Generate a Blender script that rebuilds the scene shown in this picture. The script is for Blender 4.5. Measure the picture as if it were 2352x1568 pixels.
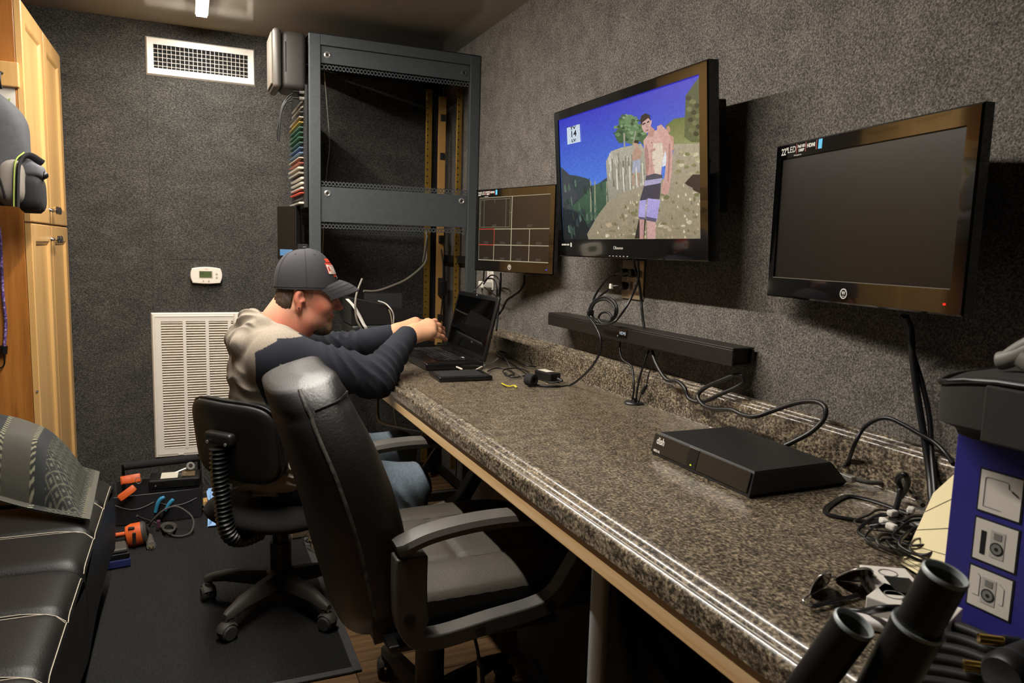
import bpy, bmesh, math, random
import numpy as np
from mathutils import Vector, Matrix, Euler

for _o in list(bpy.data.objects):
    bpy.data.objects.remove(_o)
SC = bpy.context.scene
COL = SC.collection
PI = math.pi
random.seed(7)

# ------------------------------------------------------------------ camera
F_PX = 1687.2
CAM = Vector((0.0, 0.0, 1.175))
_yaw, _pit, _rol = [math.radians(a) for a in (23.787, 6.989, 1.662)]
_f = Vector((math.sin(_yaw) * math.cos(_pit), math.cos(_yaw) * math.cos(_pit), -math.sin(_pit)))
_r = Vector((math.cos(_yaw), -math.sin(_yaw), 0))
_u = _r.cross(_f)
CR = math.cos(_rol) * _r + math.sin(_rol) * _u
CU = -math.sin(_rol) * _r + math.cos(_rol) * _u
CF = _f
cam_d = bpy.data.cameras.new('camera')
cam_d.sensor_width = 36.0
cam_d.lens = F_PX / 2352.0 * 36.0
cam_d.clip_start = 0.02
cam_d.dof.use_dof = True
cam_d.dof.focus_distance = 2.2
cam_d.dof.aperture_fstop = 11.0
cam = bpy.data.objects.new('camera', cam_d)
COL.objects.link(cam)
cam.matrix_world = Matrix(((CR.x, CU.x, -CF.x, CAM.x), (CR.y, CU.y, -CF.y, CAM.y), (CR.z, CU.z, -CF.z, CAM.z), (0, 0, 0, 1)))
SC.camera = cam

# ------------------------------------------------------------------ world, exposure
w = bpy.data.worlds.new('world'); SC.world = w
w.use_nodes = True
w.node_tree.nodes['Background'].inputs[0].default_value = (0.02, 0.02, 0.02, 1)
w.node_tree.nodes['Background'].inputs[1].default_value = 1.0
vs = SC.view_settings
vs.view_transform = 'Standard'; vs.look = 'None'; vs.gamma = 1.0; vs.exposure = 0.0
vs.use_curve_mapping = False
LAMP_STRENGTH = 285.0
LAMP_COLOR = (1.0, 0.935, 0.845)

# ------------------------------------------------------------------ a measured point of the room
def ray(px, py):
    return ((px - 1176) * CR - (py - 784) * CU + F_PX * CF).normalized()
def on(px, py, ax, val):
    d = ray(px, py); t = (val - CAM[ax]) / d[ax]
    return CAM + d * t
XW, YB, XL, YF, ZC = 1.195, 3.667, -1.08, -1.6, 2.113     # right wall, back wall, left wall, front wall, ceiling
ZT = 0.76                                                # worktop
def wall(px, py, off=0.0): return on(px, py, 0, XW - off)
def back(px, py, off=0.0): return on(px, py, 1, YB - off)
def top(px, py, h=0.0): return on(px, py, 2, ZT + h)
def ground(px, py, h=0.0): return on(px, py, 2, h)

# ------------------------------------------------------------------ materials
def lin(c):
    if isinstance(c, str):
        c = [int(c[i:i + 2], 16) / 255 for i in (0, 2, 4)]
    return tuple(x / 12.92 if x <= .04045 else ((x + .055) / 1.055) ** 2.4 for x in c[:3])
MATS = {}
def _mat(name):
    m = bpy.data.materials.new(name); m.use_nodes = True
    nt = m.node_tree; b = nt.nodes['Principled BSDF']
    return m, nt, b
def mat(name, col, rough=.5, metal=0., coat=0., coat_r=.05, spec=.5, noise=None, bump=None, sheen=0., stretch=(1, 1, 1), trans=0.):
    """plain surface; noise=(scale, other colour, contrast) mottles it, bump=(scale, strength)"""
    if name in MATS: return MATS[name]
    m, nt, b = _mat(name)
    L = nt.links
    b.inputs['Base Color'].default_value = (*lin(col), 1)
    b.inputs['Roughness'].default_value = rough
    b.inputs['Metallic'].default_value = metal
    b.inputs['Coat Weight'].default_value = coat
    b.inputs['Coat Roughness'].default_value = coat_r
    b.inputs['Specular IOR Level'].default_value = spec
    b.inputs['Sheen Weight'].default_value = sheen
    b.inputs['Transmission Weight'].default_value = trans
    if noise or bump:
        tc = nt.nodes.new('ShaderNodeTexCoord'); mp = nt.nodes.new('ShaderNodeMapping')
        mp.inputs['Scale'].default_value = stretch
        L.new(tc.outputs['Object'], mp.inputs['Vector'])
    if noise:
        sc, c2, con = noise
        n = nt.nodes.new('ShaderNodeTexNoise'); n.inputs['Scale'].default_value = sc; n.inputs['Detail'].default_value = 4
        r = nt.nodes.new('ShaderNodeValToRGB')
        r.color_ramp.elements[0].position = .5 - con; r.color_ramp.elements[1].position = .5 + con
        r.color_ramp.elements[0].color = (*lin(col), 1); r.color_ramp.elements[1].color = (*lin(c2), 1)
        L.new(mp.outputs[0], n.inputs['Vector']); L.new(n.outputs['Fac'], r.inputs[0]); L.new(r.outputs[0], b.inputs['Base Color'])
    if bump:
        n2 = nt.nodes.new('ShaderNodeTexNoise'); n2.inputs['Scale'].default_value = bump[0]; n2.inputs['Detail'].default_value = 3
        bp = nt.nodes.new('ShaderNodeBump'); bp.inputs['Strength'].default_value = bump[1]; bp.inputs['Distance'].default_value = .002
        L.new(mp.outputs[0], n2.inputs['Vector']); L.new(n2.outputs['Fac'], bp.inputs['Height']); L.new(bp.outputs[0], b.inputs['Normal'])
    MATS[name] = m
    return m
def glow(name, col, strength):
    if name in MATS: return MATS[name]
    m, nt, b = _mat(name)
    b.inputs['Base Color'].default_value = (0, 0, 0, 1)
    b.inputs['Emission Color'].default_value = (*lin(col), 1) if not isinstance(col, tuple) else (*col, 1)
    b.inputs['Emission Strength'].default_value = strength
    b.inputs['Roughness'].default_value = .3
    MATS[name] = m
    return m
def ramp_mat(name, stops, scale, rough, detail=6, nrough=.6, stretch=(1, 1, 1), bump=0., coat=0., coat_r=.05, extra=None, spec=.5, dist=.002):
    """colour ramp over noise: stops = [(pos, colour)...]; extra=(scale, amount) adds a second broader noise"""
    if name in MATS: return MATS[name]
    m, nt, b = _mat(name); L = nt.links
    tc = nt.nodes.new('ShaderNodeTexCoord'); mp = nt.nodes.new('ShaderNodeMapping')
    mp.inputs['Scale'].default_value = stretch
    L.new(tc.outputs['Object'], mp.inputs['Vector'])
    n = nt.nodes.new('ShaderNodeTexNoise'); n.inputs['Scale'].default_value = scale
    n.inputs['Detail'].default_value = detail; n.inputs['Roughness'].default_value = nrough
    L.new(mp.outputs[0], n.inputs['Vector'])
    src = n.outputs['Fac']
    if extra:
        n3 = nt.nodes.new('ShaderNodeTexNoise'); n3.inputs['Scale'].default_value = extra[0]; n3.inputs['Detail'].default_value = 3
        L.new(mp.outputs[0], n3.inputs['Vector'])
        ma = nt.nodes.new('ShaderNodeMath'); ma.operation = 'MULTIPLY_ADD'
        ma.inputs[1].default_value = extra[1]; L.new(n3.outputs['Fac'], ma.inputs[0])
        sb = nt.nodes.new('ShaderNodeMath'); sb.operation = 'SUBTRACT'; sb.inputs[1].default_value = extra[1] * .5
        L.new(n.outputs['Fac'], sb.inputs[0]); L.new(sb.outputs[0], ma.inputs[2]); src = ma.outputs[0]
    r = nt.nodes.new('ShaderNodeValToRGB')
    while len(r.color_ramp.elements) < len(stops): r.color_ramp.elements.new(.5)
    for e, (p, c) in zip(r.color_ramp.elements, stops):
        e.position = p; e.color = (*lin(c), 1)
    L.new(src, r.inputs[0]); L.new(r.outputs[0], b.inputs['Base Color'])
    b.inputs['Roughness'].default_value = rough
    b.inputs['Coat Weight'].default_value = coat; b.inputs['Coat Roughness'].default_value = coat_r
    b.inputs['Specular IOR Level'].default_value = spec
    if bump:
        bp = nt.nodes.new('ShaderNodeBump'); bp.inputs['Strength'].default_value = bump; bp.inputs['Distance'].default_value = dist
        L.new(n.outputs['Fac'], bp.inputs['Height']); L.new(bp.outputs[0], b.inputs['Normal'])
    MATS[name] = m
    return m
def wood_mat(name, c1, c2, c3, axis='Z', scale=6., rough=.4, coat=.3, rings=0.):
    """grain running along one axis"""
    if name in MATS: return MATS[name]
    st = {'X': (.05, 1, 1), 'Y': (1, .05, 1), 'Z': (1, 1, .05)}[axis]
    m, nt, b = _mat(name); L = nt.links
    tc = nt.nodes.new('ShaderNodeTexCoord'); mp = nt.nodes.new('ShaderNodeMapping'); mp.inputs['Scale'].default_value = st
    oi = nt.nodes.new('ShaderNodeObjectInfo')
    ad = nt.nodes.new('ShaderNodeVectorMath'); ad.operation = 'ADD'
    ml = nt.nodes.new('ShaderNodeMath'); ml.operation = 'MULTIPLY'; ml.inputs[1].default_value = 37.
    L.new(oi.outputs['Random'], ml.inputs[0])
    L.new(tc.outputs['Object'], mp.inputs['Vector']); L.new(mp.outputs[0], ad.inputs[0]); L.new(ml.outputs[0], ad.inputs[1])
    n = nt.nodes.new('ShaderNodeTexNoise'); n.inputs['Scale'].default_value = scale * 6; n.inputs['Detail'].default_value = 6; n.inputs['Roughness'].default_value = .65
    n.inputs['Distortion'].default_value = rings
    L.new(ad.outputs[0], n.inputs['Vector'])
    r = nt.nodes.new('ShaderNodeValToRGB'); r.color_ramp.elements.new(.5)
    for e, (p, c) in zip(r.color_ramp.elements, ((.3, c1), (.5, c2), (.72, c3))):
        e.position = p; e.color = (*lin(c), 1)
    L.new(n.outputs['Fac'], r.inputs[0]); L.new(r.outputs[0], b.inputs['Base Color'])
    b.inputs['Roughness'].default_value = rough; b.inputs['Coat Weight'].default_value = coat; b.inputs['Coat Roughness'].default_value = .2
    MATS[name] = m
    return m

# ------------------------------------------------------------------ geometry collector
def frame_z(z, up=Vector((0, 0, 1))):
    z = Vector(z).normalized()
    if abs(z.dot(up)) > .99: up = Vector((0, 1, 0))
    x = up.cross(z).normalized(); y = z.cross(x)
    return Matrix((x, y, z)).transposed()
def basis(x, y, z, o=(0, 0, 0)):
    m = Matrix((Vector(x), Vector(y), Vector(z))).transposed().to_4x4(); m.translation = Vector(o)
    return m
def rotm(rx=0, ry=0, rz=0): return Euler([math.radians(a) for a in (rx, ry, rz)]).to_matrix()
class MB:
    def __init__(s): s.v = []; s.f = []; s.m = []
    def add(s, vs_, fs_, M=None, mi=0):
        o = len(s.v)
        if M is not None:
            M = M.to_4x4() if len(M) == 3 else M
            vs_ = [M @ Vector(p) for p in vs_]
        s.v += [tuple(p) for p in vs_]
        s.f += [tuple(i + o for i in f) for f in fs_]; s.m += [mi] * len(fs_)
        return s
    def box(s, c, d, R=None, bevel=0, seg=2, mi=0):
        c = Vector(c); x, y, z = [k / 2 for k in d]
        if bevel:
            bm = bmesh.new(); bmesh.ops.create_cube(bm, size=1)
            for v in bm.verts: v.co = Vector((v.co.x * d[0], v.co.y * d[1], v.co.z * d[2]))
            bmesh.ops.bevel(bm, geom=bm.edges[:], offset=min(bevel, min(d) * .49), segments=seg, profile=.5, affect='EDGES')
            bm.verts.index_update()
            vs_ = [v.co.copy() for v in bm.verts]; fs_ = [[v.index for v in f.verts] for f in bm.faces]; bm.free()
        else:
            vs_ = [Vector((a, b, e)) for a in (-x, x) for b in (-y, y) for e in (-z, z)]
            fs_ = [(0, 1, 3, 2), (4, 6, 7, 5), (0, 4, 5, 1), (2, 3, 7, 6), (0, 2, 6, 4), (1, 5, 7, 3)]
        if R is not None: vs_ = [R @ p for p in vs_]
        return s.add([p + c for p in vs_], fs_, None, mi)
    def cyl(s, p0, p1, r0, r1=None, n=16, caps=True, mi=0):
        r1 = r0 if r1 is None else r1
        p0, p1 = Vector(p0), Vector(p1); B = frame_z(p1 - p0)
        vs_ = []
        for p, r in ((p0, r0), (p1, r1)):
            for i in range(n):
                a = 2 * PI * i / n; vs_.append(p + B @ Vector((r * math.cos(a), r * math.sin(a), 0)))
        fs_ = [(i, (i + 1) % n, n + (i + 1) % n, n + i) for i in range(n)]
        if caps: fs_ += [tuple(range(n - 1, -1, -1)), tuple(range(n, 2 * n))]
        return s.add(vs_, fs_, None, mi)
    def tube(s, pts, r, n=8, closed=False, caps=True, flat=1., mi=0):
        pts = [Vector(p) for p in pts]; N = len(pts)
        rs = r if hasattr(r, '__len__') else [r] * N
        T = []
        for i in range(N):
            a = pts[(i - 1) % N] if (closed or i) else pts[i]; b = pts[(i + 1) % N] if (closed or i < N - 1) else pts[i]
            t = (b - a); T.append(t.normalized() if t.length > 1e-9 else Vector((0, 0, 1)))
        nrm = frame_z(T[0]) @ Vector((1, 0, 0)); vs_ = []
        for i in range(N):
            if i:
                nrm = nrm - T[i] * nrm.dot(T[i])
                nrm = nrm.normalized() if nrm.length > 1e-6 else frame_z(T[i]) @ Vector((1, 0, 0))
            bn = T[i].cross(nrm)
            for k in range(n):
                a = 2 * PI * k / n
                vs_.append(pts[i] + (nrm * math.cos(a) * flat + bn * math.sin(a)) * rs[i])
        fs_ = []
        for i in range(N if closed else N - 1):
            j = (i + 1) % N
            for k in range(n):
                fs_.append((i * n + k, i * n + (k + 1) % n, j * n + (k + 1) % n, j * n + k))
        if caps and not closed: fs_ += [tuple(range(n - 1, -1, -1)), tuple(range((N - 1) * n, N * n))]
        return s.add(vs_, fs_, None, mi)
    def lathe(s, prof, n=24, M=None, mi=0, arc=2 * PI):
        vs_ = []; full = abs(arc - 2 * PI) < 1e-6; c = n if full else n + 1
        for r_, z_ in prof:
            for i in range(c):
                a = arc * i / n; vs_.append(Vector((r_ * math.cos(a), r_ * math.sin(a), z_)))
        fs_ = []
        for j in range(len(prof) - 1):
            for i in range(n):
                k = (i + 1) % c
                fs_.append((j * c + i, j * c + k, (j + 1) * c + k, (j + 1) * c + i))
        return s.add(vs_, fs_, M, mi)
    def prism(s, poly, z0, z1, M=None, mi=0):
        n = len(poly)
        vs_ = [Vector((p[0], p[1], z0)) for p in poly] + [Vector((p[0], p[1], z1)) for p in poly]
        fs_ = [tuple(range(n - 1, -1, -1)), tuple(range(n, 2 * n))] + [(i, (i + 1) % n, n + (i + 1) % n, n + i) for i in range(n)]
        return s.add(vs_, fs_, M, mi)
    def poly(s, pts, mi=0): return s.add([Vector(p) for p in pts], [tuple(range(len(pts)))], None, mi)
    def grid(s, fn, nu, nv, cu=False, cv=False, M=None, mi=0):
        vs_ = [Vector(fn(i / (nu if cu else nu - 1), j / (nv if cv else nv - 1))) for i in range(nu) for j in range(nv)]
        fs_ = []
        for i in range(nu if cu else nu - 1):
            for j in range(nv if cv else nv - 1):
                a, b = (i + 1) % nu, (j + 1) % nv
                fs_.append((i * nv + j, a * nv + j, a * nv + b, i * nv + b))
        return s.add(vs_, fs_, M, mi)
    def ball(s, c, r, n=12, M=None, mi=0):
        r = r if hasattr(r, '__len__') else (r, r, r)
        vs_ = []; fs_ = []; h = n // 2 + 1; c = Vector(c)
        for j in range(h):
            t = PI * j / (h - 1)
            for i in range(n):
                a = 2 * PI * i / n
                p = Vector((r[0] * math.sin(t) * math.cos(a), r[1] * math.sin(t) * math.sin(a), r[2] * math.cos(t)))
                vs_.append(c + (M @ p if M is not None else p))
        for j in range(h - 1):
            for i in range(n): fs_.append((j * n + i, (j + 1) * n + i, (j + 1) * n + (i + 1) % n, j * n + (i + 1) % n))
        return s.add(vs_, fs_, None, mi)
    def text(s, txt, size, M, ext=.0004, mi=0, bold=0., align='CENTER', sx=1.):
        cu = bpy.data.curves.new('t', 'FONT'); cu.body = txt; cu.size = size; cu.extrude = ext; cu.resolution_u = 3
        cu.align_x = align; cu.align_y = 'CENTER'; cu.offset = bold
        o = bpy.data.objects.new('t', cu); COL.objects.link(o)
        dg = bpy.context.evaluated_depsgraph_get()
        me = bpy.data.meshes.new_from_object(o.evaluated_get(dg))
        S = M @ Matrix.Diagonal((sx, 1, 1, 1))
        s.add([v.co.copy() for v in me.vertices], [tuple(p.vertices) for p in me.polygons], S, mi)
        bpy.data.objects.remove(o); bpy.data.curves.remove(cu); bpy.data.meshes.remove(me)
        return s
    def build(s, name, m, parent=None, smooth=None, loc=None, sub=0):
        me = bpy.data.meshes.new(name)
        vs_ = s.v
        if loc is not None:
            loc = Vector(loc); vs_ = [Vector(p) - loc for p in s.v]
        me.from_pydata([tuple(p) for p in vs_], [], s.f)
        ms = m if isinstance(m, (list, tuple)) else [m]
        for k in ms: me.materials.append(k)
        if len(ms) > 1: me.polygons.foreach_set('material_index', s.m)
        bm = bmesh.new(); bm.from_mesh(me); bmesh.ops.recalc_face_normals(bm, faces=bm.faces[:]); bm.to_mesh(me); bm.free()
        if smooth is not None:
            me.shade_smooth()
            if smooth < 180: me.set_sharp_from_angle(angle=math.radians(smooth))
        me.update()
        o = bpy.data.objects.new(name, me); COL.objects.link(o)
        if loc is not None: o.location = loc
        if parent is not None: o.parent = parent
        if sub:
            md = o.modifiers.new('subdivision', 'SUBSURF'); md.levels = sub; md.render_levels = sub
        return o
def tag(o, label, cat, group=None):
    o['label'] = label; o['category'] = cat
    if group: o['group'] = group
    return o
def struct(o):
    o['kind'] = 'structure'; return o
def thing(name, label, cat, loc=(0, 0, 0), rz=0., group=None, M=None):
    o = bpy.data.objects.new(name, None); o.empty_display_size = .05; COL.objects.link(o)
    if M is not None: o.matrix_world = M
    else:
        o.location = loc; o.rotation_euler = (0, 0, rz)
    return tag(o, label, cat, group)
def spline(pts, per=8, closed=False):
    P = [Vector(p) for p in pts]; N = len(P); out = []
    for i in range(N if closed else N - 1):
        p0 = P[(i - 1) % N] if (closed or i) else P[0] * 2 - P[1]
        p1, p2 = P[i], P[(i + 1) % N]
        p3 = P[(i + 2) % N] if (closed or i + 2 < N) else P[-1] * 2 - P[-2]
        for k in range(per):
            t = k / per
            out.append(.5 * ((2 * p1) + (p2 - p0) * t + (2 * p0 - 5 * p1 + 4 * p2 - p3) * t * t + (3 * p1 - p0 - 3 * p2 + p3) * t ** 3))
    if not closed: out.append(P[-1])
    return out
def cable(name, pts, r, m, label, cat='cable', group=None, n=7, per=8, flat=1.):
    o = MB().tube(spline(pts, per), r, n, flat=flat).build(name, m, None, 60, loc=pts[0])
    return tag(o, label, cat, group)
# ================================================================== materials of the room
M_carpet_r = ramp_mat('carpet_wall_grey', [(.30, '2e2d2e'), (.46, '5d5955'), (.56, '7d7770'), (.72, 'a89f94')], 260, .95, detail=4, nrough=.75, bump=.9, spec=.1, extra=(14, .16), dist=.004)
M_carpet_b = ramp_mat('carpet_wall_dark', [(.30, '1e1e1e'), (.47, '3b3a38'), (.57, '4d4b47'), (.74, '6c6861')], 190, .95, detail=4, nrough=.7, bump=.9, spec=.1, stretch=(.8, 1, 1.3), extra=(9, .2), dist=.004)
M_ceil = mat('ceiling_panel', 'a39d90', .13, spec=.5, noise=(3, '9c9689', .2))
M_floorwood = wood_mat('floor_wood', '4a3423', '775a3d', '997a56', 'X', 5, .42, .2, .3)
M_sub = mat('floor_base', '2a1d13', .7)
M_mat = ramp_mat('black_floor_mat', [(.35, '1b1b1c'), (.55, '313131'), (.66, '4a4947'), (.78, '7b7872')], 420, .95, detail=3, nrough=.8, bump=1., spec=.15, stretch=(1.6, .5, 1), dist=.005)
M_matedge = mat('mat_edging', '4b4a49', .9, noise=(300, '383737', .2))
M_apron = wood_mat('pine_board', 'b98d5c', 'cda877', 'd9bd92', 'Y', 4, .5, .15, 1.2)
M_white = mat('white_metal', 'd8d2c8', .35, spec=.5)
M_black = mat('black_plastic', '0b0b0c', .42)
M_gloss = mat('gloss_black_plastic', '060606', .08, coat=.6, coat_r=.03)
M_cable = mat('black_cable', '0e0e0f', .4)
M_steel = mat('bright_steel', 'b9b6b0', .28, .75)
M_darkmetal = mat('dark_metal', '1b1c1d', .5, .6)

# ------------------------------------------------------------------ room shell
T_ = .06
struct(MB().box(((XL + XW) / 2, (YF + YB) / 2, ZC + T_ / 2), (XW - XL + 2 * T_, YB - YF + 2 * T_, T_)).build('ceiling', M_ceil))
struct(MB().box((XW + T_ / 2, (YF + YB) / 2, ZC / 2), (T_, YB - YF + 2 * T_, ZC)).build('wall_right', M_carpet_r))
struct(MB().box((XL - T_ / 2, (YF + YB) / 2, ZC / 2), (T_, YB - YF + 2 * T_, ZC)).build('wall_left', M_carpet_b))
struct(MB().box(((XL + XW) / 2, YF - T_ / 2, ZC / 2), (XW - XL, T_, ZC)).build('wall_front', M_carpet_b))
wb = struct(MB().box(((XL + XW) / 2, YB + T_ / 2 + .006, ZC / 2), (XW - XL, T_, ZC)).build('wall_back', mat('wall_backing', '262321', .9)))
_xs = [XL, back(343, 400).x, back(577, 400).x, XW]
_zh = back(460, 596).z
_g = .0006
for i, (a, b, z0, z1) in enumerate(((_xs[0], _xs[1], 0, ZC), (_xs[1], _xs[2], 0, _zh), (_xs[1], _xs[2], _zh, ZC), (_xs[2], _xs[3], 0, ZC))):
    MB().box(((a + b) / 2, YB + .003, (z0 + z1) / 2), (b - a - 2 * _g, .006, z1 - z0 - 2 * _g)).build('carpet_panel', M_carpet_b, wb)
fl = struct(MB().box(((XL + XW) / 2, (YF + YB) / 2, -.03), (XW - XL + 2 * T_, YB - YF + 2 * T_, .046)).build('floor', M_sub))
_pw = .115
_pm = {}
_y = .70; _k = 0
while _y < YB - .02:
    w_ = min(_pw, YB - _y)
    x0 = -.05; cuts = [x0, x0 + (.28, .62, .45, .83)[_k % 4], XW - .002]
    for a, b in zip(cuts, cuts[1:]):
        key = (round(b - a, 3), round(w_, 3))
        if key not in _pm:
            o = MB().box((0, 0, 0), (b - a - .0016, w_ - .0016, .007), bevel=.0012, seg=1).build('plank', M_floorwood, fl)
            _pm[key] = o.data
        else:
            o = bpy.data.objects.new('plank', _pm[key]); COL.objects.link(o); o.parent = fl
        o.location = ((a + b) / 2, _y + w_ / 2, -.0035)
    _y += _pw; _k += 1
MB().box(((XL + x0) / 2, (YF + YB) / 2, -.0045), (x0 - XL, YB - YF, .005)).build('floorboard_sheet', M_floorwood, fl)
MB().box(((x0 + XW) / 2, (YF + .70) / 2, -.0045), (XW - x0, .70 - YF, .005)).build('floorboard_sheet', M_floorwood, fl)

# floor mat with grey edging
mx1, my0 = .415, 1.915
fm = thing('floor_mat', 'black ribbed carpet floor mat with grey edging running to the back wall', 'mat', (0, 0, 0))
mb = MB(); nr = 150; xa, xb = -.52, mx1 - .02
pts = []
for i in range(nr * 2 + 1):
    pts.append((xa + (xb - xa) * i / (nr * 2), .007 if i % 2 else .0045))
poly = [(xa, .0008)] + pts + [(xb, .0008)]
R_ = basis((1, 0, 0), (0, 0, 1), (0, -1, 0))
mb.add([(p[0], my0 + .02, p[1]) for p in poly] + [(p[0], YB - .03, p[1]) for p in poly],
       [(i, (i + 1) % len(poly), len(poly) + (i + 1) % len(poly), len(poly) + i) for i in range(len(poly))])
mb.build('pile', M_mat, fm)
MB().box((mx1 - .01, (my0 + YB - .03) / 2, .0045), (.024, YB - .03 - my0, .0075), bevel=.002).build('edging', M_matedge, fm)
MB().box(((xa + xb) / 2, my0 + .01, .0045), (xb - xa - .004, .024, .0075), bevel=.002).build('edging', M_matedge, fm)

# ------------------------------------------------------------------ ceiling lamps: a row of LED battens along the room
LX = .07
M_tube = glow('led_diffuser', LAMP_COLOR, LAMP_STRENGTH)
M_batten = mat('batten_white', 'd9d6cf', .4)
for k in range(4):
    y1 = 3.42 - k * .63; y0 = y1 - .60
    t = thing('led_batten', ('white LED batten light closest to the air register', 'second LED batten from the air register in the ceiling row', 'third LED batten from the air register in the ceiling row', 'fourth LED batten from the air register in the ceiling row')[k], 'ceiling light', (LX, y0, ZC), 0, 'row of LED battens on the ceiling')
    MB().box((0, .30, -.006), (.052, .60, .0115), bevel=.002).build('base', M_batten, t)
    arc = [(.019 * math.cos(a), -.0122 - .0045 * math.sin(a)) for a in [PI * i / 10 for i in range(11)]]
    mb = MB(); n = len(arc)
    mb.add([(p[0], .004, p[1]) for p in arc] + [(p[0], .596, p[1]) for p in arc],
           [(i, (i + 1) % n, n + (i + 1) % n, n + i) for i in range(n)] + [tuple(range(n)), tuple(range(2 * n - 1, n - 1, -1))])
    mb.build('diffuser', M_tube, t, 50)
    for yy in (.002, .598): MB().box((0, yy, -.0150), (.042, .0035, .009), bevel=.001).build('end_cap', M_batten, t)

# ------------------------------------------------------------------ worktop with splash, pine apron, pipe leg
M_lam = ramp_mat('speckled_laminate', [(.33, '171511'), (.43, '383128'), (.51, '5e5445'), (.60, '887a65'), (.73, 'b3a58c')], 200, .35, detail=3, nrough=.72, stretch=(1, .7, 1), coat=.45, coat_r=.04, extra=(45, .25))
XF = .567
def arc2(cx, cz, r, a0, a1, n=6):
    return [(cx + r * math.cos(math.radians(a0 + (a1 - a0) * i / n)), cz + r * math.sin(math.radians(a0 + (a1 - a0) * i / n))) for i in range(n + 1)]
def highlight_beads(x, z, r, a0, a1, k):
    """k convex rolls, each turning from tangent normal a0 to a1 (degrees from +x), walking towards -x"""
    out = []
    for i in range(k):
        cx, cz = x - r * math.cos(math.radians(a0)), z - r * math.sin(math.radians(a0))
        A = arc2(cx, cz, r, a0, a1, 8); out += A
        x, z = A[-1]; x -= .0006; z -= .0002
    return out
prof = [(XW - .001, .70), (XW - .001, ZT + .093), (XW - .008, ZT + .094)]
prof += highlight_beads(XW - .008, ZT + .094, .0085, 100, 165, 3)  # rolls invented so the single batten row reflects as parallel lines
prof = [p for p in prof if p[0] > XW - .0405]
prof += [(XW - .034, ZT + .03)] + arc2(XW - .034 - .005, ZT + .005, .005, 0, -90, 4)
prof += [(XF + .055, ZT)] + arc2(XF + .055, ZT + .03, .03, 270, 255, 3)
bx_, bz_ = XF + .040, ZT + .0035
prof += highlight_beads(bx_, bz_, .0135, 95, 150, 2)  # front-edge rolls, likewise shaped to repeat the batten reflection
lx, lz = prof[-1]
prof += arc2(XF + .012, lz - .006, .012, 120, 180, 5) + [(XF, ZT - .040), (XF + .02, ZT - .040), (XF + .02, ZT - .030), (XW - .02, ZT - .030), (XW - .02, .70)]
ct = MB(); n = len(prof); Y0c, Y1c = -.45, 3.06
ct.add([(p[0], Y0c, p[1]) for p in prof] + [(p[0], Y1c, p[1]) for p in prof],
       [(i, (i + 1) % n, n + (i + 1) % n, n + i) for i in range(n)] + [tuple(range(n)), tuple(range(2 * n - 1, n - 1, -1))])
o = ct.build('worktop', M_lam, None, 25, loc=(XW - .3, 0, ZT))
tag(o, 'long speckled brown stone-look laminate worktop with upstand along the wall', 'worktop')
o = MB().box((.590, (Y0c + 2.49) / 2, .7005), (.036, 2.49 - Y0c, .039), bevel=.002).build('pine_rail', M_apron, None, None, loc=(.597, 1., .70))
tag(o, 'bare pine board under the front edge of the worktop', 'board')
M_galv = mat('galvanised_steel', 'a9aeb0', .42, .5, noise=(40, 'a9aeb0', .15))
pl = thing('pipe_leg', 'galvanised steel pipe leg holding up the worktop', 'table leg', (.627, 1.021, 0))
MB().cyl((0, 0, .004), (0, 0, .724), .0158, n=24).build('pipe', M_galv, pl, 40)
MB().lathe([(0, .7285), (.018, .7285), (.018, .719), (.0185, .695), (.0160, .695)], 24).build('flange', M_galv, pl, 40)
MB().lathe([(.0160, .03), (.0195, .03), (.021, .008), (.045, .006), (.045, .0005), (0, .0005)], 24).build('flange', M_galv, pl, 40)
# ================================================================== things on the back wall
def bwall(px, py, off=0.): return back(px, py, off)
# --- supply register
vx0, vx1 = back(333, 82).x, back(585, 113).x
vz1, vz0 = 2.050, 1.889
vc = Vector(((vx0 + vx1) / 2, YB, (vz0 + vz1) / 2)); vw, vh = vx1 - vx0, vz1 - vz0
reg = thing('air_register', 'white rectangular ceiling-height air register with a grid of fins', 'air vent', vc)
def rim(mb, w, h, bw, y0, y1, y2):
    """picture-frame moulding in the xz plane: outer edge at y0, raised to y1 (towards -y), inner edge y2"""
    rings = [(w / 2, h / 2, y0), (w / 2 - .006, h / 2 - .006, y1), (w / 2 - bw, h / 2 - bw, y1 + .001), (w / 2 - bw, h / 2 - bw, y2)]
    vs_ = []
    for a, b, y in rings: vs_ += [(-a, y, -b), (a, y, -b), (a, y, b), (-a, y, b)]
    fs_ = []
    for i in range(len(rings) - 1):
        for k in range(4): fs_.append((i * 4 + k, i * 4 + (k + 1) % 4, i * 4 + 4 + (k + 1) % 4, i * 4 + 4 + k))
    mb.add(vs_, fs_)
    return mb
rim(MB(), vw, vh, .031, -.0005, -.011, -.001).build('frame', M_white, reg)
iw, ih = vw - .062, vh - .062
MB().box((0, -.0012, 0), (iw, .0015, ih)).build('duct_opening', mat('duct_black', '050505', .9), reg)
_sl = None
for i in range(21):
    x = -iw / 2 + iw * (i + 1) / 22
    if _sl is None:
        o = MB().box((0, 0, 0), (.0016, .008, ih)).build('fin', M_white, reg); _sl = o.data
    else:
        o = bpy.data.objects.new('fin', _sl); COL.objects.link(o); o.parent = reg
    o.location = (x, -.0105, 0)
_sl = None
for i in range(5):
    z = ih / 2 - ih * (i + 1) / 5.6
    if _sl is None:
        o = MB().box((0, 0, 0), (iw, .004, .0016), rotm(rx=-20)).build('blade', M_white, reg); _sl = o.data
    else:
        o = bpy.data.objects.new('blade', _sl); COL.objects.link(o); o.parent = reg
    o.location = (0, -.0045, z)
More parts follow.
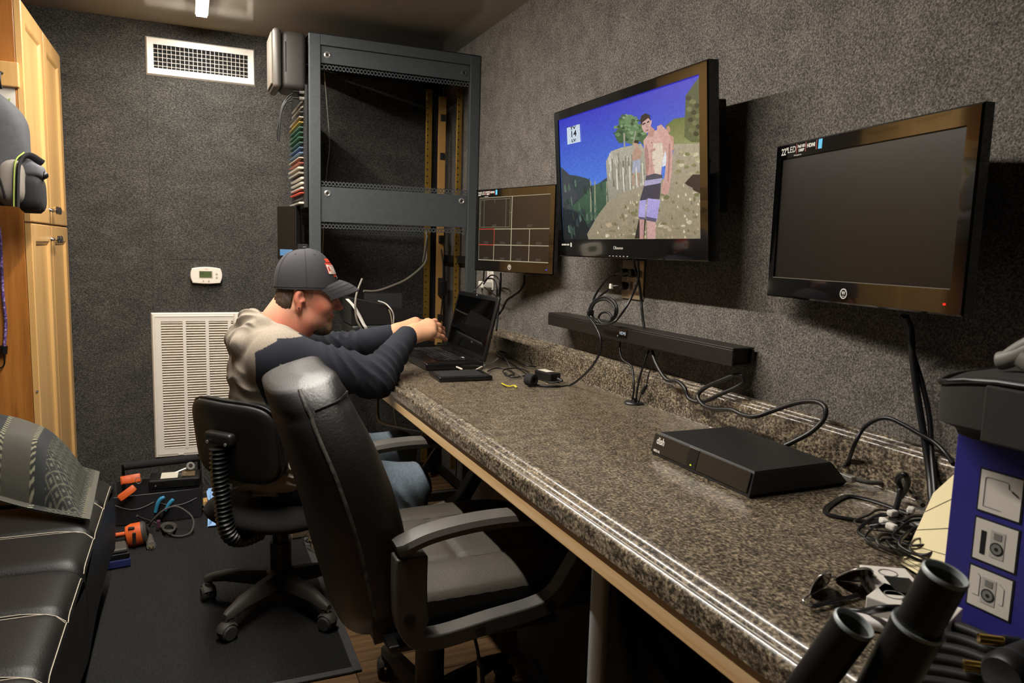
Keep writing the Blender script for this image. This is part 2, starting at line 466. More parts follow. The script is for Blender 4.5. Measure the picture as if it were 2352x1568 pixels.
for sx in (-1, 1): MB().cyl((sx * (vw / 2 - .015), -.0105, -.002), (sx * (vw / 2 - .015), -.0125, -.002), .0034, n=10).build('screw', M_steel, reg)

# --- return air grille
gx0, gx1, gz1, gz0 = -.163, .495, .8545, .184
gr = thing('return_air_grille', 'large white louvred return air grille low on the carpeted wall', 'air vent', ((gx0 + gx1) / 2, YB, (gz0 + gz1) / 2))
gw, gh = gx1 - gx0, gz1 - gz0
rim(MB(), gw, gh, .040, -.0005, -.012, -.002).build('frame', M_white, gr)
MB().box((0, -.002, 0), (gw - .075, .002, gh - .075)).build('filter', ramp_mat('filter_paper', [(.3, '8a7350'), (.5, 'b7a78c'), (.7, 'c4b79d')], 14, .9), gr)
lw = gw - .08
_sl = None
for i in range(50):
    z = gh / 2 - .045 - (gh - .09) * i / 49
    if _sl is None:
        o = MB().box((0, 0, 0), (lw, .0085, .0013), rotm(rx=32)).build('louvre', M_white, gr); _sl = o.data
    else:
        o = bpy.data.objects.new('louvre', _sl); COL.objects.link(o); o.parent = gr
    o.location = (0, -.0072, z)
for i in range(1, 6):
    MB().box((-lw / 2 + lw * i / 6, -.0115, 0), (.014, .003, gh - .076)).build('mullion', M_white, gr)
for sx in (-1, 1): MB().box((sx * .22, -.0135, -gh / 2 + .012), (.022, .004, .008), bevel=.001).build('latch', M_white, gr)
rim(MB(), gw - .022, gh - .022, .004, -.0125, -.0140, -.0125).build('door_bead', M_white, gr)

# --- thermostat
tp = back(474, 632)
th = thing('thermostat', 'white thermostat with a green screen on the carpeted back wall', 'thermostat', tp)
M_thw = mat('thermostat_white', 'd9d2c6', .4)
W2, H2 = .0675, .0385
outl = []
for i in range(25):
    t = -1 + 2 * i / 24; outl.append((t * W2 * .88, H2 - .007 * t * t * 1.0))
for i in range(1, 24):
    t = 1 - 2 * i / 24; outl.append((W2 * .88 + W2 * .12 * (1 - t * t), t * (H2 - .007)))
for i in range(25):
    t = 1 - 2 * i / 24; outl.append((t * W2 * .88, -H2 + .004 * t * t))
for i in range(1, 24):
    t = -1 + 2 * i / 24; outl.append((-W2 * .88 - W2 * .12 * (1 - t * t), t * (H2 - .006)))
Mxz = basis((1, 0, 0), (0, 0, 1), (0, -1, 0))
n = len(outl)
mb = MB(); mb.prism(outl, .0005, .022, Mxz)
inner = [(p[0] * .96, p[1] * .93) for p in outl]
mb.add([(p[0], p[1], .022) for p in outl] + [(p[0], p[1], .026) for p in inner], [(i, (i + 1) % n, n + (i + 1) % n, n + i) for i in range(n)] + [tuple(range(n, 2 * n))], Mxz)
mb.build('body', M_thw, th)
MB().box((-.002, -.0262, .004), (.060, .0012, .034)).build('bezel', mat('bezel_grey', 'b9b0a2', .5), th)
sc_ = MB().box((-.0035, -.0270, .005), (.052, .0010, .029)).build('screen', mat('lcd_green', '4d5a37', .25), th)
mb = MB()
for k, ch in enumerate('69'): mb.text(ch, .014, basis((1, 0, 0), (0, 0, 1), (0, -1, 0), (-.0235 + k * .0085, -.0277, .008)), .0002, bold=.0004)
mb.text('70', .011, basis((1, 0, 0), (0, 0, 1), (0, -1, 0), (.012, -.0277, .005)), .0002)
mb.build('digits', mat('lcd_ink', '1f2a22', .5), sc_)
for (x, z, r) in ((.043, .009, .0042), (.043, -.008, .0042), (-.014, -.024, .0036), (.009, -.024, .0036)):
    MB().cyl((x, -.0255, z), (x, -.0285, z), r, n=14).build('button', mat('button_beige', 'b7a992', .5), th, 40)
MB().box((0, -.0264, .0285), (.014, .0008, .0065)).build('badge', mat('badge_beige', 'cbbca4', .4), th)

# --- broom handle leaning on the grille
hp0 = back(543, 722, .03); hp1 = Vector((hp0.x - .012, YB - .135, .02))
bh = thing('broom', 'pale grey broom handle leaning on the white grille', 'broom', hp1)
d_ = (hp0 - hp1)
M_pole = mat('pale_grey_pole', 'a59f95', .45)
MB().cyl((0, 0, .02), d_, .0125, n=16).build('handle', M_pole, bh, 40)
MB().lathe([(.0127, -.055), (.0140, -.055), (.0140, -.004), (.010, .004), (0, .0055)], 16, Matrix.Translation(d_) @ frame_z(d_).to_4x4()).build('grip_cap', mat('cap_white', 'bdb6aa', .5), bh, 40)
MB().box(d_ * .72 + Vector((-.016, -.004, 0)), (.018, .012, .10)).build('hang_tag', mat('paper_white', 'cfc9be', .7), bh)
MB().box((0, 0, .045), (.05, .03, .07), bevel=.008).build('head', M_black, bh)

# ================================================================== equipment rack
M_rack = mat('rack_grey_paint', '4a4e51', .55, .2, noise=(60, '43474a', .2))
M_rackd = mat('rack_dark', '111213', .6)
M_yel = mat('zinc_yellow', '9a7a35', .35, .7, noise=(30, 'b08c3c', .2))
RX0, RX1, RY0, RY1, RZ1 = .458, XW - .004, 3.13, 3.64, 2.018
rk = thing('equipment_rack', 'tall grey steel equipment rack in the corner, mostly empty', 'rack', (RX0, RY0, 0))
RW, RD = RX1 - RX0, RY1 - RY0
pw = .045
for x in (0, RW - pw):
    MB().box((x + pw / 2, .012, RZ1 / 2 + .0005), (pw, .024, RZ1 - .003), bevel=.002).build('front_post', M_rack, rk)
    MB().box((x + .0145, RD - .0145, RZ1 / 2), (.029, .029, RZ1 - .002), bevel=.002).build('rear_post', M_rackd, rk)
for z in (RZ1 - .021, .04):
    MB().box((RW / 2, .0125, z), (RW - 2 * pw, .022, .042), bevel=.002).build('cross_beam', M_rack, rk)
    MB().box((RW / 2, RD - .0145, z), (RW - .06, .024, .042)).build('cross_beam', M_rackd, rk)
MB().box((RW / 2, RD / 2, RZ1 + .001), (RW, RD, .002)).build('top_plate', M_rackd, rk)
MB().box((.0015, RD / 2 + .012, .60), (.003, RD - .06, 1.15)).build('side_panel', M_rackd, rk)
for x in (.012, RW - .012):
    for z in (.04, 1.13, RZ1 - .025): MB().box((x, RD / 2 + .005, z), (.018, RD - .05, .035)).build('side_rail', M_rackd, rk)
def rz(px, py): return on(px, py, 1, RY0).z
def rx(px, py): return on(px, py, 1, RY0).x - RX0
def perforated(z, h, x0, x1, y, nm):
    """flat strip with a row of real holes"""
    mb = MB(); k = 44; w = (x1 - x0) / k; r = h * .26; seg = 8
    for i in range(k):
        cx = x0 + w * (i + .5)
        sq = []
        for j in range(seg):
            a = 2 * PI * (j + .5) / seg
            c, s_ = math.cos(a), math.sin(a); t = 1 / max(abs(c), abs(s_))
            sq.append((cx + c * t * w / 2, y, z + s_ * t * h / 2))
        ci = [(cx + r * math.cos(2 * PI * (j + .5) / seg), y, z + r * math.sin(2 * PI * (j + .5) / seg)) for j in range(seg)]
        bk = [(p[0], y + .002, p[2]) for p in ci]
        mb.add(sq + ci + bk, [(j, (j + 1) % seg, seg + (j + 1) % seg, seg + j) for j in range(seg)] + [(seg + j, seg + (j + 1) % seg, 2 * seg + (j + 1) % seg, 2 * seg + j) for j in range(seg)])
    return mb.build(nm, M_rack, rk)
ztp1, ztp0 = rz(740, 107), rz(736, 143)
zm1, zm0 = rz(731, 427), rz(730, 509)
pxa, pxb = pw + .001, RW - pw - .001
for (a, b, nm) in ((ztp0, RZ1 - .043, 'upper_panel'), (zm0, zm1, 'middle_panel')):
    p = MB().box((RW / 2, .010, (a + b) / 2), (pxb - pxa, .003, b - a - .001), bevel=.001, seg=1).build(nm, M_rack, rk)
    zz = (a + b) / 2 + (0 if nm == 'upper_panel' else .045)
    for x in (pxa + .027, pxb - .027):
        b_ = MB().lathe([(.0065, .0), (.0135, .0), (.0135, .002), (.009, .0035), (.0065, .002), (.0065, 0)], 18, basis((1, 0, 0), (0, 0, 1), (0, -1, 0), (x, .0085, zz))).build('screw_cup', M_steel if nm == 'middle_panel' or x < .3 else M_rack, p, 50)
        MB().box((x, .0075, zz), (.011, .0012, .006), bevel=.0005).build('slot', M_rackd, p)
perforated(ztp0 - .013, .020, pxa, pxb, .014, 'hole_rail')
perforated(zm1 + .013, .020, pxa, pxb, .014, 'hole_rail')
perforated(zm0 - .016, .020, pxa, pxb, .014, 'hole_rail')
perforated(zm0 - .03, .020, pxa, pxb, RD - .03, 'hole_rail')
# rails and power strip at the back right
def yrail(px, py, y, w, h0, h1, m, nm, holes=True):
    x = on(px, py, 1, y).x - RX0
    o = MB().box((x, y - RY0, (h0 + h1) / 2), (w, .012, h1 - h0), bevel=.001, seg=1).build(nm, m, rk)
    if holes:
        n_ = int((h1 - h0) / .032)
        mb = MB()
        for i in range(n_): mb.cyl((x - w * .2, y - RY0 - .0062, h0 + .016 + i * .032), (x - w * .2, y - RY0 - .0066, h0 + .016 + i * .032), .004, n=8)
        mb.build('rail_holes', M_rackd, o)['kind'] = 'stuff'
    return o
yrail(983, 420, 3.50, .030, .10, 1.93, M_yel, 'mounting_rail')
yrail(1052, 420, 3.34, .024, .10, 1.95, M_yel, 'mounting_rail')
M_tan = mat('tan_paint', 'a87f45', .5)
ps = yrail(1013, 420, 3.47, .036, .30, 1.90, M_tan, 'power_strip', False)
_x = on(1013, 420, 1, 3.47).x - RX0
for z in (1.80, 1.62, 1.42, 1.22, 1.02, .84, .70):
    MB().box((_x + .002, 3.47 - RY0 - .009, z), (.024, .006, .032), bevel=.002).build('socket', M_rackd, ps)
MB().box((_x + .006, 3.47 - RY0 - .030, .985), (.034, .045, .07), bevel=.003).build('plug_adapter', M_black, ps)
MB().box((_x + .002, 3.47 - RY0 - .016, 1.225), (.026, .02, .034), bevel=.003).build('plug', M_black, ps)
MB().box((on(1000, 420, 1, 3.56).x - RX0, 3.56 - RY0, 1.02), (.055, .02, 1.9)).build('rear_channel', M_rackd, rk)

# --- grey cable coming out of the rack
M_gcab = mat('grey_cable', '8c8578', .5)
def bk(px, py, y): return on(px, py, 1, y)
cable('data_cable', [bk(982, 540, 3.46), bk(980, 575, 3.46), bk(975, 605, 3.44), bk(935, 640, 3.40), bk(890, 660, 3.36), bk(862, 668, 3.33), bk(835, 668, 3.30)], .0052, M_gcab, 'grey data cable drooping from the yellow rack rail', 'cable', n=8)
cable('data_cable', [bk(978, 530, 3.47), bk(982, 560, 3.46), bk(976, 590, 3.46), bk(971, 602, 3.46), bk(974, 585, 3.45), bk(979, 550, 3.45), bk(979, 528, 3.47)], .0035, M_gcab, 'tied loop of pale cable hanging on the yellow rack rail', 'cable')
cable('thin_wire', [bk(745, 165, 3.6), bk(752, 255, 3.6), bk(757, 335, 3.6), bk(750, 400, 3.6), bk(744, 520, 3.6), bk(740, 600, 3.6)], .0022, M_gcab, 'thin pale wire hanging inside the back of the empty rack', 'wire')
cable('power_lead', [bk(1014, 573, 3.44), bk(1018, 620, 3.42), bk(1016, 690, 3.42), bk(1010, 745, 3.42)], .004, M_cable, 'black lead running down the tan power strip', 'cable')

# --- equipment mounted on the left flank of the rack, facing left
fx = RX0 - .014
sf = thing('side_card_frame', 'narrow frame of stacked coloured patch cards on the rack flank', 'patch frame', (RX0 - .001, 3.16, 1.2))
cz1, cz0 = on(690, 242, 1, 3.3).z - 1.2, on(690, 468, 1, 3.3).z - 1.2
MB().box((-.006, .22, (cz0 + cz1) / 2 + .02), (.010, .44, cz1 - cz0 + .08), bevel=.001).build('backplate', M_rackd, sf)
cols = [('8d8674', .0, 1), ('8d8674', .0, 1), ('4b4f4a', .016, 0), ('a8a49a', .018, 0), ('9c8038', .018, 0), ('37594a', .018, 0), ('37594a', .018, 0), ('3a5f4c', .020, 0), ('37594a', .018, 0), ('55677d', .018, 0), ('516c88', .018, 0), ('a39c8c', .020, 0), ('8d4a3c', .020, 0), ('c9bfa8', .022, 1), ('8d8778', .02, 1), ('cfc8b6', .012, 1), ('cfc8b6', .012, 1), ('cfc8b6', .012, 1), ('c2422e', .016, 0), ('23252c', .008, 0), ('d5cdb9', .018, 1)]
for i, (c, d, rowk) in enumerate(cols):
    z = cz1 - (cz1 - cz0) * i / 20
    hh = .005 if not rowk else .008
    M_c = mat('card_' + c, c, .5)
    o = MB().box((-.011 - max(d, .006) / 2, .05 + .16, z), (max(d, .006), .32, hh), bevel=.001, seg=1).build('card', M_c, sf)
    if rowk:
        mb = MB()
        for k in range(16): mb.box((-.0125 - max(d, .006), .07 + k * .019, z), (.003, .007, .006))
        mb.build('jack_row', M_steel, o)
    elif d > .02:
        MB().box((-.011 - d - .006, .055, z), (.012, .012, .009)).build('card_latch', M_steel, o)
for k in range(2):
    zz = 1.175 + (1.985 - 1.175) + (-.055 * k) - 1.2 - .02
    z0 = on(690, 212 + k * 15, 1, 3.2).z - 1.2
    cn = MB().cyl((-.006, .03, z0), (-.030, .03, z0), .0075, n=12).build('bnc_plug', M_steel, sf, 40)
    MB().cyl((-.030, .03, z0), (-.055, .032, z0), .0055, n=10).build('boot', M_black, cn, 40)
def fl_(px, py, y=3.19): return on(px, py, 1, y)
cable('video_cable', [fl_(672, 214), fl_(658, 226), fl_(645, 255), fl_(641, 300), fl_(640, 322), fl_(636, 305), fl_(643, 268), fl_(652, 240), fl_(668, 222)], .0032, M_cable, 'black video lead looping down from the upper rack connector', 'cable')
cable('video_cable', [fl_(672, 230), fl_(655, 238), fl_(646, 262), fl_(642, 298), fl_(639, 324)], .0032, M_cable, 'black video lead hanging from the lower rack connector', 'cable')

# --- loudspeaker beside the top of the rack
spx0, spx1 = on(621, 140, 1, 3.16).x, RX0 - .004
spz1, spz0 = on(665, 66, 1, 3.16).z, on(665, 205, 1, 3.16).z
sp = thing('loudspeaker', 'dark grey rounded loudspeaker fixed to the top of the rack', 'speaker', ((spx0 + spx1) / 2, 3.25, (spz0 + spz1) / 2))
sw, sh = spx1 - spx0, spz1 - spz0
M_spk = mat('speaker_grey', '36332f', .55, noise=(200, '2d2a27', .2))
MB().box((.022, 0, 0), (sw - .044, .17, sh * .97), bevel=.022, seg=4).build('cabinet', M_spk, sp, 40)
fr = MB().box((-sw / 2 + .026, 0, 0), (.034, .19, sh), bevel=.016, seg=5).build('baffle', mat('speaker_trim', '45403a', .5), sp, 40)
MB().box((-sw / 2 + .008, 0, 0), (.010, .165, sh * .86), bevel=.004, seg=3).build('grille', mat('speaker_grille', '5f584e', .7, bump=(900, .6)), fr, 40)
MB().box((-.012, -.0851, .01), (.005, .003, sh * .5), bevel=.001).build('slot', M_rackd, sp)
MB().box((sw / 2 - .008, 0, 0), (.014, .12, sh * .5)).build('bracket', M_rackd, sp)

# --- small monitor on the rack flank
mo_c = on(660, 535, 1, 3.36)
x_d = Vector((.42, -.9, 0)).normalized()
fm_ = thing('flank_monitor', 'thin black monitor with blue tape along its bottom edge', 'monitor', M=basis(x_d, (0, 0, 1), x_d.cross(Vector((0, 0, 1))), (RX0 - .062, 3.40, mo_c.z)))
MB().box((0, 0, -.012), (.15, .235, .024), bevel=.003).build('case', M_black, fm_)
MB().box((0, .006, .0006), (.138, .215, .0012)).build('screen', mat('screen_off', '1b1712', .12, coat=.3), fm_)
MB().box((0, -.085, .0016), (.10, .028, .0008)).build('tape', mat('blue_tape', '4f7fae', .6), fm_)
MB().box((.02, 0, -.04), (.06, .08, .036)).build('mount', M_rackd, fm_)
sg = thing('side_rack_strip', 'black perforated rack strip below the coloured patch cards', 'rack strip', (RX0 - .002, 3.16, .55))
MB().box((-.012, .12, .32), (.020, .24, .62), bevel=.002).build('strip', M_rackd, sg)
mb = MB()
for i in range(22): mb.box((-.0225, .04, .05 + i * .026), (.001, .012, .010))
mb.build('slots', M_black, sg)['kind'] = 'stuff'
# ================================================================== screens on the right wall
def homog(src):
    """maps a picture quad TL,TR,BR,BL to the unit square (u right, v up)"""
    A = []; B = []
    for (x, y), (u, v) in zip(src, ((0, 1), (1, 1), (1, 0), (0, 0))):
        A.append([x, y, 1, 0, 0, 0, -u * x, -u * y]); B.append(u)
        A.append([0, 0, 0, x, y, 1, -v * x, -v * y]); B.append(v)
    h = np.linalg.solve(np.array(A, float), np.array(B, float))
    def f(x, y):
        d = h[6] * x + h[7] * y + 1
        return (h[0] * x + h[1] * y + h[2]) / d, (h[3] * x + h[4] * y + h[5]) / d
    return f
def attr_glow(name, strength, nz=0., nscale=60.):
    m, nt, b = _mat(name); L = nt.links
    a = nt.nodes.new('ShaderNodeAttribute'); a.attribute_name = 'Col'
    src = a.outputs['Color']
    if nz:
        tc = nt.nodes.new('ShaderNodeTexCoord'); n = nt.nodes.new('ShaderNodeTexNoise'); n.inputs['Scale'].default_value = nscale; n.inputs['Detail'].default_value = 6
        n.inputs['Roughness'].default_value = .7
        L.new(tc.outputs['Object'], n.inputs['Vector'])
        r = nt.nodes.new('ShaderNodeMapRange'); r.inputs[1].default_value = .3; r.inputs[2].default_value = .7
        r.inputs[3].default_value = 1 - nz; r.inputs[4].default_value = 1 + nz
        L.new(n.outputs['Fac'], r.inputs[0])
        mx = nt.nodes.new('ShaderNodeVectorMath'); mx.operation = 'SCALE'
        L.new(src, mx.inputs[0]); L.new(r.outputs[0], mx.inputs['Scale']); src = mx.outputs[0]
    L.new(src, b.inputs['Emission Color']); b.inputs['Emission Strength'].default_value = strength
    b.inputs['Base Color'].default_value = (.005, .005, .005, 1); b.inputs['Roughness'].default_value = .25
    return m
class Pic:
    """flat picture made of coloured polygons, each layer a hair in front of the last"""
    def __init__(s, w, h, f): s.w, s.h, s.f = w, h, f; s.v = []; s.fc = []; s.c = []; s.k = 0
    def pt(s, x, y, z):
        u, v = s.f(x, y); u = min(1, max(0, u)); v = min(1, max(0, v))
        return ((u - .5) * s.w, (v - .5) * s.h, z)
    def poly(s, pts, col, col2=None, lift=True):
        if lift: s.k += 1
        z = .000006 * s.k
        P = [s.pt(x, y, z) for x, y in pts]
        o = len(s.v); s.v += P; s.fc.append(tuple(range(o, o + len(P))))
        c = lin(col)
        if col2:
            c2 = lin(col2); ys = [p[1] for p in P]; a, b = min(ys), max(ys)
            s.c.append([tuple(c2[i] + (c[i] - c2[i]) * (p[1] - a) / (b - a + 1e-9) for i in range(3)) for p in P])
        else: s.c.append([c] * len(P))
    def blob(s, x, y, rx_, ry_, col, n=14, jit=.25, seed=1, col2=None):
        rg = random.Random(seed)
        s.poly([(x + rx_ * math.cos(2 * PI * i / n) * (1 - jit * rg.random()), y + ry_ * math.sin(2 * PI * i / n) * (1 - jit * rg.random())) for i in range(n)], col, col2)
    def build(s, name, m, parent, loc=(0, 0, 0)):
        me = bpy.data.meshes.new(name)
        me.from_pydata([(p[0] + loc[0], p[1] + loc[1], p[2] + loc[2]) for p in s.v], [], s.fc)
        ca = me.color_attributes.new('Col', 'FLOAT_COLOR', 'CORNER')
        k = 0
        for cs in s.c:
            for c in cs: ca.data[k].color = (*c, 1); k += 1
        me.materials.append(m)
        o = bpy.data.objects.new(name, me); COL.objects.link(o); o.parent = parent
        return o

def panel_case(th_, w, h, bez, d, lip=.004):
    """bezel ring with real opening plus a back shell; front plane at z=0"""
    l, r, t, b = bez
    mb = MB()
    o = [(-w / 2, -h / 2), (w / 2, -h / 2), (w / 2, h / 2), (-w / 2, h / 2)]
    i_ = [(-w / 2 + l, -h / 2 + b), (w / 2 - r, -h / 2 + b), (w / 2 - r, h / 2 - t), (-w / 2 + l, h / 2 - t)]
    e = .003
    oe = [(x - e if x > 0 else x + e, y - e if y > 0 else y + e) for x, y in o]
    rings = [[(x, y, -d) for x, y in o], [(x, y, -e) for x, y in o], [(x, y, 0) for x, y in oe], [(x, y, 0) for x, y in i_], [(x, y, -lip) for x, y in i_]]
    vs_ = sum(rings, []); fs_ = []
    for k in range(4):
        for j in range(4): fs_.append((k * 4 + j, k * 4 + (j + 1) % 4, k * 4 + 4 + (j + 1) % 4, k * 4 + 4 + j))
    mb.add(vs_, fs_); bz = mb.build('bezel', M_gloss, th_)
    back_ = MB()
    back_.add([(x, y, -d) for x, y in o] + [(x * .86, y * .82, -d - .022) for x, y in o], [(0, 1, 5, 4), (1, 2, 6, 5), (2, 3, 7, 6), (3, 0, 4, 7), (4, 5, 6, 7)])
    back_.build('rear_shell', M_black, th_)
    return (l - r) / 2, (b - t) / 2, w - l - r, h - t - b, bz

# --- television
tilt = math.radians(4.9)
tvz = Vector((-math.cos(tilt), 0, -math.sin(tilt))); tvx = Vector((0, -1, 0)); tvy = tvz.cross(tvx)
TVW, TVH = .737, .437
tv_c = Vector((1.0535, 1.7145, 1.1655 + .2165))
tv = thing('television', 'large wall television showing a shirtless swimmer on a rocky hillside', 'television', M=basis(tvx, tvy, tvz, tv_c))
cx, cy, sw_, sh_, bz = panel_case(tv, TVW, TVH, (.026, .030, .026, .052), .030)
P = Pic(sw_, sh_, homog(((130, 460), (1110, 160), (1118, 1330), (152, 1315))))
P.poly([(130, 460), (1110, 160), (1118, 1330), (152, 1315)], '2a2cb8', '5a96e6')
P.poly([(140, 790), (200, 850), (250, 858), (325, 880), (358, 942), (420, 905), (470, 870), (480, 1100), (400, 1330), (150, 1330)], '39454a', '1b2a28')
P.poly([(148, 800), (200, 852), (215, 930), (260, 1000), (200, 1100), (150, 1080)], '3b3f45')
P.poly([(205, 1090), (300, 1000), (350, 935), (455, 900), (470, 1060), (390, 1160), (320, 1210), (270, 1120)], '3f5c49', '2c4a35')
P.poly([(150, 1085), (220, 1110), (290, 1150), (330, 1240), (325, 1330), (150, 1330)], '18222a', '0f1618')
for x in (342, 372, 455): P.poly([(x, 880 + x * .05), (x + 7, 880 + x * .05), (x + 10, 1180), (x, 1180)], '8f8f74')
for i in range(46):
    rg = random.Random(i + 500); x = 155 + rg.random() * 290; y = 880 + rg.random() * 400
    if y > 800 + (x - 150) * .45 and x < 480 - (y - 1040) * .6: P.poly([(x, y), (x + 6 + 8 * rg.random(), y - 18), (x + 14 + 10 * rg.random(), y + 20 + 40 * rg.random()), (x + 4, y + 40)], ('33443f', '4b6350', '25352f', '556a5c', '2b3a3c')[i % 5])
P.poly([(455, 760), (490, 690), (560, 665), (700, 640), (740, 720), (760, 1000), (470, 1050)], 'a9a593', '8f8a7c')
for i in range(40):
    rg = random.Random(i + 700); x = 470 + rg.random() * 255; y = 690 + rg.random() * 250
    P.poly([(x, y), (x + 5 + 8 * rg.random(), y - 8), (x + 8 + 12 * rg.random(), y + 30 + 60 * rg.random()), (x + 2, y + 20 + 60 * rg.random())], ('b9b4a2', '8a8677', 'c7c2b2', '726e62', 'a19c8c')[i % 5])
for i in range(16):
    x = 480 + i * 15; y = 700 + (i * 37) % 120
    P.poly([(x, y), (x + 9, y + 10), (x + 14, y + 120 + (i * 53) % 120), (x + 4, y + 150)], ('cfcabb', '7d7a6e', '95917f')[i % 3])
for i, (x, y, r1, r2) in enumerate(((600, 520, 80, 100), (560, 580, 45, 60), (670, 560, 70, 90), (620, 470, 45, 55), (720, 600, 40, 50), (645, 610, 60, 40))):
    P.blob(x, y, r1, r2, ('4f6b46', '3d5a3a', '5c7a52', '66845a', '49663f', '577350')[i], 20, .35, i)
for i in range(46):
    rg = random.Random(i + 900); a_ = rg.random() * 6.28; r_ = rg.random() ** .5
    P.blob(625 + 110 * r_ * math.cos(a_), 535 + 105 * r_ * math.sin(a_), 12 + 12 * rg.random(), 9 + 9 * rg.random(), ('5f7f55', '3a5636', '6f8e62', '2f4a2e', '7f9a70')[i % 5], 8, .5, i)
P.poly([(578, 560), (590, 560), (592, 665), (582, 665)], '9a9684'); P.poly([(660, 550), (668, 552), (650, 650), (640, 650)], '9a9684')
P.poly([(870, 520), (930, 470), (1010, 460), (1118, 440), (1118, 660), (900, 660)], '5f6a35', '8a8f60')
P.poly([(1010, 310), (1080, 210), (1115, 170), (1120, 640), (1050, 640), (1000, 600)], '3f4a30', '57613f')
for i in range(12): P.blob(1030 + (i * 29) % 80, 330 + i * 25, 26, 22, ('2b3322', '6a6f4a')[i % 2], 9, .4, i + 20)
P.poly([(330, 1330), (320, 1280), (400, 1140), (470, 1050), (560, 990), (740, 930), (900, 880), (930, 650), (1118, 650), (1120, 1335)], 'a39a85', '8b8068')
for i in range(60):
    rg = random.Random(i); x = 400 + rg.random() * 700; y = 1000 + rg.random() * 310
    if y > 1330 - (x - 330) * .9: P.blob(x, y, 14 + 26 * rg.random(), 8 + 16 * rg.random(), ('bdb49b', '7d7459', '6f7048', '9a8c72', 'b09f84')[i % 5], 8, .5, i)
for i in range(22):
    rg = random.Random(i + 99); P.blob(940 + rg.random() * 160, 690 + rg.random() * 190, 24, 16, ('c4bd9f', '7a7d52', '938d6c', 'a9a17f')[i % 4], 8, .5, i)
for i in range(150):
    rg = random.Random(i + 1200); x = 345 + rg.random() * 770; y = 900 + rg.random() * 425
    if y > 1330 - (x - 330) * .85 - 20: P.poly([(x, y), (x + 3, y - 16 - 16 * rg.random()), (x + 9 + 8 * rg.random(), y - 4), (x + 8, y + 6)], ('c2b897', '857c5c', '6b6a44', 'a8987a', 'd0c6ab', '75694f')[i % 6])
P.poly([(1005, 930), (1060, 870), (1118, 870), (1118, 1010), (1070, 985)], '2d2622')
P.poly([(1030, 950), (1060, 965), (1062, 980), (1028, 970)], '8d8274')
# figure behind on the left
P.poly([(650, 690), (670, 660), (690, 665), (712, 700), (700, 745), (690, 765), (650, 770), (640, 740)], 'b08f7b')
P.blob(667, 645, 16, 24, 'b99480', 12, .1); P.poly([(652, 632), (660, 615), (680, 615), (690, 640)], '2d2622')
P.poly([(648, 760), (698, 750), (698, 845), (676, 845), (670, 800), (660, 848), (640, 850)], '9fa3b4')
P.poly([(645, 850), (660, 850), (652, 945), (642, 940)], 'a98a76'); P.poly([(678, 845), (690, 845), (690, 940), (680, 940)], 'a98a76')
P.poly([(850, 760), (870, 690), (885, 690), (880, 800), (850, 810)], 'd7dbe0'); P.blob(893, 545, 14, 26, 'b58f76', 12, .1); P.poly([(900, 580), (930, 600), (930, 690), (905, 700)], 'b98f78')
# swimmer
P.poly([(655, 1320), (685, 1180), (735, 1180), (720, 1320)], '2a2420')
P.poly([(690, 1180), (725, 1180), (716, 1325), (690, 1325)], 'b68a86'); P.poly([(740, 1180), (802, 1195), (800, 1325), (745, 1325)], 'c39a94')
P.poly([(720, 620), (755, 575), (815, 545), (850, 560), (880, 640), (868, 700), (850, 780), (842, 870), (740, 875), (735, 740), (725, 690)], 'cda79d', 'c2988d')
P.poly([(790, 640), (850, 640), (858, 720), (838, 865), (800, 860), (780, 740)], 'd6c6b4')
P.poly([(728, 690), (740, 640), (752, 690), (760, 780), (748, 870), (738, 870)], 'a87f77')
P.poly([(762, 690), (800, 672), (806, 690), (768, 706)], 'b98f85'); P.poly([(770, 730), (776, 728), (782, 850), (776, 852)], 'b58a80'); P.poly([(752, 760), (800, 752), (800, 757), (752, 766)], 'b98f85'); P.poly([(755, 800), (800, 794), (800, 799), (755, 806)], 'b98f85')
P.poly([(774, 632), (781, 630), (782, 640), (775, 641)], '8a5a55')
P.poly([(815, 520), (845, 508), (890, 560), (920, 640), (922, 740), (915, 860), (900, 960), (885, 1005), (862, 1000), (850, 950), (868, 860), (880, 740), (860, 640), (820, 580)], 'c79c94')
P.poly([(895, 640), (908, 650), (905, 800), (892, 930), (884, 900), (892, 760)], 'a97d76')
P.poly([(850, 930), (900, 930), (895, 985), (870, 1010), (842, 1000)], 'c09389')
P.poly([(752, 560), (775, 520), (800, 545), (790, 590), (755, 600)], 'b78a80')
P.blob(742, 505, 33, 62, 'c59e97', 18, .03); P.poly([(700, 480), (705, 445), (735, 425), (765, 440), (772, 480), (755, 460), (715, 490), (708, 515)], '1f1a1c')
P.poly([(772, 480), (780, 475), (778, 500), (770, 502)], 'd6a59c'); P.poly([(712, 500), (735, 490), (737, 500), (715, 510)], '3a2a2a'); P.poly([(745, 487), (762, 478), (764, 488), (748, 497)], '3a2a2a')
P.poly([(738, 505), (748, 505), (752, 528), (738, 532)], 'b3877f'); P.poly([(738, 545), (758, 538), (756, 548), (740, 554)], '8c5a58')
P.poly([(738, 872), (800, 855), (850, 868), (850, 890), (732, 905)], '4d4a57')
P.poly([(728, 905), (850, 890), (838, 925), (725, 950)], 'a59fc0')
P.poly([(722, 945), (840, 925), (832, 1040), (745, 1035), (735, 1045), (692, 1050)], '3f3c4a')
P.poly([(692, 1048), (738, 1042), (728, 1170), (682, 1165)], 'a99fd6'); P.poly([(748, 1032), (834, 1045), (812, 1190), (735, 1180)], 'a99fd6', '9d94cc')
P.poly([(682, 1162), (728, 1170), (724, 1185), (690, 1180)], '55516a'); P.poly([(735, 1162), (810, 1180), (802, 1205), (738, 1190)], '55516a')
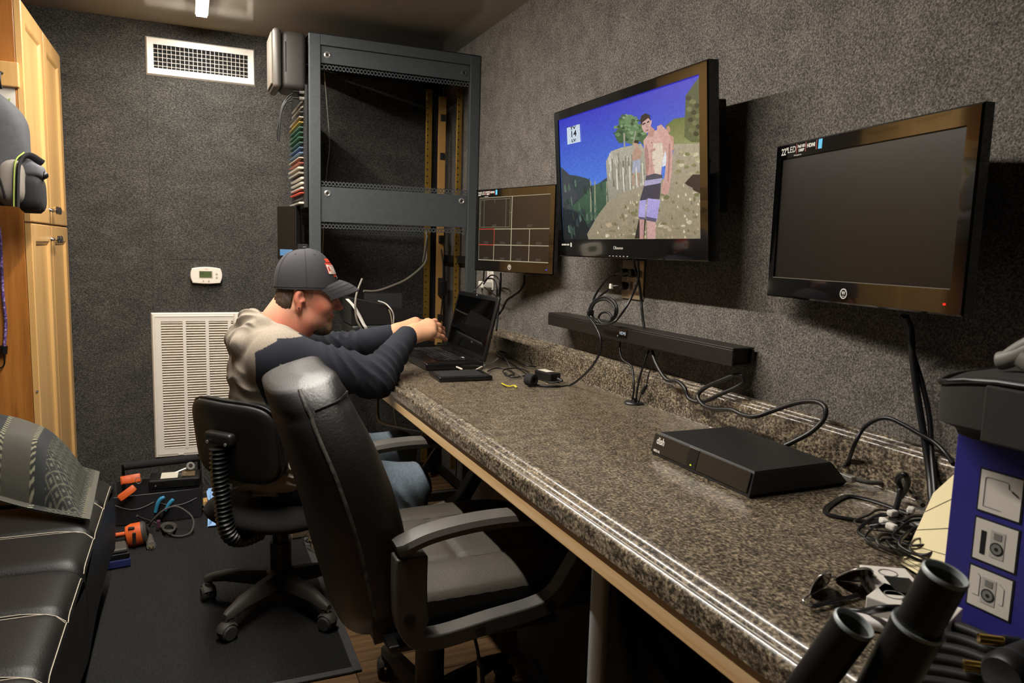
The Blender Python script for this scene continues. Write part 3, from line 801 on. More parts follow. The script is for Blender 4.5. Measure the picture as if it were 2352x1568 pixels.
# rating badge
P.poly([(189, 515), (279, 489), (284, 615), (193, 634)], 'c3d3e0')
scr = P.build('screen', attr_glow('tv_picture', 1.0, .22, 160), tv, (cx, cy, -.0042))
mb = MB()
for txt, (bx1, by1), sz, sxx in (('TV', (235, 517), .0125, 2.2), ('14', (238, 560), .0250, 1.55), ('LV', (239, 606), .0120, 1.9)):
    u, v = P.f(bx1, by1)
    mb.text(txt, sz, basis((1, 0, 0), (0, 1, 0), (0, 0, 1), ((u - .5) * sw_ + cx, (v - .5) * sh_ + cy, -.0004)), .0001, bold=.0004, sx=sxx)
mb.build('rating_letters', glow('ink_dark', '10131c', .25), scr)
M_print = mat('silver_print', 'c9c6bf', .5)
mb = MB(); mb.text('\u25a2Emerson', .011, basis((1, 0, 0), (0, 1, 0), (0, 0, 1), (-.015, -TVH / 2 + .028, .0004)), .0002); mb.build('brand_print', M_print, bz)
mb = MB(); mb.text('LED SMART HDMI', .0062, basis((1, 0, 0), (0, 1, 0), (0, 0, 1), (-TVW / 2 + .047, -TVH / 2 + .036, .0004)), .0002, bold=.0003); mb.box((-TVW / 2 + .084, -TVH / 2 + .036, .0004), (.008, .012, .0005)); mb.build('feature_print', M_print, bz)
mb = MB()
for k in range(6): mb.box((-.06 + k * .018, -TVH / 2 + .006, .0004), (.006, .0016, .0005))
mb.build('key_marks', M_print, bz)
MB().box((0, .02, -.075), (.30, .22, .05), bevel=.01).build('bulge', M_black, tv)
mb = MB()
mb.box((0, .02, -.107), (.42, .30, .012), bevel=.002)
mb.build('mount_plate', M_darkmetal, tv)
for sx in (-.28, .28): MB().box((sx, .02, -.085), (.03, .26, .055), bevel=.003).build('mount_arm', M_darkmetal, tv)

# --- 22 inch monitors
def monitor(label, pl, pr, z0, z1, tl=0.):
    pl, pr = Vector((*pl, 0)), Vector((*pr, 0))
    xd = (pr - pl).normalized(); zd = xd.cross(Vector((0, 0, 1))).normalized()
    zd = (zd * math.cos(tl) + Vector((0, 0, -1)) * math.sin(tl)).normalized(); yd = zd.cross(xd)
    w = (pr - pl).length; h = z1 - z0
    c = (pl + pr) / 2; c.z = (z0 + z1) / 2
    t = thing('monitor', label, 'monitor', M=basis(xd, yd, zd, c))
    cx, cy, sw, sh, bz = panel_case(t, w, h, (.020, .026, .030, .040), .020)
    k = w / .505
    def at_(x, y): return basis((1, 0, 0), (0, 1, 0), (0, 0, 1), (-w / 2 + x * k, h / 2 - y, .0004))
    mb = MB()
    mb.text('22"', .019, at_(.030, .0165), .0002, bold=.0003, sx=.8); mb.text('LED', .017, at_(.054, .0145), .0002, sx=.95)
    mb.text('Full HD', .0075, at_(.085, .0105), .0002, bold=.0003); mb.text('1080P', .0075, at_(.085, .0185), .0002, bold=.0003)
    mb.text('HDMI', .010, at_(.115, .0125), .0002, bold=.0004)
    mb.build('feature_print', M_print, bz)
    mb = MB()
    for x in (.070, .099, .132): mb.box((-w / 2 + x * k, h / 2 - .0135, .0004), (.0025 * k, .018, .0004))
    mb.build('divider_print', mat('red_print', '7c1a14', .5), bz)
    MB().box((-w / 2 + .143 * k, h / 2 - .0135, .0004), (.011 * k, .018, .0006)).build('energy_sticker', mat('sticker_blue', '4fb6e6', .5), bz)
    mb = MB(); mb.text('Westinghouse', .0042, at_(.062, .0265), .0002, align='LEFT'); mb.build('small_print', M_print, bz)
    M_ = basis((1, 0, 0), (0, 1, 0), (0, 0, 1), (-.01, -h / 2 + .019, .0002))
    mb = MB(); mb.lathe([(.0075, 0), (.0095, 0), (.0095, .0006), (.0075, .0006)], 24, M_); mb.text('W', .009, M_ @ Matrix.Translation((0, .001, .0003)), .0002, bold=.0003); mb.box((-.01, -h / 2 + .0145, .0005), (.007, .001, .0005)); mb.build('logo', M_print, bz)
    mt = MB(); mt.box((0, 0, -.050), (.11, .11, .012), bevel=.002); mt.build('mount_plate', M_darkmetal, t)
    wx = t.matrix_world.inverted() @ Vector((XW - .003, c.y, c.z))
    MB().cyl((0, 0, -.055), (wx.x, wx.y, wx.z), .017, n=14).build('mount_arm', M_darkmetal, t, 40)
    return t, cx, cy, sw, sh, bz, w, h
tR, cx, cy, sw, sh, bzR, wR, hR = monitor('dark switched-off monitor swung out from the wall above the soundless box', (1.135, 1.228), (1.057, .733), 1.0965, 1.410)
tR['label'] = 'switched-off black monitor with a red standby light, swung out from the wall'
MB().box((cx, cy, -.0042), (sw, sh, .0016)).build('screen', mat('matt_screen', '0f0c09', .33, spec=.4), tR)
MB().box((wR / 2 - .034, -hR / 2 + .017, .0006), (.004, .003, .001)).build('standby_light', glow('red_led', 'ff2010', 2.), bzR)
MB().box((cx, -hR / 2 + .0405, .0003), (sw, .0012, .0008)).build('trim_line', mat('trim_grey', '6b655c', .4), bzR)

tL, cx, cy, sw, sh, bzL, wL, hL = monitor('black monitor showing an empty multi-view grid of thin lines', (1.020, 2.700), (1.143, 2.262), 1.098, 1.405)
PL = Pic(sw, sh, homog(((240, 225), (1040, 183), (1045, 988), (250, 935))))
PL.poly([(240, 225), (1040, 183), (1045, 988), (250, 935)], '16110d')
def bar(u0, v0, u1, v1, c, t=.006):
    PL.k += 1; z = .000006 * PL.k
    if abs(u1 - u0) > abs(v1 - v0): q = [(u0, v0 - t), (u1, v1 - t), (u1, v1 + t), (u0, v0 + t)]
    else: q = [(u0 - t * .62, v0), (u0 + t * .62, v0), (u1 + t * .62, v1), (u1 - t * .62, v1)]
    o_ = len(PL.v); PL.v += [((u - .5) * sw, (v - .5) * sh, z) for u, v in q]; PL.fc.append((o_, o_ + 1, o_ + 2, o_ + 3)); PL.c.append([lin(c)] * 4)
Lc = 'a8a286'; Ld = '6d6a55'
bar(0, .995, 1, .995, Lc, .004); bar(0, .006, 1, .006, Lc); bar(0, .5, 1, .5, Lc); bar(0, .25, 1, .25, Lc)
bar(.004, 0, .004, 1, Ld); bar(.485, 0, .485, 1, Lc, .008)
bar(.235, 0, .235, .5, Lc); bar(.735, 0, .735, .5, Lc)
bar(0, .5, .235, .5, 'b8402c'); bar(.235, .25, .235, .5, 'b8402c'); bar(0, .25, .235, .25, 'b8402c')
for (a, b, c_, d) in ((.02, .965, .46, .965), (.02, .53, .46, .53)): bar(a, b, c_, d, Ld, .004)
for x in (.02, .075, .40, .46): bar(x, .53, x, .965, Ld, .004)
bar(.235, .9, .235, .965, Ld, .003); bar(.0, .75, .03, .75, Ld, .004); bar(.45, .75, .48, .75, Ld, .004)
for (u, v) in ((.235, .555), (.735, .545), (.115, .285), (.36, .285), (.60, .285), (.86, .285), (.115, .035), (.36, .035), (.60, .035), (.86, .04)):
    PL.k += 1; z = .000006 * PL.k; o_ = len(PL.v)
    PL.v += [((u + a - .5) * sw, (v + b - .5) * sh, z) for a, b in ((-.035, -.02), (.035, -.02), (.035, .02), (-.035, .02))]
    PL.fc.append((o_, o_ + 1, o_ + 2, o_ + 3)); PL.c.append([lin('34312a')] * 4)
PL.build('screen', attr_glow('multiview_picture', 1.0), tL, (cx, cy, -.0035))
MB().box((wL / 2 - .034, -hL / 2 + .017, .0006), (.004, .003, .001)).build('standby_light', glow('blue_led', '3040ff', 2.), bzL)

# --- sound bar
sbx = XW - .072
ya, yb = on(1259.5, 730, 0, sbx).y, on(1683, 820, 0, sbx).y
sbz1, sbz0 = on(1259.5, 716.6, 0, sbx).z, on(1259.5, 745.3, 0, sbx).z
sb = thing('sound_bar', 'long black soundbar fixed to the wall above the worktop', 'soundbar', (XW, (ya + yb) / 2, sbz0))
L2 = (ya - yb) / 2; H = sbz1 - sbz0; D = .062
M_sb = mat('soundbar_black', '14110e', .45, noise=(500, '1b1713', .2))
th_c = .004
prf = [(-.012, .0), (-D - .010, .0), (-D - .010, H), (-.004, H), (-.004, .0)]
mb = MB()
mb.box((-D / 2 - .010, 0, H - th_c / 2), (D, 2 * L2, th_c), bevel=.0015); mb.build('top_cover', M_sb, sb)
MB().box((-D - .0085, 0, H / 2 - .002), (.005, 2 * L2, H - .0045), bevel=.0015).build('front_grille', M_sb, sb)
MB().box((-.0125, 0, H / 2), (.006, 2 * L2, H - .01), bevel=.001).build('back_plate', M_sb, sb)
MB().box((-D / 2 - .010, 0, th_c / 2), (D - .008, 2 * L2, th_c), bevel=.001).build('bottom_cover', M_sb, sb)
for sy in (-1, 1):
    e = MB().box((-D / 2 - .010, sy * (L2 - .012), H / 2), (D - .014, .002, H - .010)).build('end_mesh', M_rackd, sb)
    mb = MB()
    for k in range(9): mb.box((-D / 2 - .010, sy * (L2 - .0105), .008 + k * (H - .016) / 8), (D - .016, .002, .0012))
    mb.build('mesh_bars', M_sb, e)
MB().box((-.005, 0, H * .6), (.009, .5, .03)).build('wall_bracket', M_darkmetal, sb)
dpy = on(1430, 767, 0, sbx).y - (ya + yb) / 2
dp = MB().box((-D - .0115, dpy, H * .55), (.0012, .052, .024), bevel=.0005, seg=1).build('display', mat('display_black', '030303', .15), sb)
mb = MB(); mb.text('HDMI', .013, basis((0, -1, 0), (0, 0, 1), (-1, 0, 0), (-D - .0124, dpy - .003, H * .55)), .0001); mb.box((-D - .0124, dpy + .022, H * .55 - .009), (.0005, .003, .003)); mb.build('display_letters', glow('display_white', 'c8d4dc', .8), dp)

# --- wall outlets
def outlet(label, c, nx=2, m=None):
    t = thing('wall_outlet', label, 'outlet', c)
    w = .070 + (nx - 1) * .046; h = .116
    MB().box((-.0028, 0, 0), (.0055, w, h), bevel=.0025, seg=3).build('cover_plate', m or mat('plate_steel_beige', '9a8a70', .35, .5), t, 40)
    for i in range(nx):
        for k in (-1, 1):
            y = (i - (nx - 1) / 2) * .046
            r = MB().box((-.0062, y, k * .0195), (.0025, .029, .0275), bevel=.0012).build('socket', mat('socket_white', 'd6d0c4', .4), t)
            mb = MB()
            for s in (-1, 1): mb.box((-.0076, y + s * .0064, k * .0195 + .003), (.0006, .0022, .008))
            mb.cyl((-.0073, y, k * .0195 - .008), (-.0079, y, k * .0195 - .008), .0026, n=8)
            mb.build('slots', M_black, r)
    for i in range(nx): MB().cyl((-.0055, (i - (nx - 1) / 2) * .046, 0), (-.0068, (i - (nx - 1) / 2) * .046, 0), .003, n=8).build('screw', M_steel, t)
    return t
oc = (wall(1433, 650) + wall(1479, 655)) / 2
OC = Vector((XW, oc.y, wall(1477, 690).z + .0575))
outlet('beige double wall outlet under the television with plugs in it', OC)
pc = wall(1128, 640)
o2 = outlet('white single wall outlet below the grid-picture monitor', Vector((XW, pc.y, pc.z + .01)), 1, mat('plate_white', 'd8d3c8', .4))
MB().box((-.028, .0, -.035), (.045, .05, .028), bevel=.004).build('plug_block', mat('block_white', 'd8d3c8', .4), o2)
def plug(name, c, label, m, white=None):
    t = thing(name, label, 'plug', c)
    MB().box((-.012, 0, 0), (.022, .024, .024), bevel=.006, seg=3).build('body', m, t, 40)
    MB().cyl((-.018, .004, 0), (-.026, .032, -.004), .0062, .0048, n=10).build('strain_relief', m, t, 40)
    for s in (-1, 1): MB().box((.003, s * .0064, 0), (.010, .0016, .006)).build('prong', M_steel, t)
    if white: MB().box((-.026, .045, -.004), (.010, .012, .016), bevel=.002).build('tag', white, t)
    return t
Pa = Vector((OC.x - .0085, OC.y + .023, OC.z + .0195)); Pb = Vector((OC.x - .0085, OC.y + .023, OC.z - .0195)); Pc2 = Vector((OC.x - .0085, OC.y - .023, OC.z + .0195))
plug('power_plug', Pa, 'black plug in the upper left socket under the television', M_black)
plug('power_plug', Pb, 'black plug with a white paper flag on its lead', M_black, mat('paper_white', 'cfc9be', .7))
plug('power_plug', Pc2, 'black plug in the right-hand socket under the television', M_black)
# --- cables on the right wall
def wl(px, py, off=.03): return wall(px, py, off)
cable('power_lead', [wl(1412, 632, .035), wl(1395, 640), wl(1373, 668), wl(1356, 702, .05), wl(1352, 722, .11), wl(1360, 740, .12), wl(1385, 746, .12), wl(1412, 738, .12), wl(1438, 705, .08), wl(1455, 672, .06), wl(1466, 640, .06), wl(1466, 615, .07), wl(1465, 596, .09)], .0036, M_cable, 'black lead sweeping from the upper outlet round under the television', 'cable', n=8)
cable('power_lead', [wl(1405, 660, .035), wl(1385, 674), wl(1365, 690, .05), wl(1353, 712, .09), wl(1352, 726, .115), wl(1366, 745, .125), wl(1378, 772, .13), wl(1379, 805, .13), wl(1362, 838, .13), wl(1340, 862, .125), top(1310, 884, .004), top(1275, 887, .004), top(1240, 885, .004), top(1222, 880, .004)], .0036, M_cable, 'black lead hanging over the soundbar down to the worktop', 'cable', n=8)
for k, (rr, dx, dy) in enumerate(((30, 0, 0), (27, -2, 3), (15, 2, 18))):
    pts = [wl(1388 + dx + rr * math.cos(a) * 1.0, 712 + dy + rr * math.sin(a) * (1.0 if k < 2 else .9), .10 + .004 * k) for a in [2 * PI * i / 14 for i in range(14)]]
    o = MB().tube(spline(pts, 5, True), .0034, 7, closed=True).build('coiled_lead', M_cable, None, 60, loc=pts[0])
    tag(o, ('outer turn of the black cable coil resting above the soundbar', 'second turn of the black cable coil above the soundbar', 'small inner loop of the black cable coil above the soundbar')[k], 'cable', 'coil above the soundbar')
o = MB().box(wl(1356, 718, .112), (.02, .012, .016), bevel=.003).build('cable_tie', M_black, None, None, loc=wl(1356, 718, .112)); tag(o, 'black hook-and-loop tie holding the cable coil', 'cable tie')
cable('video_cable', [wl(1455, 590, .10), wl(1457, 610, .07), wl(1466, 640, .055), wl(1472, 680, .03), wl(1474, 710, .03), wl(1477, 735, .03), wl(1480, 752, .03)], .004, M_cable, 'black video cable dropping from the television behind the soundbar', 'cable', n=8)
# drop cables below the sound bar, to the infrared puck
pk = top(1456, 927)
sbb = .045
cable('signal_lead', [wl(1424, 786, sbb), wl(1424, 805, .05), wl(1430, 825, .06), wl(1448, 838, .06), wl(1453, 850, .06), wl(1456, 890, .07), pk + Vector((-.002, .006, .006))], .003, M_cable, 'thin black lead with a kink, running from soundbar to black disc', 'cable')
cable('signal_lead', [wl(1490, 803, sbb), wl(1480, 832, .055), wl(1468, 872, .06), wl(1463, 900, .065), pk + Vector((.004, -.004, .006))], .003, M_cable, 'straight thin black lead running from soundbar to black disc', 'cable')
cable('signal_lead', [wl(1515, 810, sbb), wl(1498, 842, .05), wl(1490, 860, .05), wl(1484, 885, .055), wl(1472, 908, .06), pk + Vector((.010, -.008, .006))], [.0018] * 24 + [.0055] * 7 + [.0018] * 10, M_cable, 'thin black lead with a thick ferrite end beside the black disc', 'cable')
pt = thing('infrared_puck', 'flat black disc lying on the worktop below the soundbar', 'disc', pk)
MB().lathe([(0, .0005), (.026, .0005), (.027, .003), (.024, .0065), (0, .0075)], 28).build('disc', M_black, pt, 40)
MB().cyl((0, 0, .006), (0, 0, .016), .007, .004, n=12).build('strain_relief', M_black, pt, 40)
# ================================================================== left side: cabinet, backpack, sofa
M_oak = wood_mat('oak_veneer', '8a5420', 'a5682b', 'b97a38', 'Z', 8, .42, .25, .6)
M_maple = wood_mat('maple', 'c09255', 'cb9f62', 'd4ab70', 'Z', 3, .35, .35, .3)
M_knob = mat('chrome', 'c8c8c8', .12, 1.)
CX, CY0, CY1, CZ = -.472, 2.875, YB - .004, 1.925
cb = thing('tall_cabinet', 'tall oak cabinet with four pale maple panel doors', 'cabinet', (CX, CY0, 0))
cw = CY1 - CY0
MB().box((-.021 - .29, cw / 2, CZ / 2 + .002), (.58, cw, CZ - .006), bevel=.002).build('carcass', M_oak, cb)
def door(y0, y1, z0, z1, kz, ky):
    """frame and recessed panel with sloped bevel; face towards +x"""
    w, h = y1 - y0, z1 - z0; st = .058
    mb = MB(); yc, zc = (y0 + y1) / 2, (z0 + z1) / 2
    def ring(a, b, x): return [(x, yc - a, zc - b), (x, yc + a, zc - b), (x, yc + a, zc + b), (x, yc - a, zc + b)]
    R = [ring(w / 2, h / 2, -.0195), ring(w / 2, h / 2, -.003), ring(w / 2 - .003, h / 2 - .003, 0), ring(w / 2 - st, h / 2 - st, 0), ring(w / 2 - st - .006, h / 2 - st - .006, -.003), ring(w / 2 - st - .012, h / 2 - st - .012, -.009)]
    vs_ = sum(R, []); fs_ = [(3, 2, 1, 0), (20, 21, 22, 23)]
    for k in range(5):
        for j in range(4): fs_.append((k * 4 + j, k * 4 + (j + 1) % 4, k * 4 + 4 + (j + 1) % 4, k * 4 + 4 + j))
    mb.add(vs_, fs_)
    d = mb.build('door', M_maple, cb)
    kn = MB().lathe([(.008, 0), (.0055, .004), (.005, .014), (.010, .018), (.0155, .022), (.0150, .027), (.009, .030), (0, .031)], 20, basis((0, 1, 0), (0, 0, 1), (1, 0, 0), (.0003, ky, kz)))
    kn.build('knob', M_knob, d, 40)
zs = 1.224
mid = 3.268 - CY0
for (a, b, k) in ((.001, mid - .0012, mid - .03), (mid + .0012, cw - .001, mid + .03)):
    door(a, b, zs + .003, CZ, 1.278, k); door(a, b, .10, zs - .003, 1.170, k)
MB().box((-.32, cw / 2, .05), (.54, cw - .01, .095)).build('plinth', M_oak, cb)
for (px, py) in ((48, 313), (86, 898)):
    q = on(px, py, 1, CY0)
    MB().cyl((q.x - CX, -.0005, q.z), (q.x - CX, -.002, q.z), .004, n=10).build('screw', M_steel, cb)
# coat board with poster
q0 = on(41, 143, 1, CY0 - .02); q1 = on(41, 200, 1, CY0 - .02)
cbz = (q0.z + q1.z) / 2; cbh = q0.z - q1.z
hk = thing('coat_board', 'pale maple board with coat hooks screwed to the cabinet side', 'coat rack', (q0.x - .24, CY0, cbz))
MB().box((0, -.0105, 0), (.48, .019, cbh), bevel=.003).build('board', M_maple, hk)
for x in (.196, -.05):
    h_ = MB(); h_.tube(spline([(x, -.02, .0), (x, -.05, -.005), (x, -.062, -.03), (x, -.05, -.05), (x, -.04, -.045)], 6), .004, 8); h_.build('hook', M_darkmetal, hk, 60)
q2 = on(35, 210, 1, CY0); q3 = on(35, 252, 1, CY0)
po = thing('paper_notice', 'white and lime green paper notice behind the backpack', 'poster', (q2.x - .10, CY0 - .0012, q3.z))
MB().box((0, 0, 0), (.20, .0014, .16)).build('sheet', mat('paper_white', 'cfc9be', .7), po)
M_lime = mat('lime_print', '8ea12a', .6)
mb = MB()
for a in ([(-.02, .02), (.045, .05), (.02, .01)], [(.03, -.005), (.085, .035), (.085, .005), (.05, -.02)], [(-.06, .05), (-.01, .05), (-.01, .03)]):
    mb.prism([(p[0], p[1]) for p in a], .0007, .0012, basis((1, 0, 0), (0, 0, 1), (0, -1, 0)))
mb.build('print', M_lime, po)

# --- backpack
bp0 = Vector((-.645, 2.745, 1.25))
bp = thing('backpack', 'grey backpack with black mesh side pocket hanging on the cabinet side', 'backpack', bp0)
M_bp = mat('backpack_grey', '424347', .8, noise=(60, '38393c', .2), bump=(700, .3))
M_bpd = mat('backpack_dark', '161618', .8, bump=(500, .4))
M_bpl = mat('backpack_pale', '857d74', .8, bump=(600, .3))
def sup(a, e): return math.copysign(abs(a) ** e, a)
def bag(wf, df, z0, z1, cx=0, cy=0, n=40, m=22, e=.62, wob=0.):
    def f(u, v):
        a = 2 * PI * u; t = v
        w_, d_ = wf(t), df(t)
        rr = 1 + wob * math.sin(5 * a + 9 * t) + wob * math.sin(11 * t + 2 * a)
        return (cx + w_ * sup(math.cos(a), e) * rr, cy + d_ * sup(math.sin(a), e) * rr, z0 + (z1 - z0) * t)
    return f
wf = lambda t: .205 * math.sqrt(max(1e-4, 1 - abs(2 * t - .62) ** 3 * .45)) * (1 if t < .55 else max(.02, 1 - ((t - .55) / .45) ** 2.6 * .85))
df = lambda t: .088 * math.sqrt(max(.02, 1 - abs(2 * t - .8) ** 3 * .75)) * min(1, .35 + t * 6) * min(1, .2 + (1 - t) * 5)
mb = MB(); mb.grid(bag(wf, df, .02, .44, wob=.012), 48, 26, cu=True)
mb.build('main_body', M_bp, bp, 60)
wf2 = lambda t: .135 * math.sqrt(max(.02, 1 - abs(2 * t - 1) ** 4))
df2 = lambda t: .045 * math.sqrt(max(.02, 1 - abs(2 * t - .9) ** 4))
MB().grid(bag(wf2, df2, .015, .235, -.04, -.085, wob=.02), 40, 18, cu=True).build('front_pocket', mat('backpack_mid', '47474c', .8, noise=(40, '3c3c41', .2), bump=(700, .3)), bp, 60)
MB().grid(bag(lambda t: .040 * math.sqrt(max(.03, 1 - abs(2 * t - .9) ** 4)), lambda t: .062 * math.sqrt(max(.03, 1 - abs(2 * t - 1) ** 4)), .02, .175, .155, -.022), 28, 14, cu=True).build('side_panel', M_bpl, bp, 60)
MB().grid(bag(lambda t: .036 * math.sqrt(max(.03, 1 - abs(2 * t - .9) ** 4)), lambda t: .06 * math.sqrt(max(.03, 1 - abs(2 * t - 1) ** 4)), .0, .130, .200, .0), 28, 14, cu=True).build('mesh_pocket', M_bpd, bp, 60)
MB().grid(bag(lambda t: .030 * math.sqrt(max(.03, 1 - abs(2 * t - .6) ** 4)), lambda t: .05 * math.sqrt(max(.03, 1 - abs(2 * t - 1) ** 4)), .105, .165, .208, -.005), 24, 10, cu=True).build('pocket_flap', mat('flap_grey', '5a5a60', .8), bp, 60)
MB().tube(spline([(.176, -.086, .015), (.180, -.090, .08), (.186, -.083, .145), (.205, -.06, .172), (.235, -.02, .155)], 8), .011, 8, flat=.4).build('strap', M_bpd, bp, 60)
MB().tube(spline([(.166, -.090, .015), (.170, -.093, .08), (.176, -.086, .150), (.195, -.064, .180)], 8), .0022, 6).build('piping', mat('lime_piping', 'a9bd5a', .6), bp, 60)
MB().ball((.238, -.02, .118), (.012, .012, .012), 10).build('cord_lock', M_black, bp, 60)
MB().ball((.215, -.035, .018), (.016, .012, .010), 10).build('buckle', M_black, bp, 60)
for (xs_, tilt_) in ((.0, 0), (.055, .02)):
    MB().tube(spline([(xs_ - .005, -.088, .30), (xs_ + .01, -.094, .24), (xs_ + .05 + tilt_, -.086, .12), (xs_ + .07 + tilt_, -.080, .04)], 8), .003, 6).build('zip', M_bpd, bp, 60)
zp = MB().tube(spline([(.002, -.098, .345), (.010, -.112, .33), (.024, -.11, .30), (.020, -.108, .29), (.005, -.110, .325)], 6), .003, 6).build('zip_pull', M_black, bp, 60)
MB().tube(spline([(.005, -.134, .125), (.012, -.138, .10), (.020, -.136, .075)], 6), [.003] * 6 + [.007] * 7, 8).build('zip_pull', M_black, bp, 60)
MB().tube(spline([(-.03, -.01, .375), (-.02, -.03, .43), (.0, -.035, .445), (.03, -.02, .40)], 6), .006, 8, flat=.5).build('haul_loop', M_bpd, bp, 60)
# --- bungee cord
def cs(px, py, off=.012): return on(px, py, 1, CY0 - off)
bg = thing('bungee_cord', 'purple speckled bungee cord with a black hook hanging on the cabinet side', 'bungee cord', cs(2, 560))
b0 = bg.location
MB().tube([p - b0 for p in spline([cs(-12, 470), cs(0, 545), cs(4, 620), cs(7, 680), cs(13, 735), cs(12, 770), cs(9, 800)], 8)], .0048, 8).build('cord', ramp_mat('bungee_purple', [(.4, '2d2440'), (.55, '5c3f86'), (.7, 'b9a6c4')], 120, .7), bg, 60)
MB().tube([p - b0 for p in (cs(9, 794), cs(8, 812))], .011, 12).build('end_stop', M_black, bg, 60)
MB().tube([p - b0 for p in spline([cs(8, 810), cs(11, 825), cs(8, 840), cs(-2, 845), cs(-8, 836)], 6)], .0025, 8).build('hook', M_black, bg, 60)

# --- sofa
M_lea = mat('black_leather', '0a0908', .46, spec=.32, bump=(260, .25), noise=(8, '0f0e0c', .2))
M_thread = mat('stitch_thread', 'b4aa98', .7)
SX, SZ = -.25, .385
sf_ = thing('sofa', 'black leather sofa with pale double stitching along the left wall', 'sofa', (-.66, 1.6, 0))
so = sf_.location
def L_(p): return Vector(p) - so
secs = [(1.975, 2.70), (1.245, 1.970), (.515, 1.240)]
MB().box(L_((-.65, 1.6075, .18)), (.77, 2.17, .17), bevel=.02, seg=3).build('base', M_lea, sf_, 40)
for y in (.62, 1.6, 2.58):
    for x in (-.98, -.36): MB().cyl(L_((x, y, .012)), L_((x, y, .10)), .022, .028, n=14).build('foot', M_black, sf_, 40)
def seat_z(x, y, y0, y1):
    u = (x - SX) / .70 + 1; v = (y - y0) / (y1 - y0)     # u: 0 at the back, 1 at the front
    e = min(v, 1 - v) * (y1 - y0); f_ = (SX - x)
    z = SZ + .012
    z -= .030 * math.exp(-e / .012) + .035 * math.exp(-f_ / .018)
    for vv in (.33, .67): z -= .010 * math.exp(-((v - vv) * (y1 - y0) / .012) ** 2)
    return z
for (y0, y1) in secs:
    mb = MB(); N, K = 40, 150
    xs = [SX - .70 * (1 - math.sin(PI / 2 * i / (N - 1))) for i in range(N)]
    def g(u, v):
        x = xs[int(round(u * (N - 1)))]; y = y0 + (y1 - y0) * (.5 - .5 * math.cos(PI * v)) * .998 + .0005
        return L_((x, y, seat_z(x, y, y0, y1)))
    mb.grid(g, N, K)
    # front drop
    mb.add([L_((SX + .004 * math.sin(PI * j / 8), y0 + (y1 - y0) * v, seat_z(SX, y0 + (y1 - y0) * v, y0, y1) - (.0 + .19 * j / 8))) for j in range(9) for v in (0, .25, .5, .75, 1)],
           [(j * 5 + k, j * 5 + k + 1, j * 5 + k + 6, j * 5 + k + 5) for j in range(8) for k in range(4)])
    cu_ = mb.build('seat_cushion', M_lea, sf_, 70)
    n_ = 24
    for yy in (y0 + .0006, y1 - .0006):
        end = MB()
        pts = [(SX - .70 + .70 * i / n_, yy, seat_z(SX - .70 + .70 * i / n_, yy, y0, y1)) for i in range(n_ + 1)]
        end.poly([L_(p) for p in pts] + [L_((SX, yy, .19)), L_((SX - .70, yy, .19))])
        end.build('cushion_side', M_lea, cu_)
    for vv in (.33, .67):
        for s_ in (-.0065, .0065):
            pts = []
            for i in range(40):
                x = SX - .006 - .68 * (1 - i / 39); y = y0 + (y1 - y0) * vv + s_ + .06 * (1 - min(1, (SX - x) / .10)) ** 2 * -.35
                pts.append(L_((x, y, seat_z(x, y, y0, y1) + .0018)))
            MB().tube(pts, .0011, 5).build('stitch_line', M_thread, cu_)
    MB().tube([L_((SX - .004, y0 + .012 + (y1 - y0 - .024) * i / 40, seat_z(SX - .004, y0 + .012 + (y1 - y0 - .024) * i / 40, y0, y1) + .0020)) for i in range(41)], .0011, 5).build('stitch_line', M_thread, cu_)
    for xx in (-.60, -.585):
        MB().tube([L_((xx - .02 * math.sin(PI * i / 30), y0 + .02 + (y1 - y0 - .04) * i / 30, seat_z(xx, y0 + .02 + (y1 - y0 - .04) * i / 30, y0, y1) + .0018)) for i in range(31)], .0011, 5).build('stitch_line', M_thread, cu_)
    MB().box(L_((-.955, (y0 + y1) / 2, .56)), (.13, y1 - y0 - .006, .50), rotm(ry=-8), bevel=.045, seg=4).build('back_cushion', M_lea, sf_, 60)

# --- patterned pillow
def attr_mat(name, rough=.85, bump=None, sheen=0.):
    m, nt, b = _mat(name); a = nt.nodes.new('ShaderNodeAttribute'); a.attribute_name = 'Col'
    nt.links.new(a.outputs['Color'], b.inputs['Base Color']); b.inputs['Roughness'].default_value = rough
    b.inputs['Sheen Weight'].default_value = sheen
    if bump:
        tc = nt.nodes.new('ShaderNodeTexCoord'); n = nt.nodes.new('ShaderNodeTexNoise'); n.inputs['Scale'].default_value = bump[0]
        bp_ = nt.nodes.new('ShaderNodeBump'); bp_.inputs['Strength'].default_value = bump[1]; bp_.inputs['Distance'].default_value = .002
        nt.links.new(tc.outputs['Object'], n.inputs['Vector']); nt.links.new(n.outputs['Fac'], bp_.inputs['Height']); nt.links.new(bp_.outputs[0], b.inputs['Normal'])
    return m
def paint(o, fn):
    me = o.data; ca = me.color_attributes.new('Col', 'FLOAT_COLOR', 'POINT')
    arr = []
    for i in range(len(me.vertices)): arr += [*lin(fn(i)), 1.]
    ca.data.foreach_set('color', arr)
FR, BR_, BL_, FL_ = Vector((-.265, 2.235, .408)), Vector((-.285, 2.69, .415)), Vector((-.82, 2.80, .63)), Vector((-.86, 2.62, .50))
NU, NV = 230, 150
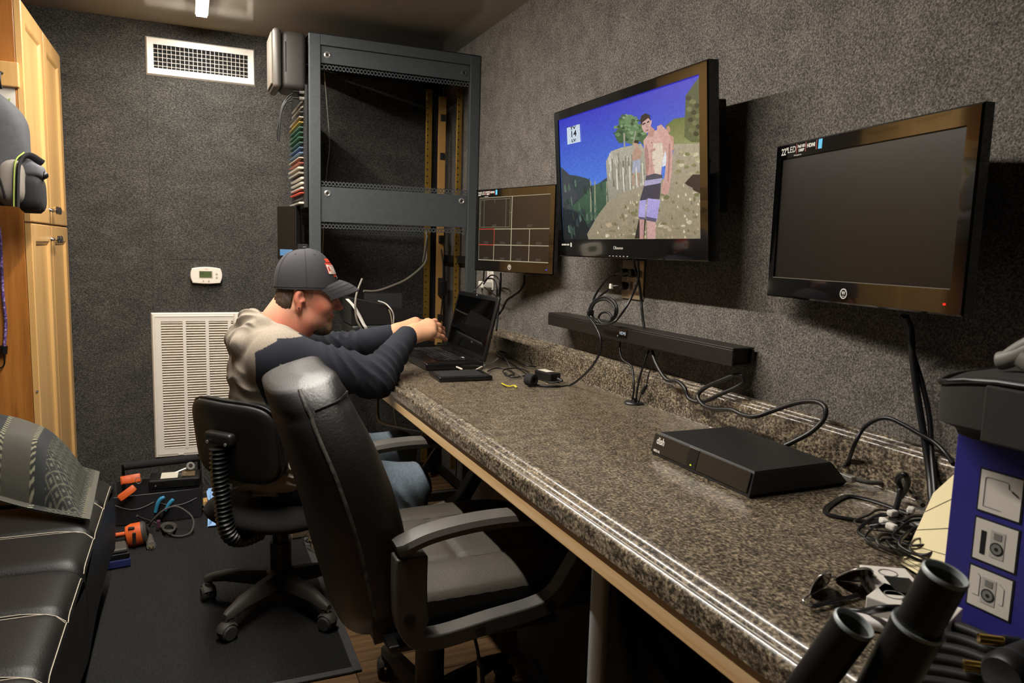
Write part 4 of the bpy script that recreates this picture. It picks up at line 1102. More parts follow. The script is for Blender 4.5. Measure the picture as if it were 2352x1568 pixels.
def pil(u, v, side=1):
    b = (FL_.lerp(FR, u)).lerp(BL_.lerp(BR_, u), v)
    e = min(u, 1 - u) * .58; f_ = min(v, 1 - v) * .45
    fl_w = .035
    eu = max(0, min(1, (e - fl_w) / .12)); ev = max(0, min(1, (f_ - fl_w) / .13))
    k = (math.sin(PI / 2 * eu) ** .7) * (math.sin(PI / 2 * ev) ** .7)
    z = .145 * k if side > 0 else -.0 * k
    z += .004 * math.sin(17 * u + 5 * v) * k
    z -= .012 * math.sin(PI * 3 * u + 1) * (1 - k) * (.4 if side > 0 else .4) * (1 if v < .08 else .3)
    return (b.x, b.y, b.z + z)
mb = MB(); mb.grid(lambda u, v: pil(u, v), NU, NV)
ntop = NU * NV
mb.grid(lambda u, v: tuple(Vector(pil(u, v, -1)) + Vector((0, 0, -.004))), 30, 20)
pw_ = thing('patterned_pillow', 'dark grey patterned flanged pillow with diamonds and stripes on the sofa', 'pillow', (-.55, 2.5, .42))
mb.v = [tuple(Vector(p) - Vector((-.55, 2.5, .42))) for p in mb.v]
po_ = mb.build('cover', attr_mat('pillow_weave', .9, (900, .5)), pw_, 60)
def pcol(i):
    if i >= ntop: return '2f302d'
    u, v = (i // NV) / (NU - 1), (i % NV) / (NV - 1)
    d = (1 - u) * .60                       # metres from the right edge
    y = v * .45
    if d < .022: return '55534b' if d < .014 else ('77745f' if (y / .012) % 1 < .4 else '262723')
    s = (d - .022) % .262
    if s < .100:
        a = (s / .0333 + y / .034) % 1; b = (s / .0333 - y / .034) % 1
        if a < .13 or b < .13: return '565547'
        if .42 < a < .72 and .42 < b < .72: return '5c5d50'
        return '212322'
    if s < .128: return '282a2c'
    if s < .142: return '8a8770' if ((y + s * .8) / .016) % 1 < .42 else '2a2a27'
    if s < .220: return '4d4b43' if (i * 7919) % 13 else '47453e'
    if s < .234: return '8a8770' if ((y - s * .8) / .016) % 1 < .42 else '2a2a27'
    return '282a2c'
paint(po_, pcol)
# ================================================================== tools on the floor by the back wall
FZ = .0075
M_or = mat('orange_plastic', 'c8561f', .45)
M_fab = mat('tool_bag_fabric', '17161a', .85, bump=(500, .5))
tb = thing('tool_bag', 'open black fabric tool bag with outer pockets, full of tools', 'tool bag', (-.145, 3.40, FZ))
w2, d2, hb = .165, .095, .13
def wallp(pts, nm, m=M_fab, t=.004):
    mb = MB(); a, b, c, d = [Vector(p) for p in pts]; n = (b - a).cross(d - a).normalized() * t
    mb.add([a, b, c, d, a + n, b + n, c + n, d + n], [(0, 1, 2, 3), (7, 6, 5, 4), (0, 4, 5, 1), (1, 5, 6, 2), (2, 6, 7, 3), (3, 7, 4, 0)])
    return mb.build(nm, m, tb)
wallp([(-w2, -d2, 0), (w2, -d2, 0), (w2 + .006, -d2 - .006, hb), (-w2 - .006, -d2 - .004, hb - .01)], 'front_wall')
wallp([(w2, d2, 0), (-w2, d2, 0), (-w2, d2, hb), (w2, d2, hb)], 'rear_wall')
wallp([(w2, -d2, 0), (w2, d2, 0), (w2 + .012, d2, hb + .09), (w2 + .012, -d2, hb + .02)], 'side_wall')
wallp([(-w2, d2, 0), (-w2, -d2, 0), (-w2 - .01, -d2, hb), (-w2 - .01, d2, hb)], 'side_wall')
MB().box((0, 0, .004), (2 * w2, 2 * d2, .006)).build('bottom', M_fab, tb)
for x0, x1 in ((-.155, -.01), (-.005, .155)):
    mb = MB()
    mb.grid(lambda u, v: (x0 + (x1 - x0) * u, -d2 - .004 - .022 * math.sin(PI * u) * (.6 + .4 * v), .004 + (.085 - .018 * math.sin(PI * u)) * v), 14, 8)
    p = mb.build('pocket', M_fab, tb, 60)
    MB().tube([(x0 + (x1 - x0) * i / 13, -d2 - .006 - .022 * math.sin(PI * i / 13), .089 - .018 * math.sin(PI * i / 13)) for i in range(14)], .0012, 5).build('stitching', mat('grey_thread', '77767a', .7), p)
MB().tube([(-w2 + .3 * .01, -d2 - .008, hb - .008), (w2, -d2 - .009, hb - .002)], .0010, 5).build('stitching', mat('grey_thread', '77767a', .7), tb)
MB().tube(spline([(w2 + .004, -.02, .02), (w2 + .03, -.06, .035), (w2 + .05, -.02, .09), (w2 + .018, .03, .14)], 6), .006, 8, flat=.4).build('side_strap', M_fab, tb, 60)
MB().tube([(-.13, .06, .205), (.16, .07, .215)], .017, 14).build('foam_handle', mat('foam_black', '121214', .9), tb, 60)
for x in (-.135, .165): MB().tube([(x, .065, .21), (x, .085, .10)], .006, 8).build('handle_frame', M_darkmetal, tb, 60)

cl = thing('charger_box', 'black finned charger box with a white label lying in the tool bag', 'charger', (-.075, 3.385, .135))
R = rotm(ry=0, rx=4, rz=-3)
MB().box((0, 0, .022), (.20, .105, .042), R, bevel=.006, seg=2).build('case', M_black, cl)
mb = MB()
for k in range(6): mb.box((-.0 + .02, -.0555, .008 + k * .0055), (.11, .0015, .002), R)
mb.build('fins', M_rackd, cl)['kind'] = 'stuff'
MB().box((-.022, -.004, .0448), (.066, .07, .0012), R).build('label', mat('label_white', 'c3bfae', .7), cl)
MB().box((.052, -.0, .0450), (.052, .062, .0012), R).build('label', ramp_mat('label_dark', [(.4, '2c241a'), (.6, '6e5c3a')], 90, .5), cl)
MB().cyl((-.075, -.052, .018), (-.075, -.056, .018), .003, n=8).build('screw', M_steel, cl)

def bar_thing(name, label, cat, pts, r, m, flat=1.): return tag(MB().tube(spline(pts, 6), r, 10, flat=flat).build(name, m, None, 60, loc=pts[0]), label, cat)
def tq(px, py, y): return on(px, py, 1, y)
kn = thing('utility_knife', 'bright orange folded utility knife sticking out of the tool bag', 'knife', tq(292, 1132, 3.27))
k0 = kn.location
MB().tube([Vector((0, 0, 0)), tq(307, 1106, 3.29) - k0, tq(318, 1107, 3.30) - k0], .0, 4) if False else None
def obar(a, b, w, t, m, nm, parent, up=Vector((0, -1, .4))):
    a, b = Vector(a), Vector(b); z = (b - a); L = z.length; z.normalize(); y = up.normalized(); x = y.cross(z).normalized(); y = z.cross(x)
    return MB().box((0, 0, 0), (w, t, L), basis(x, y, z).to_3x3(), bevel=min(w, t) * .3, seg=2).build(nm, m, parent, 40, loc=(a + b) / 2)
obar(tq(286, 1134, 3.26) - k0, tq(322, 1106, 3.27) - k0, .028, .016, M_or, 'handle', kn)
obar(tq(296, 1108, 3.30) - k0, tq(330, 1083, 3.31) - k0, .030, .016, M_or, 'handle', kn)
MB().tube([tq(318 + 7 * math.cos(a), 1103 + 7 * math.sin(a), 3.255) - k0 for a in [2 * PI * i / 12 for i in range(12)]], .0014, 5, closed=True).build('ring', M_steel, kn)
sn = thing('cable_cutter', 'orange-handled cutter lying across the back of the tool bag', 'cutters', tq(300, 1100, 3.37))
s0 = sn.location
obar(tq(262, 1100, 3.40) - s0, tq(308, 1092, 3.40) - s0, .036, .014, M_or, 'handle', sn)
obar(tq(305, 1083, 3.44) - s0, tq(346, 1074, 3.45) - s0, .028, .014, M_or, 'handle', sn)
obar(tq(306, 1092, 3.40) - s0, tq(345, 1086, 3.41) - s0, .014, .008, M_darkmetal, 'blade', sn)
wr = thing('ring_spanner', 'chrome combination spanner with its ring end up on the tool bag', 'spanner', tq(376, 1098, 3.42))
w0 = wr.location
MB().tube([tq(372, 1099, 3.40) - w0, tq(428, 1076, 3.42) - w0], [.0055, .006], 8, flat=.6).build('shank', M_steel, wr, 60)
MB().lathe([(.009, -.007), (.0175, -.007), (.0185, 0), (.0175, .007), (.009, .007), (.009, -.007)], 12, Matrix.Translation(tq(437, 1070, 3.42) - w0) @ frame_z(Vector((.3, -.85, .45))).to_4x4()).build('ring', M_steel, wr, 40)
obar(tq(340, 1098, 3.40) - w0, tq(366, 1091, 3.40) - w0, .012, .006, M_steel, 'open_jaw', wr)
pr = thing('pliers', 'pliers with two blue rubber handles in the tool bag front pocket', 'pliers', tq(365, 1172, 3.285))
p0 = pr.location
M_blue = mat('blue_grip', '2f7fa6', .45)
for (pts, nm) in (([(357, 1176), (362, 1158), (368, 1147), (378, 1141)], 'grip'), ([(380, 1172), (388, 1158), (394, 1151), (398, 1146)], 'grip')):
    MB().tube(spline([tq(x, y, 3.275) - p0 for x, y in pts], 5), [.007, .0072, .0074, .0076, .008, .0082, .0084, .0085, .0086, .0086, .0085, .0085, .0083, .008, .0075, .006][:16], 10).build(nm, M_blue, pr, 60)
MB().tube([tq(357, 1176, 3.275) - p0, tq(372, 1190, 3.29) - p0, tq(380, 1172, 3.275) - p0], .005, 8).build('jaws', M_darkmetal, pr, 60)
sd = thing('socket_driver', 'small chrome socket driver poking out of the tool bag side', 'screwdriver', tq(450, 1148, 3.34))
d0 = sd.location
MB().tube([Vector((0, 0, 0)), tq(458, 1153, 3.34) - d0], .007, 10).build('socket', M_steel, sd, 60)
MB().tube([tq(458, 1153, 3.34) - d0, tq(474, 1166, 3.34) - d0], .003, 8).build('shaft', M_steel, sd, 60)

# extension lead with plug
cd = thing('extension_lead', 'coiled grey extension lead with a three-prong plug on the mat', 'cable', (-.16, 3.03, FZ))
c0 = cd.location
M_lead = mat('grey_rubber', '37342f', .7)
g_ = lambda px, py, h=.0: ground(px, py, FZ + h) - c0
MB().tube(spline([g_(338, 1226, .012), g_(342, 1210, .02), g_(350, 1196, .055), g_(375, 1172, .095), g_(405, 1163, .10), g_(435, 1180, .07), g_(445, 1200, .04), g_(438, 1222, .012), g_(418, 1231, .006), g_(395, 1229, .006), g_(375, 1215, .006), g_(362, 1203, .01), g_(345, 1196, .03), g_(325, 1190, .06), g_(315, 1184, .08)], 6), .0042, 8).build('cord', M_lead, cd, 60)
for k in range(3):
    MB().tube(spline([g_(388 + (17 - k * 2) * math.cos(a), 1209 + k * 2 + 9 * math.sin(a), .008 + .006 * k) for a in [2 * PI * i / 12 for i in range(12)]], 4, True), .0042, 8, closed=True).build('coil', M_lead, cd, 60)
MB().box(g_(364, 1203, .028), (.014, .02, .03), bevel=.003).build('velcro_wrap', mat('purple_wrap', '4a2138', .8), cd)
MB().box(g_(348, 1200, .042), (.010, .010, .012), bevel=.003).build('red_tape', mat('pink_tape', 'b05060', .6), cd)
pa, pb = g_(340, 1228, .013), g_(347, 1252, .013)
MB().tube([pa, pa.lerp(pb, .2), pb], [.008, .0145, .0155], 14).build('plug_body', mat('grey_plug', '4d4840', .55), cd, 40)
dv = (pb - pa).normalized()
MB().tube([pb, pb + dv * .006], .0165, 14).build('plug_ring', M_steel, cd, 40)
for (sx, sz) in ((-1, .2), (1, .2), (0, -.7)): MB().tube([pb + Vector((sx * .0065, 0, sz * .007)), pb + dv * .022 + Vector((sx * .0065, 0, sz * .007))], .0022, 6).build('prong', mat('brass', 'b09a5a', .3, .9), cd)

# drill
dr = thing('cordless_drill', 'orange and grey cordless drill lying on the mat beside the sofa', 'drill', ground(300, 1255, FZ))
r0 = dr.location
dp_ = lambda px, py, y=3.06: on(px, py, 1, y) - r0
a, b = dp_(292, 1232), dp_(332, 1222)
MB().tube([a, a.lerp(b, .3), a.lerp(b, .9)], [.040, .046, .044], 16, flat=.85).build('motor_housing', M_or, dr, 40)
MB().tube([a.lerp(b, .88), b, b + (b - a) * .14], [.045, .045, .036], 16, flat=.85).build('gear_case', mat('drill_grey', '3a3833', .6), dr, 40)
MB().tube([b + (b - a) * .12, b + (b - a) * .22], [.02, .014], 12).build('chuck', M_darkmetal, dr, 40)
MB().tube(spline([a + Vector((.01, 0, .0)), dp_(270, 1236), dp_(248, 1240)], 5), .021, 12, flat=.8).build('handle', mat('drill_grey', '3a3833', .6), dr, 40)
MB().tube(spline([a + Vector((.0, -.012, .018)), dp_(268, 1228, 3.045), dp_(250, 1230, 3.045)], 5), .008, 8).build('handle_trim', M_or, dr, 40)
MB().box(a.lerp(b, .45) + Vector((.0, -.040, .0)), (.012, .008, .045), bevel=.002).build('brand_plate', M_rackd, dr)
MB().box(a.lerp(b, .35) + Vector((-.004, -.022, .036)), (.022, .018, .008), bevel=.003).build('vent', M_rackd, dr)
bt = thing('drill_battery', 'dark drill battery pack with a blue base next to the sofa', 'battery', ground(268, 1302, FZ))
Rb = rotm(rz=8)
MB().box((-.012, .03, .016), (.105, .095, .03), Rb, bevel=.004).build('base', mat('battery_blue', '23285c', .5), bt)
MB().box((-.012, .03, .0415), (.10, .092, .021), Rb, bevel=.003).build('middle', M_black, bt)
MB().box((-.014, .03, .0605), (.092, .085, .017), Rb, bevel=.007, seg=3).build('top', mat('battery_grey', '3d3a34', .6), bt)
MB().cyl((-.045, .0, .0690), (-.045, .0, .0705), .007, n=12).build('button', mat('drill_grey', '3a3833', .6), bt)

# dustpan and offcut
dn = thing('dustpan', 'light blue plastic dustpan standing on edge behind the task chair', 'dustpan', ground(500, 1207, FZ))
n0 = dn.location
M_dp = mat('dustpan_blue', '7fa8d6', .4)
q = lambda px, py, y: on(px, py, 1, y) - n0
mb = MB(); D_ = [q(477, 1208, 3.16), q(560, 1200, 3.16), q(560, 1130, 3.33), q(478, 1125, 3.33)]
mb.add(D_ + [p + Vector((0, .004, -.003)) for p in D_], [(0, 1, 2, 3), (7, 6, 5, 4), (0, 4, 5, 1), (1, 5, 6, 2), (2, 6, 7, 3), (3, 7, 4, 0)])
mb.build('pan', M_dp, dn)
mb = MB(); S_ = [q(476, 1210, 3.16), q(490, 1165, 3.20), q(477, 1145, 3.26), q(474, 1128, 3.31), q(480, 1121, 3.335), q(492, 1122, 3.34), q(497, 1140, 3.30), q(484, 1210, 3.17)]
k = len(S_); mb.add(S_ + [p + Vector((.008, .002, 0)) for p in S_], [tuple(range(k)), tuple(range(2 * k - 1, k - 1, -1))] + [(i, (i + 1) % k, k + (i + 1) % k, k + i) for i in range(k)])
mb.build('side_lip', M_dp, dn)
MB().tube([q(478, 1124, 3.335), q(560, 1128, 3.335)], .006, 8).build('back_lip', M_dp, dn, 60)
MB().box(q(532, 1208, 3.16) + Vector((0, -.004, -.004)), (.09, .006, .01)).build('edge_strip', mat('dustpan_strip', '3a342c', .7), dn)
o = MB().box(ground(470, 1178, FZ + .02) + Vector((0, .12, 0)), (.05, .05, .04), rotm(rz=20), bevel=.002).build('wood_offcut', M_maple, None, None, loc=ground(470, 1178, FZ)); tag(o, 'small pale wood offcut between tool bag and dustpan', 'wood block')
wbk = thing('wood_plank_offcut', 'pale plank offcut lying on the mat edge behind the task chair', 'wood offcut', ground(715, 1232, FZ))
MB().box((-.02, .02, .022), (.11, .035, .04), rotm(rz=4), bevel=.002).build('plank', wood_mat('offcut_pine', '8d7a60', 'a89476', 'b7a486', 'X', 4, .6, 0), wbk)
# tangle of wire and clips on the floor under the seat
for k in range(4):
    rg = random.Random(k + 40); c = ground(735, 1240 + k * 6, .012)
    pts = [c + Vector((.05 * math.cos(a) * (.5 + rg.random()), .06 * math.sin(a) * (.5 + rg.random()), .01 + .03 * rg.random())) for a in [2 * PI * i / 9 for i in range(9)]]
    tag(MB().tube(spline(pts, 5, True), .0022, 6, closed=True).build('wire_loop', M_cable if k % 2 else mat('brassy_wire', '6a5f3c', .4, .5), None, 60, loc=c), ('black wire loop on the floor', 'brassy wire loop on the floor')[1 - k % 2] + (' beside the plank offcut', ' beside the plank offcut', ' further under the worktop', ' further under the worktop')[k], 'wire', 'wire tangle on the floor')
tag(MB().box(ground(752, 1262, .012), (.03, .02, .018), rotm(rz=30), bevel=.004).build('wire_connector', mat('block_white', 'd8d3c8', .4), None, None, loc=ground(752, 1262)), 'small white connector lying in the floor wire tangle', 'connector')
# ================================================================== things on the worktop
e_ = .0006
# --- laptop
lp = thing('laptop', 'open black laptop with a blank glossy screen in front of the seated person', 'laptop', (.84, 2.60, ZT))
M_lap = mat('laptop_black', '0d0d0e', .3, coat=.3, coat_r=.1)
lw_, ldp = .425, .212
MB().box((0, 0, .0135), (ldp, lw_, .025), bevel=.006, seg=3).build('base', M_lap, lp, 40)
kb = MB().box((.005, 0, .0262), (.105, .345, .0008)).build('keyboard_well', M_black, lp)
M_key = mat('key_black', '1a1a1b', .45)
kk = None
for r_ in range(6):
    for c_ in range(17):
        if r_ == 5 and 4 <= c_ <= 9:
            if c_ > 4: continue
            MB().box((.005 - .044 + .0, -.165 + 6.5 * .0204, .0278), (.0135, .112, .0024), bevel=.0008, seg=1).build('key', M_key, kb); continue
        if kk is None:
            o = MB().box((0, 0, 0), (.0140, .0170, .0024), bevel=.0008, seg=1).build('key', M_key, kb); kk = o.data
        else:
            o = bpy.data.objects.new('key', kk); COL.objects.link(o); o.parent = kb
        o.location = (.005 + .044 - r_ * .0176, .165 - c_ * .0204, .0278)
mb = MB()
for r_ in range(6):
    for c_ in range(17):
        if (r_ * 17 + c_) % 2 == 0 or r_ == 2: mb.box((.007 + .044 - r_ * .0176, .168 - c_ * .0204, .02908), (.004, .003, .0003))
ol = mb.build('key_letters', mat('key_print', '9a978e', .6), kb); ol['kind'] = 'stuff'
MB().box((-.073, .03, .0262), (.055, .095, .0007), bevel=.0003, seg=1).build('touchpad', mat('pad_black', '151516', .5), lp)
mb = MB()
for k in range(2): mb.box((-.1068, .11 + k * .02, .016), (.0008, .005, .002))
mb.build('status_lights', glow('led_white', 'e8eef4', 3.), lp)
MB().box((.068, -.10, .0263), (.006, .02, .0006)).build('sticker', M_print, lp)
tl_ = math.radians(13); hx = .104
Lz = Vector((-math.cos(tl_), 0, math.sin(tl_))); Ly = Vector((math.sin(tl_), 0, math.cos(tl_))); Lx = Vector((0, -1, 0))
BM = basis(Lx, Ly, Lz, (hx, 0, .024))
mb = MB(); mb.box((0, .118, -.006), (lw_, .235, .011), bevel=.005, seg=3); mb.v = [tuple(BM @ Vector(p)) for p in mb.v]
ld = mb.build('lid', M_lap, lp, 40)
mb = MB(); mb.box((0, .121, .0001), (lw_ - .04, .195, .0012)); mb.v = [tuple(BM @ Vector(p)) for p in mb.v]
mb.build('screen', mat('glossy_screen', '040404', .03, coat=.5, coat_r=.01), ld)
mb = MB(); mb.cyl((0, .229, -.0005), (0, .229, .0006), .0022, n=10); mb.v = [tuple(BM @ Vector(p)) for p in mb.v]; mb.build('webcam', M_print, ld)
for y in (-.15, .15): MB().cyl((hx + .002, y - .03, .022), (hx + .002, y + .03, .022), .006, n=10).build('hinge', M_lap, lp, 40)

# --- external drive, cables, adapter
xd = thing('external_drive', 'flat black external drive lying beside the laptop', 'drive', (.803, 2.232, ZT))
MB().box((0, 0, .0085), (.178, .135, .015), rotm(rz=-3), bevel=.004, seg=3).build('case', M_lap, xd, 40)
MB().box((-.006, -.0, .0163), (.150, .11, .0006), rotm(rz=-3)).build('top_inlay', mat('drive_inlay', '121213', .6), xd)
M_wc = mat('white_cable', 'cfc8ba', .5)
uc = thing('usb_cable', 'white lead plugged into the laptop side, passing under the drive', 'cable', top(1036, 838, .012))
u0 = uc.location
MB().box(top(1037, 838, .016) - u0, (.014, .022, .010), bevel=.003).build('plug', M_wc, uc)
MB().tube([p - u0 for p in spline([top(1040, 838, .015), top(1050, 843, .010), top(1062, 848, .006)], 5)], .0034, 8).build('lead', M_wc, uc, 60)
MB().tube([p - u0 for p in spline([top(1094, 849, .008), top(1115, 838, .008), top(1133, 830, .014), top(1143, 823, .022)], 5)], .0034, 8).build('lead', M_wc, uc, 60)
ad = thing('power_adapter', 'small black power brick with a white label near the wall upstand', 'adapter', (1.062, 2.115, ZT))
MB().box((0, 0, .0155), (.040, .095, .030), rotm(rz=8), bevel=.003).build('case', M_black, ad)
MB().box((.0, .012, .0312), (.028, .055, .0008), rotm(rz=8)).build('label', mat('label_white', 'c3bfae', .7), ad)
MB().cyl((.010, -.058, .014), (.014, -.078, .012), .007, .004, n=10).build('strain_relief', M_black, ad, 40)
cable('adapter_lead', [Vector((1.076, 2.037, ZT + .012)), top(1262, 878, .004), top(1240, 868, .004), top(1220, 868, .004), top(1200, 852, .004), top(1175, 835, .006), top(1155, 825, .02), top(1140, 815, .02)], .0022, M_cable, 'thin black lead from the small power brick to the laptop')
cable('adapter_lead', [top(1232, 842, .008), top(1205, 838, .012), top(1185, 826, .012), top(1165, 812, .014), top(1148, 806, .02)], .003, M_cable, 'black lead lying along the foot of the upstand')
cable('adapter_lead', [top(1238, 832, .004), top(1245, 818, .03), top(1240, 806, .05), top(1228, 800, .06), top(1217, 806, .045), top(1216, 822, .02), top(1222, 836, .004)], .0024, M_cable, 'upright loop of thin black lead against the upstand')
cable('loose_lead', [top(1120, 852, .004), top(1140, 845, .006), top(1165, 848, .004), top(1180, 858, .004), top(1165, 862, .004), top(1155, 852, .006), top(1170, 846, .012), top(1195, 846, .008), top(1215, 856, .004), top(1198, 864, .004), top(1175, 866, .004), top(1160, 856, .004)], .0024, M_cable, 'tangled thin black lead beside the external drive')
cable('thin_grey_wire', [top(1140, 806, .03), top(1160, 822, .02), top(1175, 848, .008), top(1195, 862, .006), top(1205, 872, .006)], .0018, mat('grey_wire', '55524c', .5), 'thin grey wire running to the black strap roll')
rr_ = thing('strap_roll', 'small black rolled strap standing on the worktop', 'strap', (.965, 2.035, ZT))
rl_R = rotm(ry=0, rz=25).to_4x4()
MB().lathe([(.010, -.014), (.0185, -.014), (.020, 0), (.0185, .014), (.010, .014), (.0085, 0), (.010, -.014)], 20, rl_R @ basis((1, 0, 0), (0, 0, 1), (0, -1, 0), (0, 0, .0205))).build('roll', mat('felt_black', '101011', .9), rr_, 40)
cable('twist_tie', [top(1153, 880, .004), top(1160, 884, .008), top(1170, 887, .005), top(1180, 885, .006), top(1187, 889, .004)], .0016, mat('yellow_tie', 'c9b52c', .5), 'yellow twist tie on the worktop by the strap roll', 'twist tie', flat=2.)
mk = thing('glue_bottle', 'small blue tube with a red cap lying behind the laptop', 'bottle', (.885, 2.90, ZT))
MB().cyl((-.035, 0, .0165), (.018, .0, .0165), .016, n=16).build('tube', ramp_mat('tube_blue', [(.42, '2f4f93'), (.55, '3f63a8'), (.62, 'c4ccd8')], 60, .4), mk, 40)
MB().cyl((.018, 0, .0165), (.034, 0, .0165), .012, .009, n=14).build('cap', mat('cap_red', 'c2281e', .4), mk, 40)
mk2 = thing('black_marker', 'black marker pen lying behind the laptop beside the blue tube', 'marker', (.955, 2.905, ZT))
MB().cyl((-.03, .0, .010), (.045, .02, .010), .009, n=12).build('barrel', M_black, mk2, 40)
MB().cyl((-.03, 0, .010), (-.05, -.005, .010), .007, .004, n=12).build('cap', M_black, mk2, 40)

# --- printer at the far end of the worktop
pn = thing('printer', 'bulky black printer on the far end of the worktop by the rack', 'printer', (.745, 2.955, ZT))
M_pr = mat('printer_black', '0c0c0c', .5)
MB().box((0, 0, .056), (.34, .19, .110), bevel=.012, seg=3).build('body', M_pr, pn, 40)
mb = MB(); prf_ = [(-.17, .112), (.12, .112), (.165, .118), (.10, .150), (.0, .182), (-.17, .215)]
mb.add([(p[0], -.09, p[1]) for p in prf_] + [(p[0], .09, p[1]) for p in prf_], [tuple(range(6)), tuple(range(11, 5, -1))] + [(i, (i + 1) % 6, 6 + (i + 1) % 6, 6 + i) for i in range(6)])
mb.build('raised_lid', M_pr, pn)
MB().box((.03, -.0965, .075), (.20, .004, .035)).build('output_slot', M_rackd, pn)
MB().box((.0, .093, .17), (.16, .006, .11)).build('paper_support', mat('grey_plate', '232425', .5), pn)
mb = MB(); 
for p in ((.085, -.0985, .092),): mb.box(p, (.010, .0015, .003)); mb.box(p, (.003, .0015, .010))
mb.build('logo', M_print, pn)
def pf(px, py, y=2.84): return on(px, py, 1, y)
rb_ = MB(); rp = spline([pf(797, 686, 2.85), pf(812, 702, 2.84), pf(824, 722, 2.82), pf(834, 742, 2.80), pf(842, 757, 2.80), pf(848, 790, 2.86)], 8)
wd = Vector((.014, .006, 0))
rb_.add([p - wd * .5 for p in rp] + [p + wd * .5 for p in rp] + [p - wd * .5 + Vector((0, .0015, 0)) for p in rp] + [p + wd * .5 + Vector((0, .0015, 0)) for p in rp],
        sum([[(i, i + 1, len(rp) + i + 1, len(rp) + i), (2 * len(rp) + i, 3 * len(rp) + i, 3 * len(rp) + i + 1, 2 * len(rp) + i + 1), (i, 2 * len(rp) + i, 2 * len(rp) + i + 1, i + 1), (len(rp) + i, len(rp) + i + 1, 3 * len(rp) + i + 1, 3 * len(rp) + i)] for i in range(len(rp) - 1)], []))
tag(rb_.build('flat_ribbon', mat('ribbon_white', 'd8d4cb', .5), None, 60, loc=rp[0]), 'flat white ribbon hanging in front of the printer', 'ribbon')
cable('grey_lead', [pf(832, 640, 2.86), pf(824, 660, 2.84), pf(818, 680, 2.82), pf(816, 705, 2.80), pf(820, 735, 2.79), pf(832, 758, 2.79), pf(842, 785, 2.85)], .0042, mat('grey_lead', '6b655a', .5), 'grey lead arching in front of the printer beside the cap brim')
cable('white_lead', [pf(868, 691, 2.86), pf(885, 697, 2.85), pf(898, 710, 2.83), pf(904, 724, 2.83), pf(904, 745, 2.84), pf(903, 790, 2.9)], .0030, mat('pale_lead', 'b4aca6', .5), 'thin pale lead curving down the end of the printer')
cable('white_lead', [pf(893, 710, 2.85), pf(898, 725, 2.85), pf(901, 750, 2.86), pf(903, 792, 2.9)], .0026, mat('cream_lead', 'a59b80', .5), 'thin cream lead beside the pale lead on the printer end')
# --- cables under the left monitor
cable('monitor_lead', [wl(1112, 622, .05), wl(1110, 645, .045), wl(1107, 668, .045), wl(1109, 690, .05), wl(1118, 702, .05), wl(1130, 700, .05), wl(1140, 684, .05), wl(1141, 660, .05), wl(1134, 642, .05), wl(1120, 640, .05), wl(1111, 652, .05)], .0035, M_cable, 'black coiled monitor lead hanging in front of the white outlet')
cable('monitor_lead', [wl(1113, 645, .055), wl(1128, 632, .055), wl(1143, 638, .055), wl(1148, 658, .055), wl(1143, 680, .055), wl(1128, 671, .055), wl(1113, 660, .055)], .003, M_cable, 'second black loop hanging below the grid-picture monitor')
cable('monitor_lead', [wl(1150, 626, .04), wl(1150, 650, .04), wl(1148, 680, .04), wl(1144, 720, .05), wl(1140, 760, .06)], .004, M_cable, 'straight black lead dropping from the grid-picture monitor')
cable('monitor_lead', [wl(1204, 632, .03), wl(1203, 650, .03), wl(1194, 668, .03), wl(1178, 680, .03), wl(1164, 690, .03), wl(1154, 710, .035), wl(1140, 730, .05)], .0045, M_cable, 'thick black lead curving down the wall behind the laptop lid')
cable('monitor_lead', [wl(1108, 648, .05), wl(1095, 662, .06), wl(1080, 678, .09)], .0022, M_cable, 'thin black lead slanting towards the rack')

# --- satellite receiver
dv_ = thing('satellite_receiver', 'black satellite receiver box with a green status light on the worktop', 'receiver', (.9975, 1.111, ZT))
M_dv = mat('receiver_black', '141313', .5, noise=(300, '1a1918', .2))
b_ = [(-.1155, -.151), (.1155, -.151), (.1155, .151), (-.1155, .151)]
t_ = [(-.106, -.149), (.078, -.146), (.090, .139), (-.100, .143)]
mb = MB(); rg_ = [[(x * .97, y * .97, .001) for x, y in b_], [(x * .98, y * .985, .005) for x, y in b_], [(x, y, .007) for x, y in b_]] + [[(b_[i][0] + (t_[i][0] - b_[i][0]) * k, b_[i][1] + (t_[i][1] - b_[i][1]) * k, .007 + .039 * k) for i in range(4)] for k in (.93, 1.)]
rg_[-1] = [(x * .985, y * .99, .0475) for x, y in t_]
vs_ = sum(rg_, []); fs_ = [(3, 2, 1, 0), (16, 17, 18, 19)]
for k in range(4):
    for j in range(4): fs_.append((k * 4 + j, k * 4 + (j + 1) % 4, k * 4 + 4 + (j + 1) % 4, k * 4 + 4 + j))
mb.add(vs_, fs_); mb.build('case', M_dv, dv_)
fz = Vector((-.039, 0, .0095)).normalized()
FB = basis((0, -1, 0), Vector((.0095, 0, .039)).normalized(), Vector((-.039, 0, .0095)).normalized(), (-.1115, 0, .027))
mb = MB(); mb.box((0, 0, .0012), (.290, .037, .0022), bevel=.0008, seg=1); mb.v = [tuple(FB @ Vector(p)) for p in mb.v]
fp = mb.build('front_panel', mat('receiver_front', '4a443c', .36, .8), dv_)
mb = MB(); mb.box((-.012, 0, .0026), (.030, .038, .0014), bevel=.0005, seg=1); mb.v = [tuple(FB @ Vector(p)) for p in mb.v]
mb.build('window', mat('receiver_window', '0b0806', .4), fp)
mb = MB(); mb.box((-.012, .0195, .0028), (.032, .0012, .0014)); mb.v = [tuple(FB @ Vector(p)) for p in mb.v]; mb.build('window_trim', M_steel, fp)
mb = MB(); mb.box((-.012, -.013, .0036), (.0032, .0022, .0008)); mb.v = [tuple(FB @ Vector(p)) for p in mb.v]; mb.build('status_light', glow('green_led', '9ad020', 3.), fp)
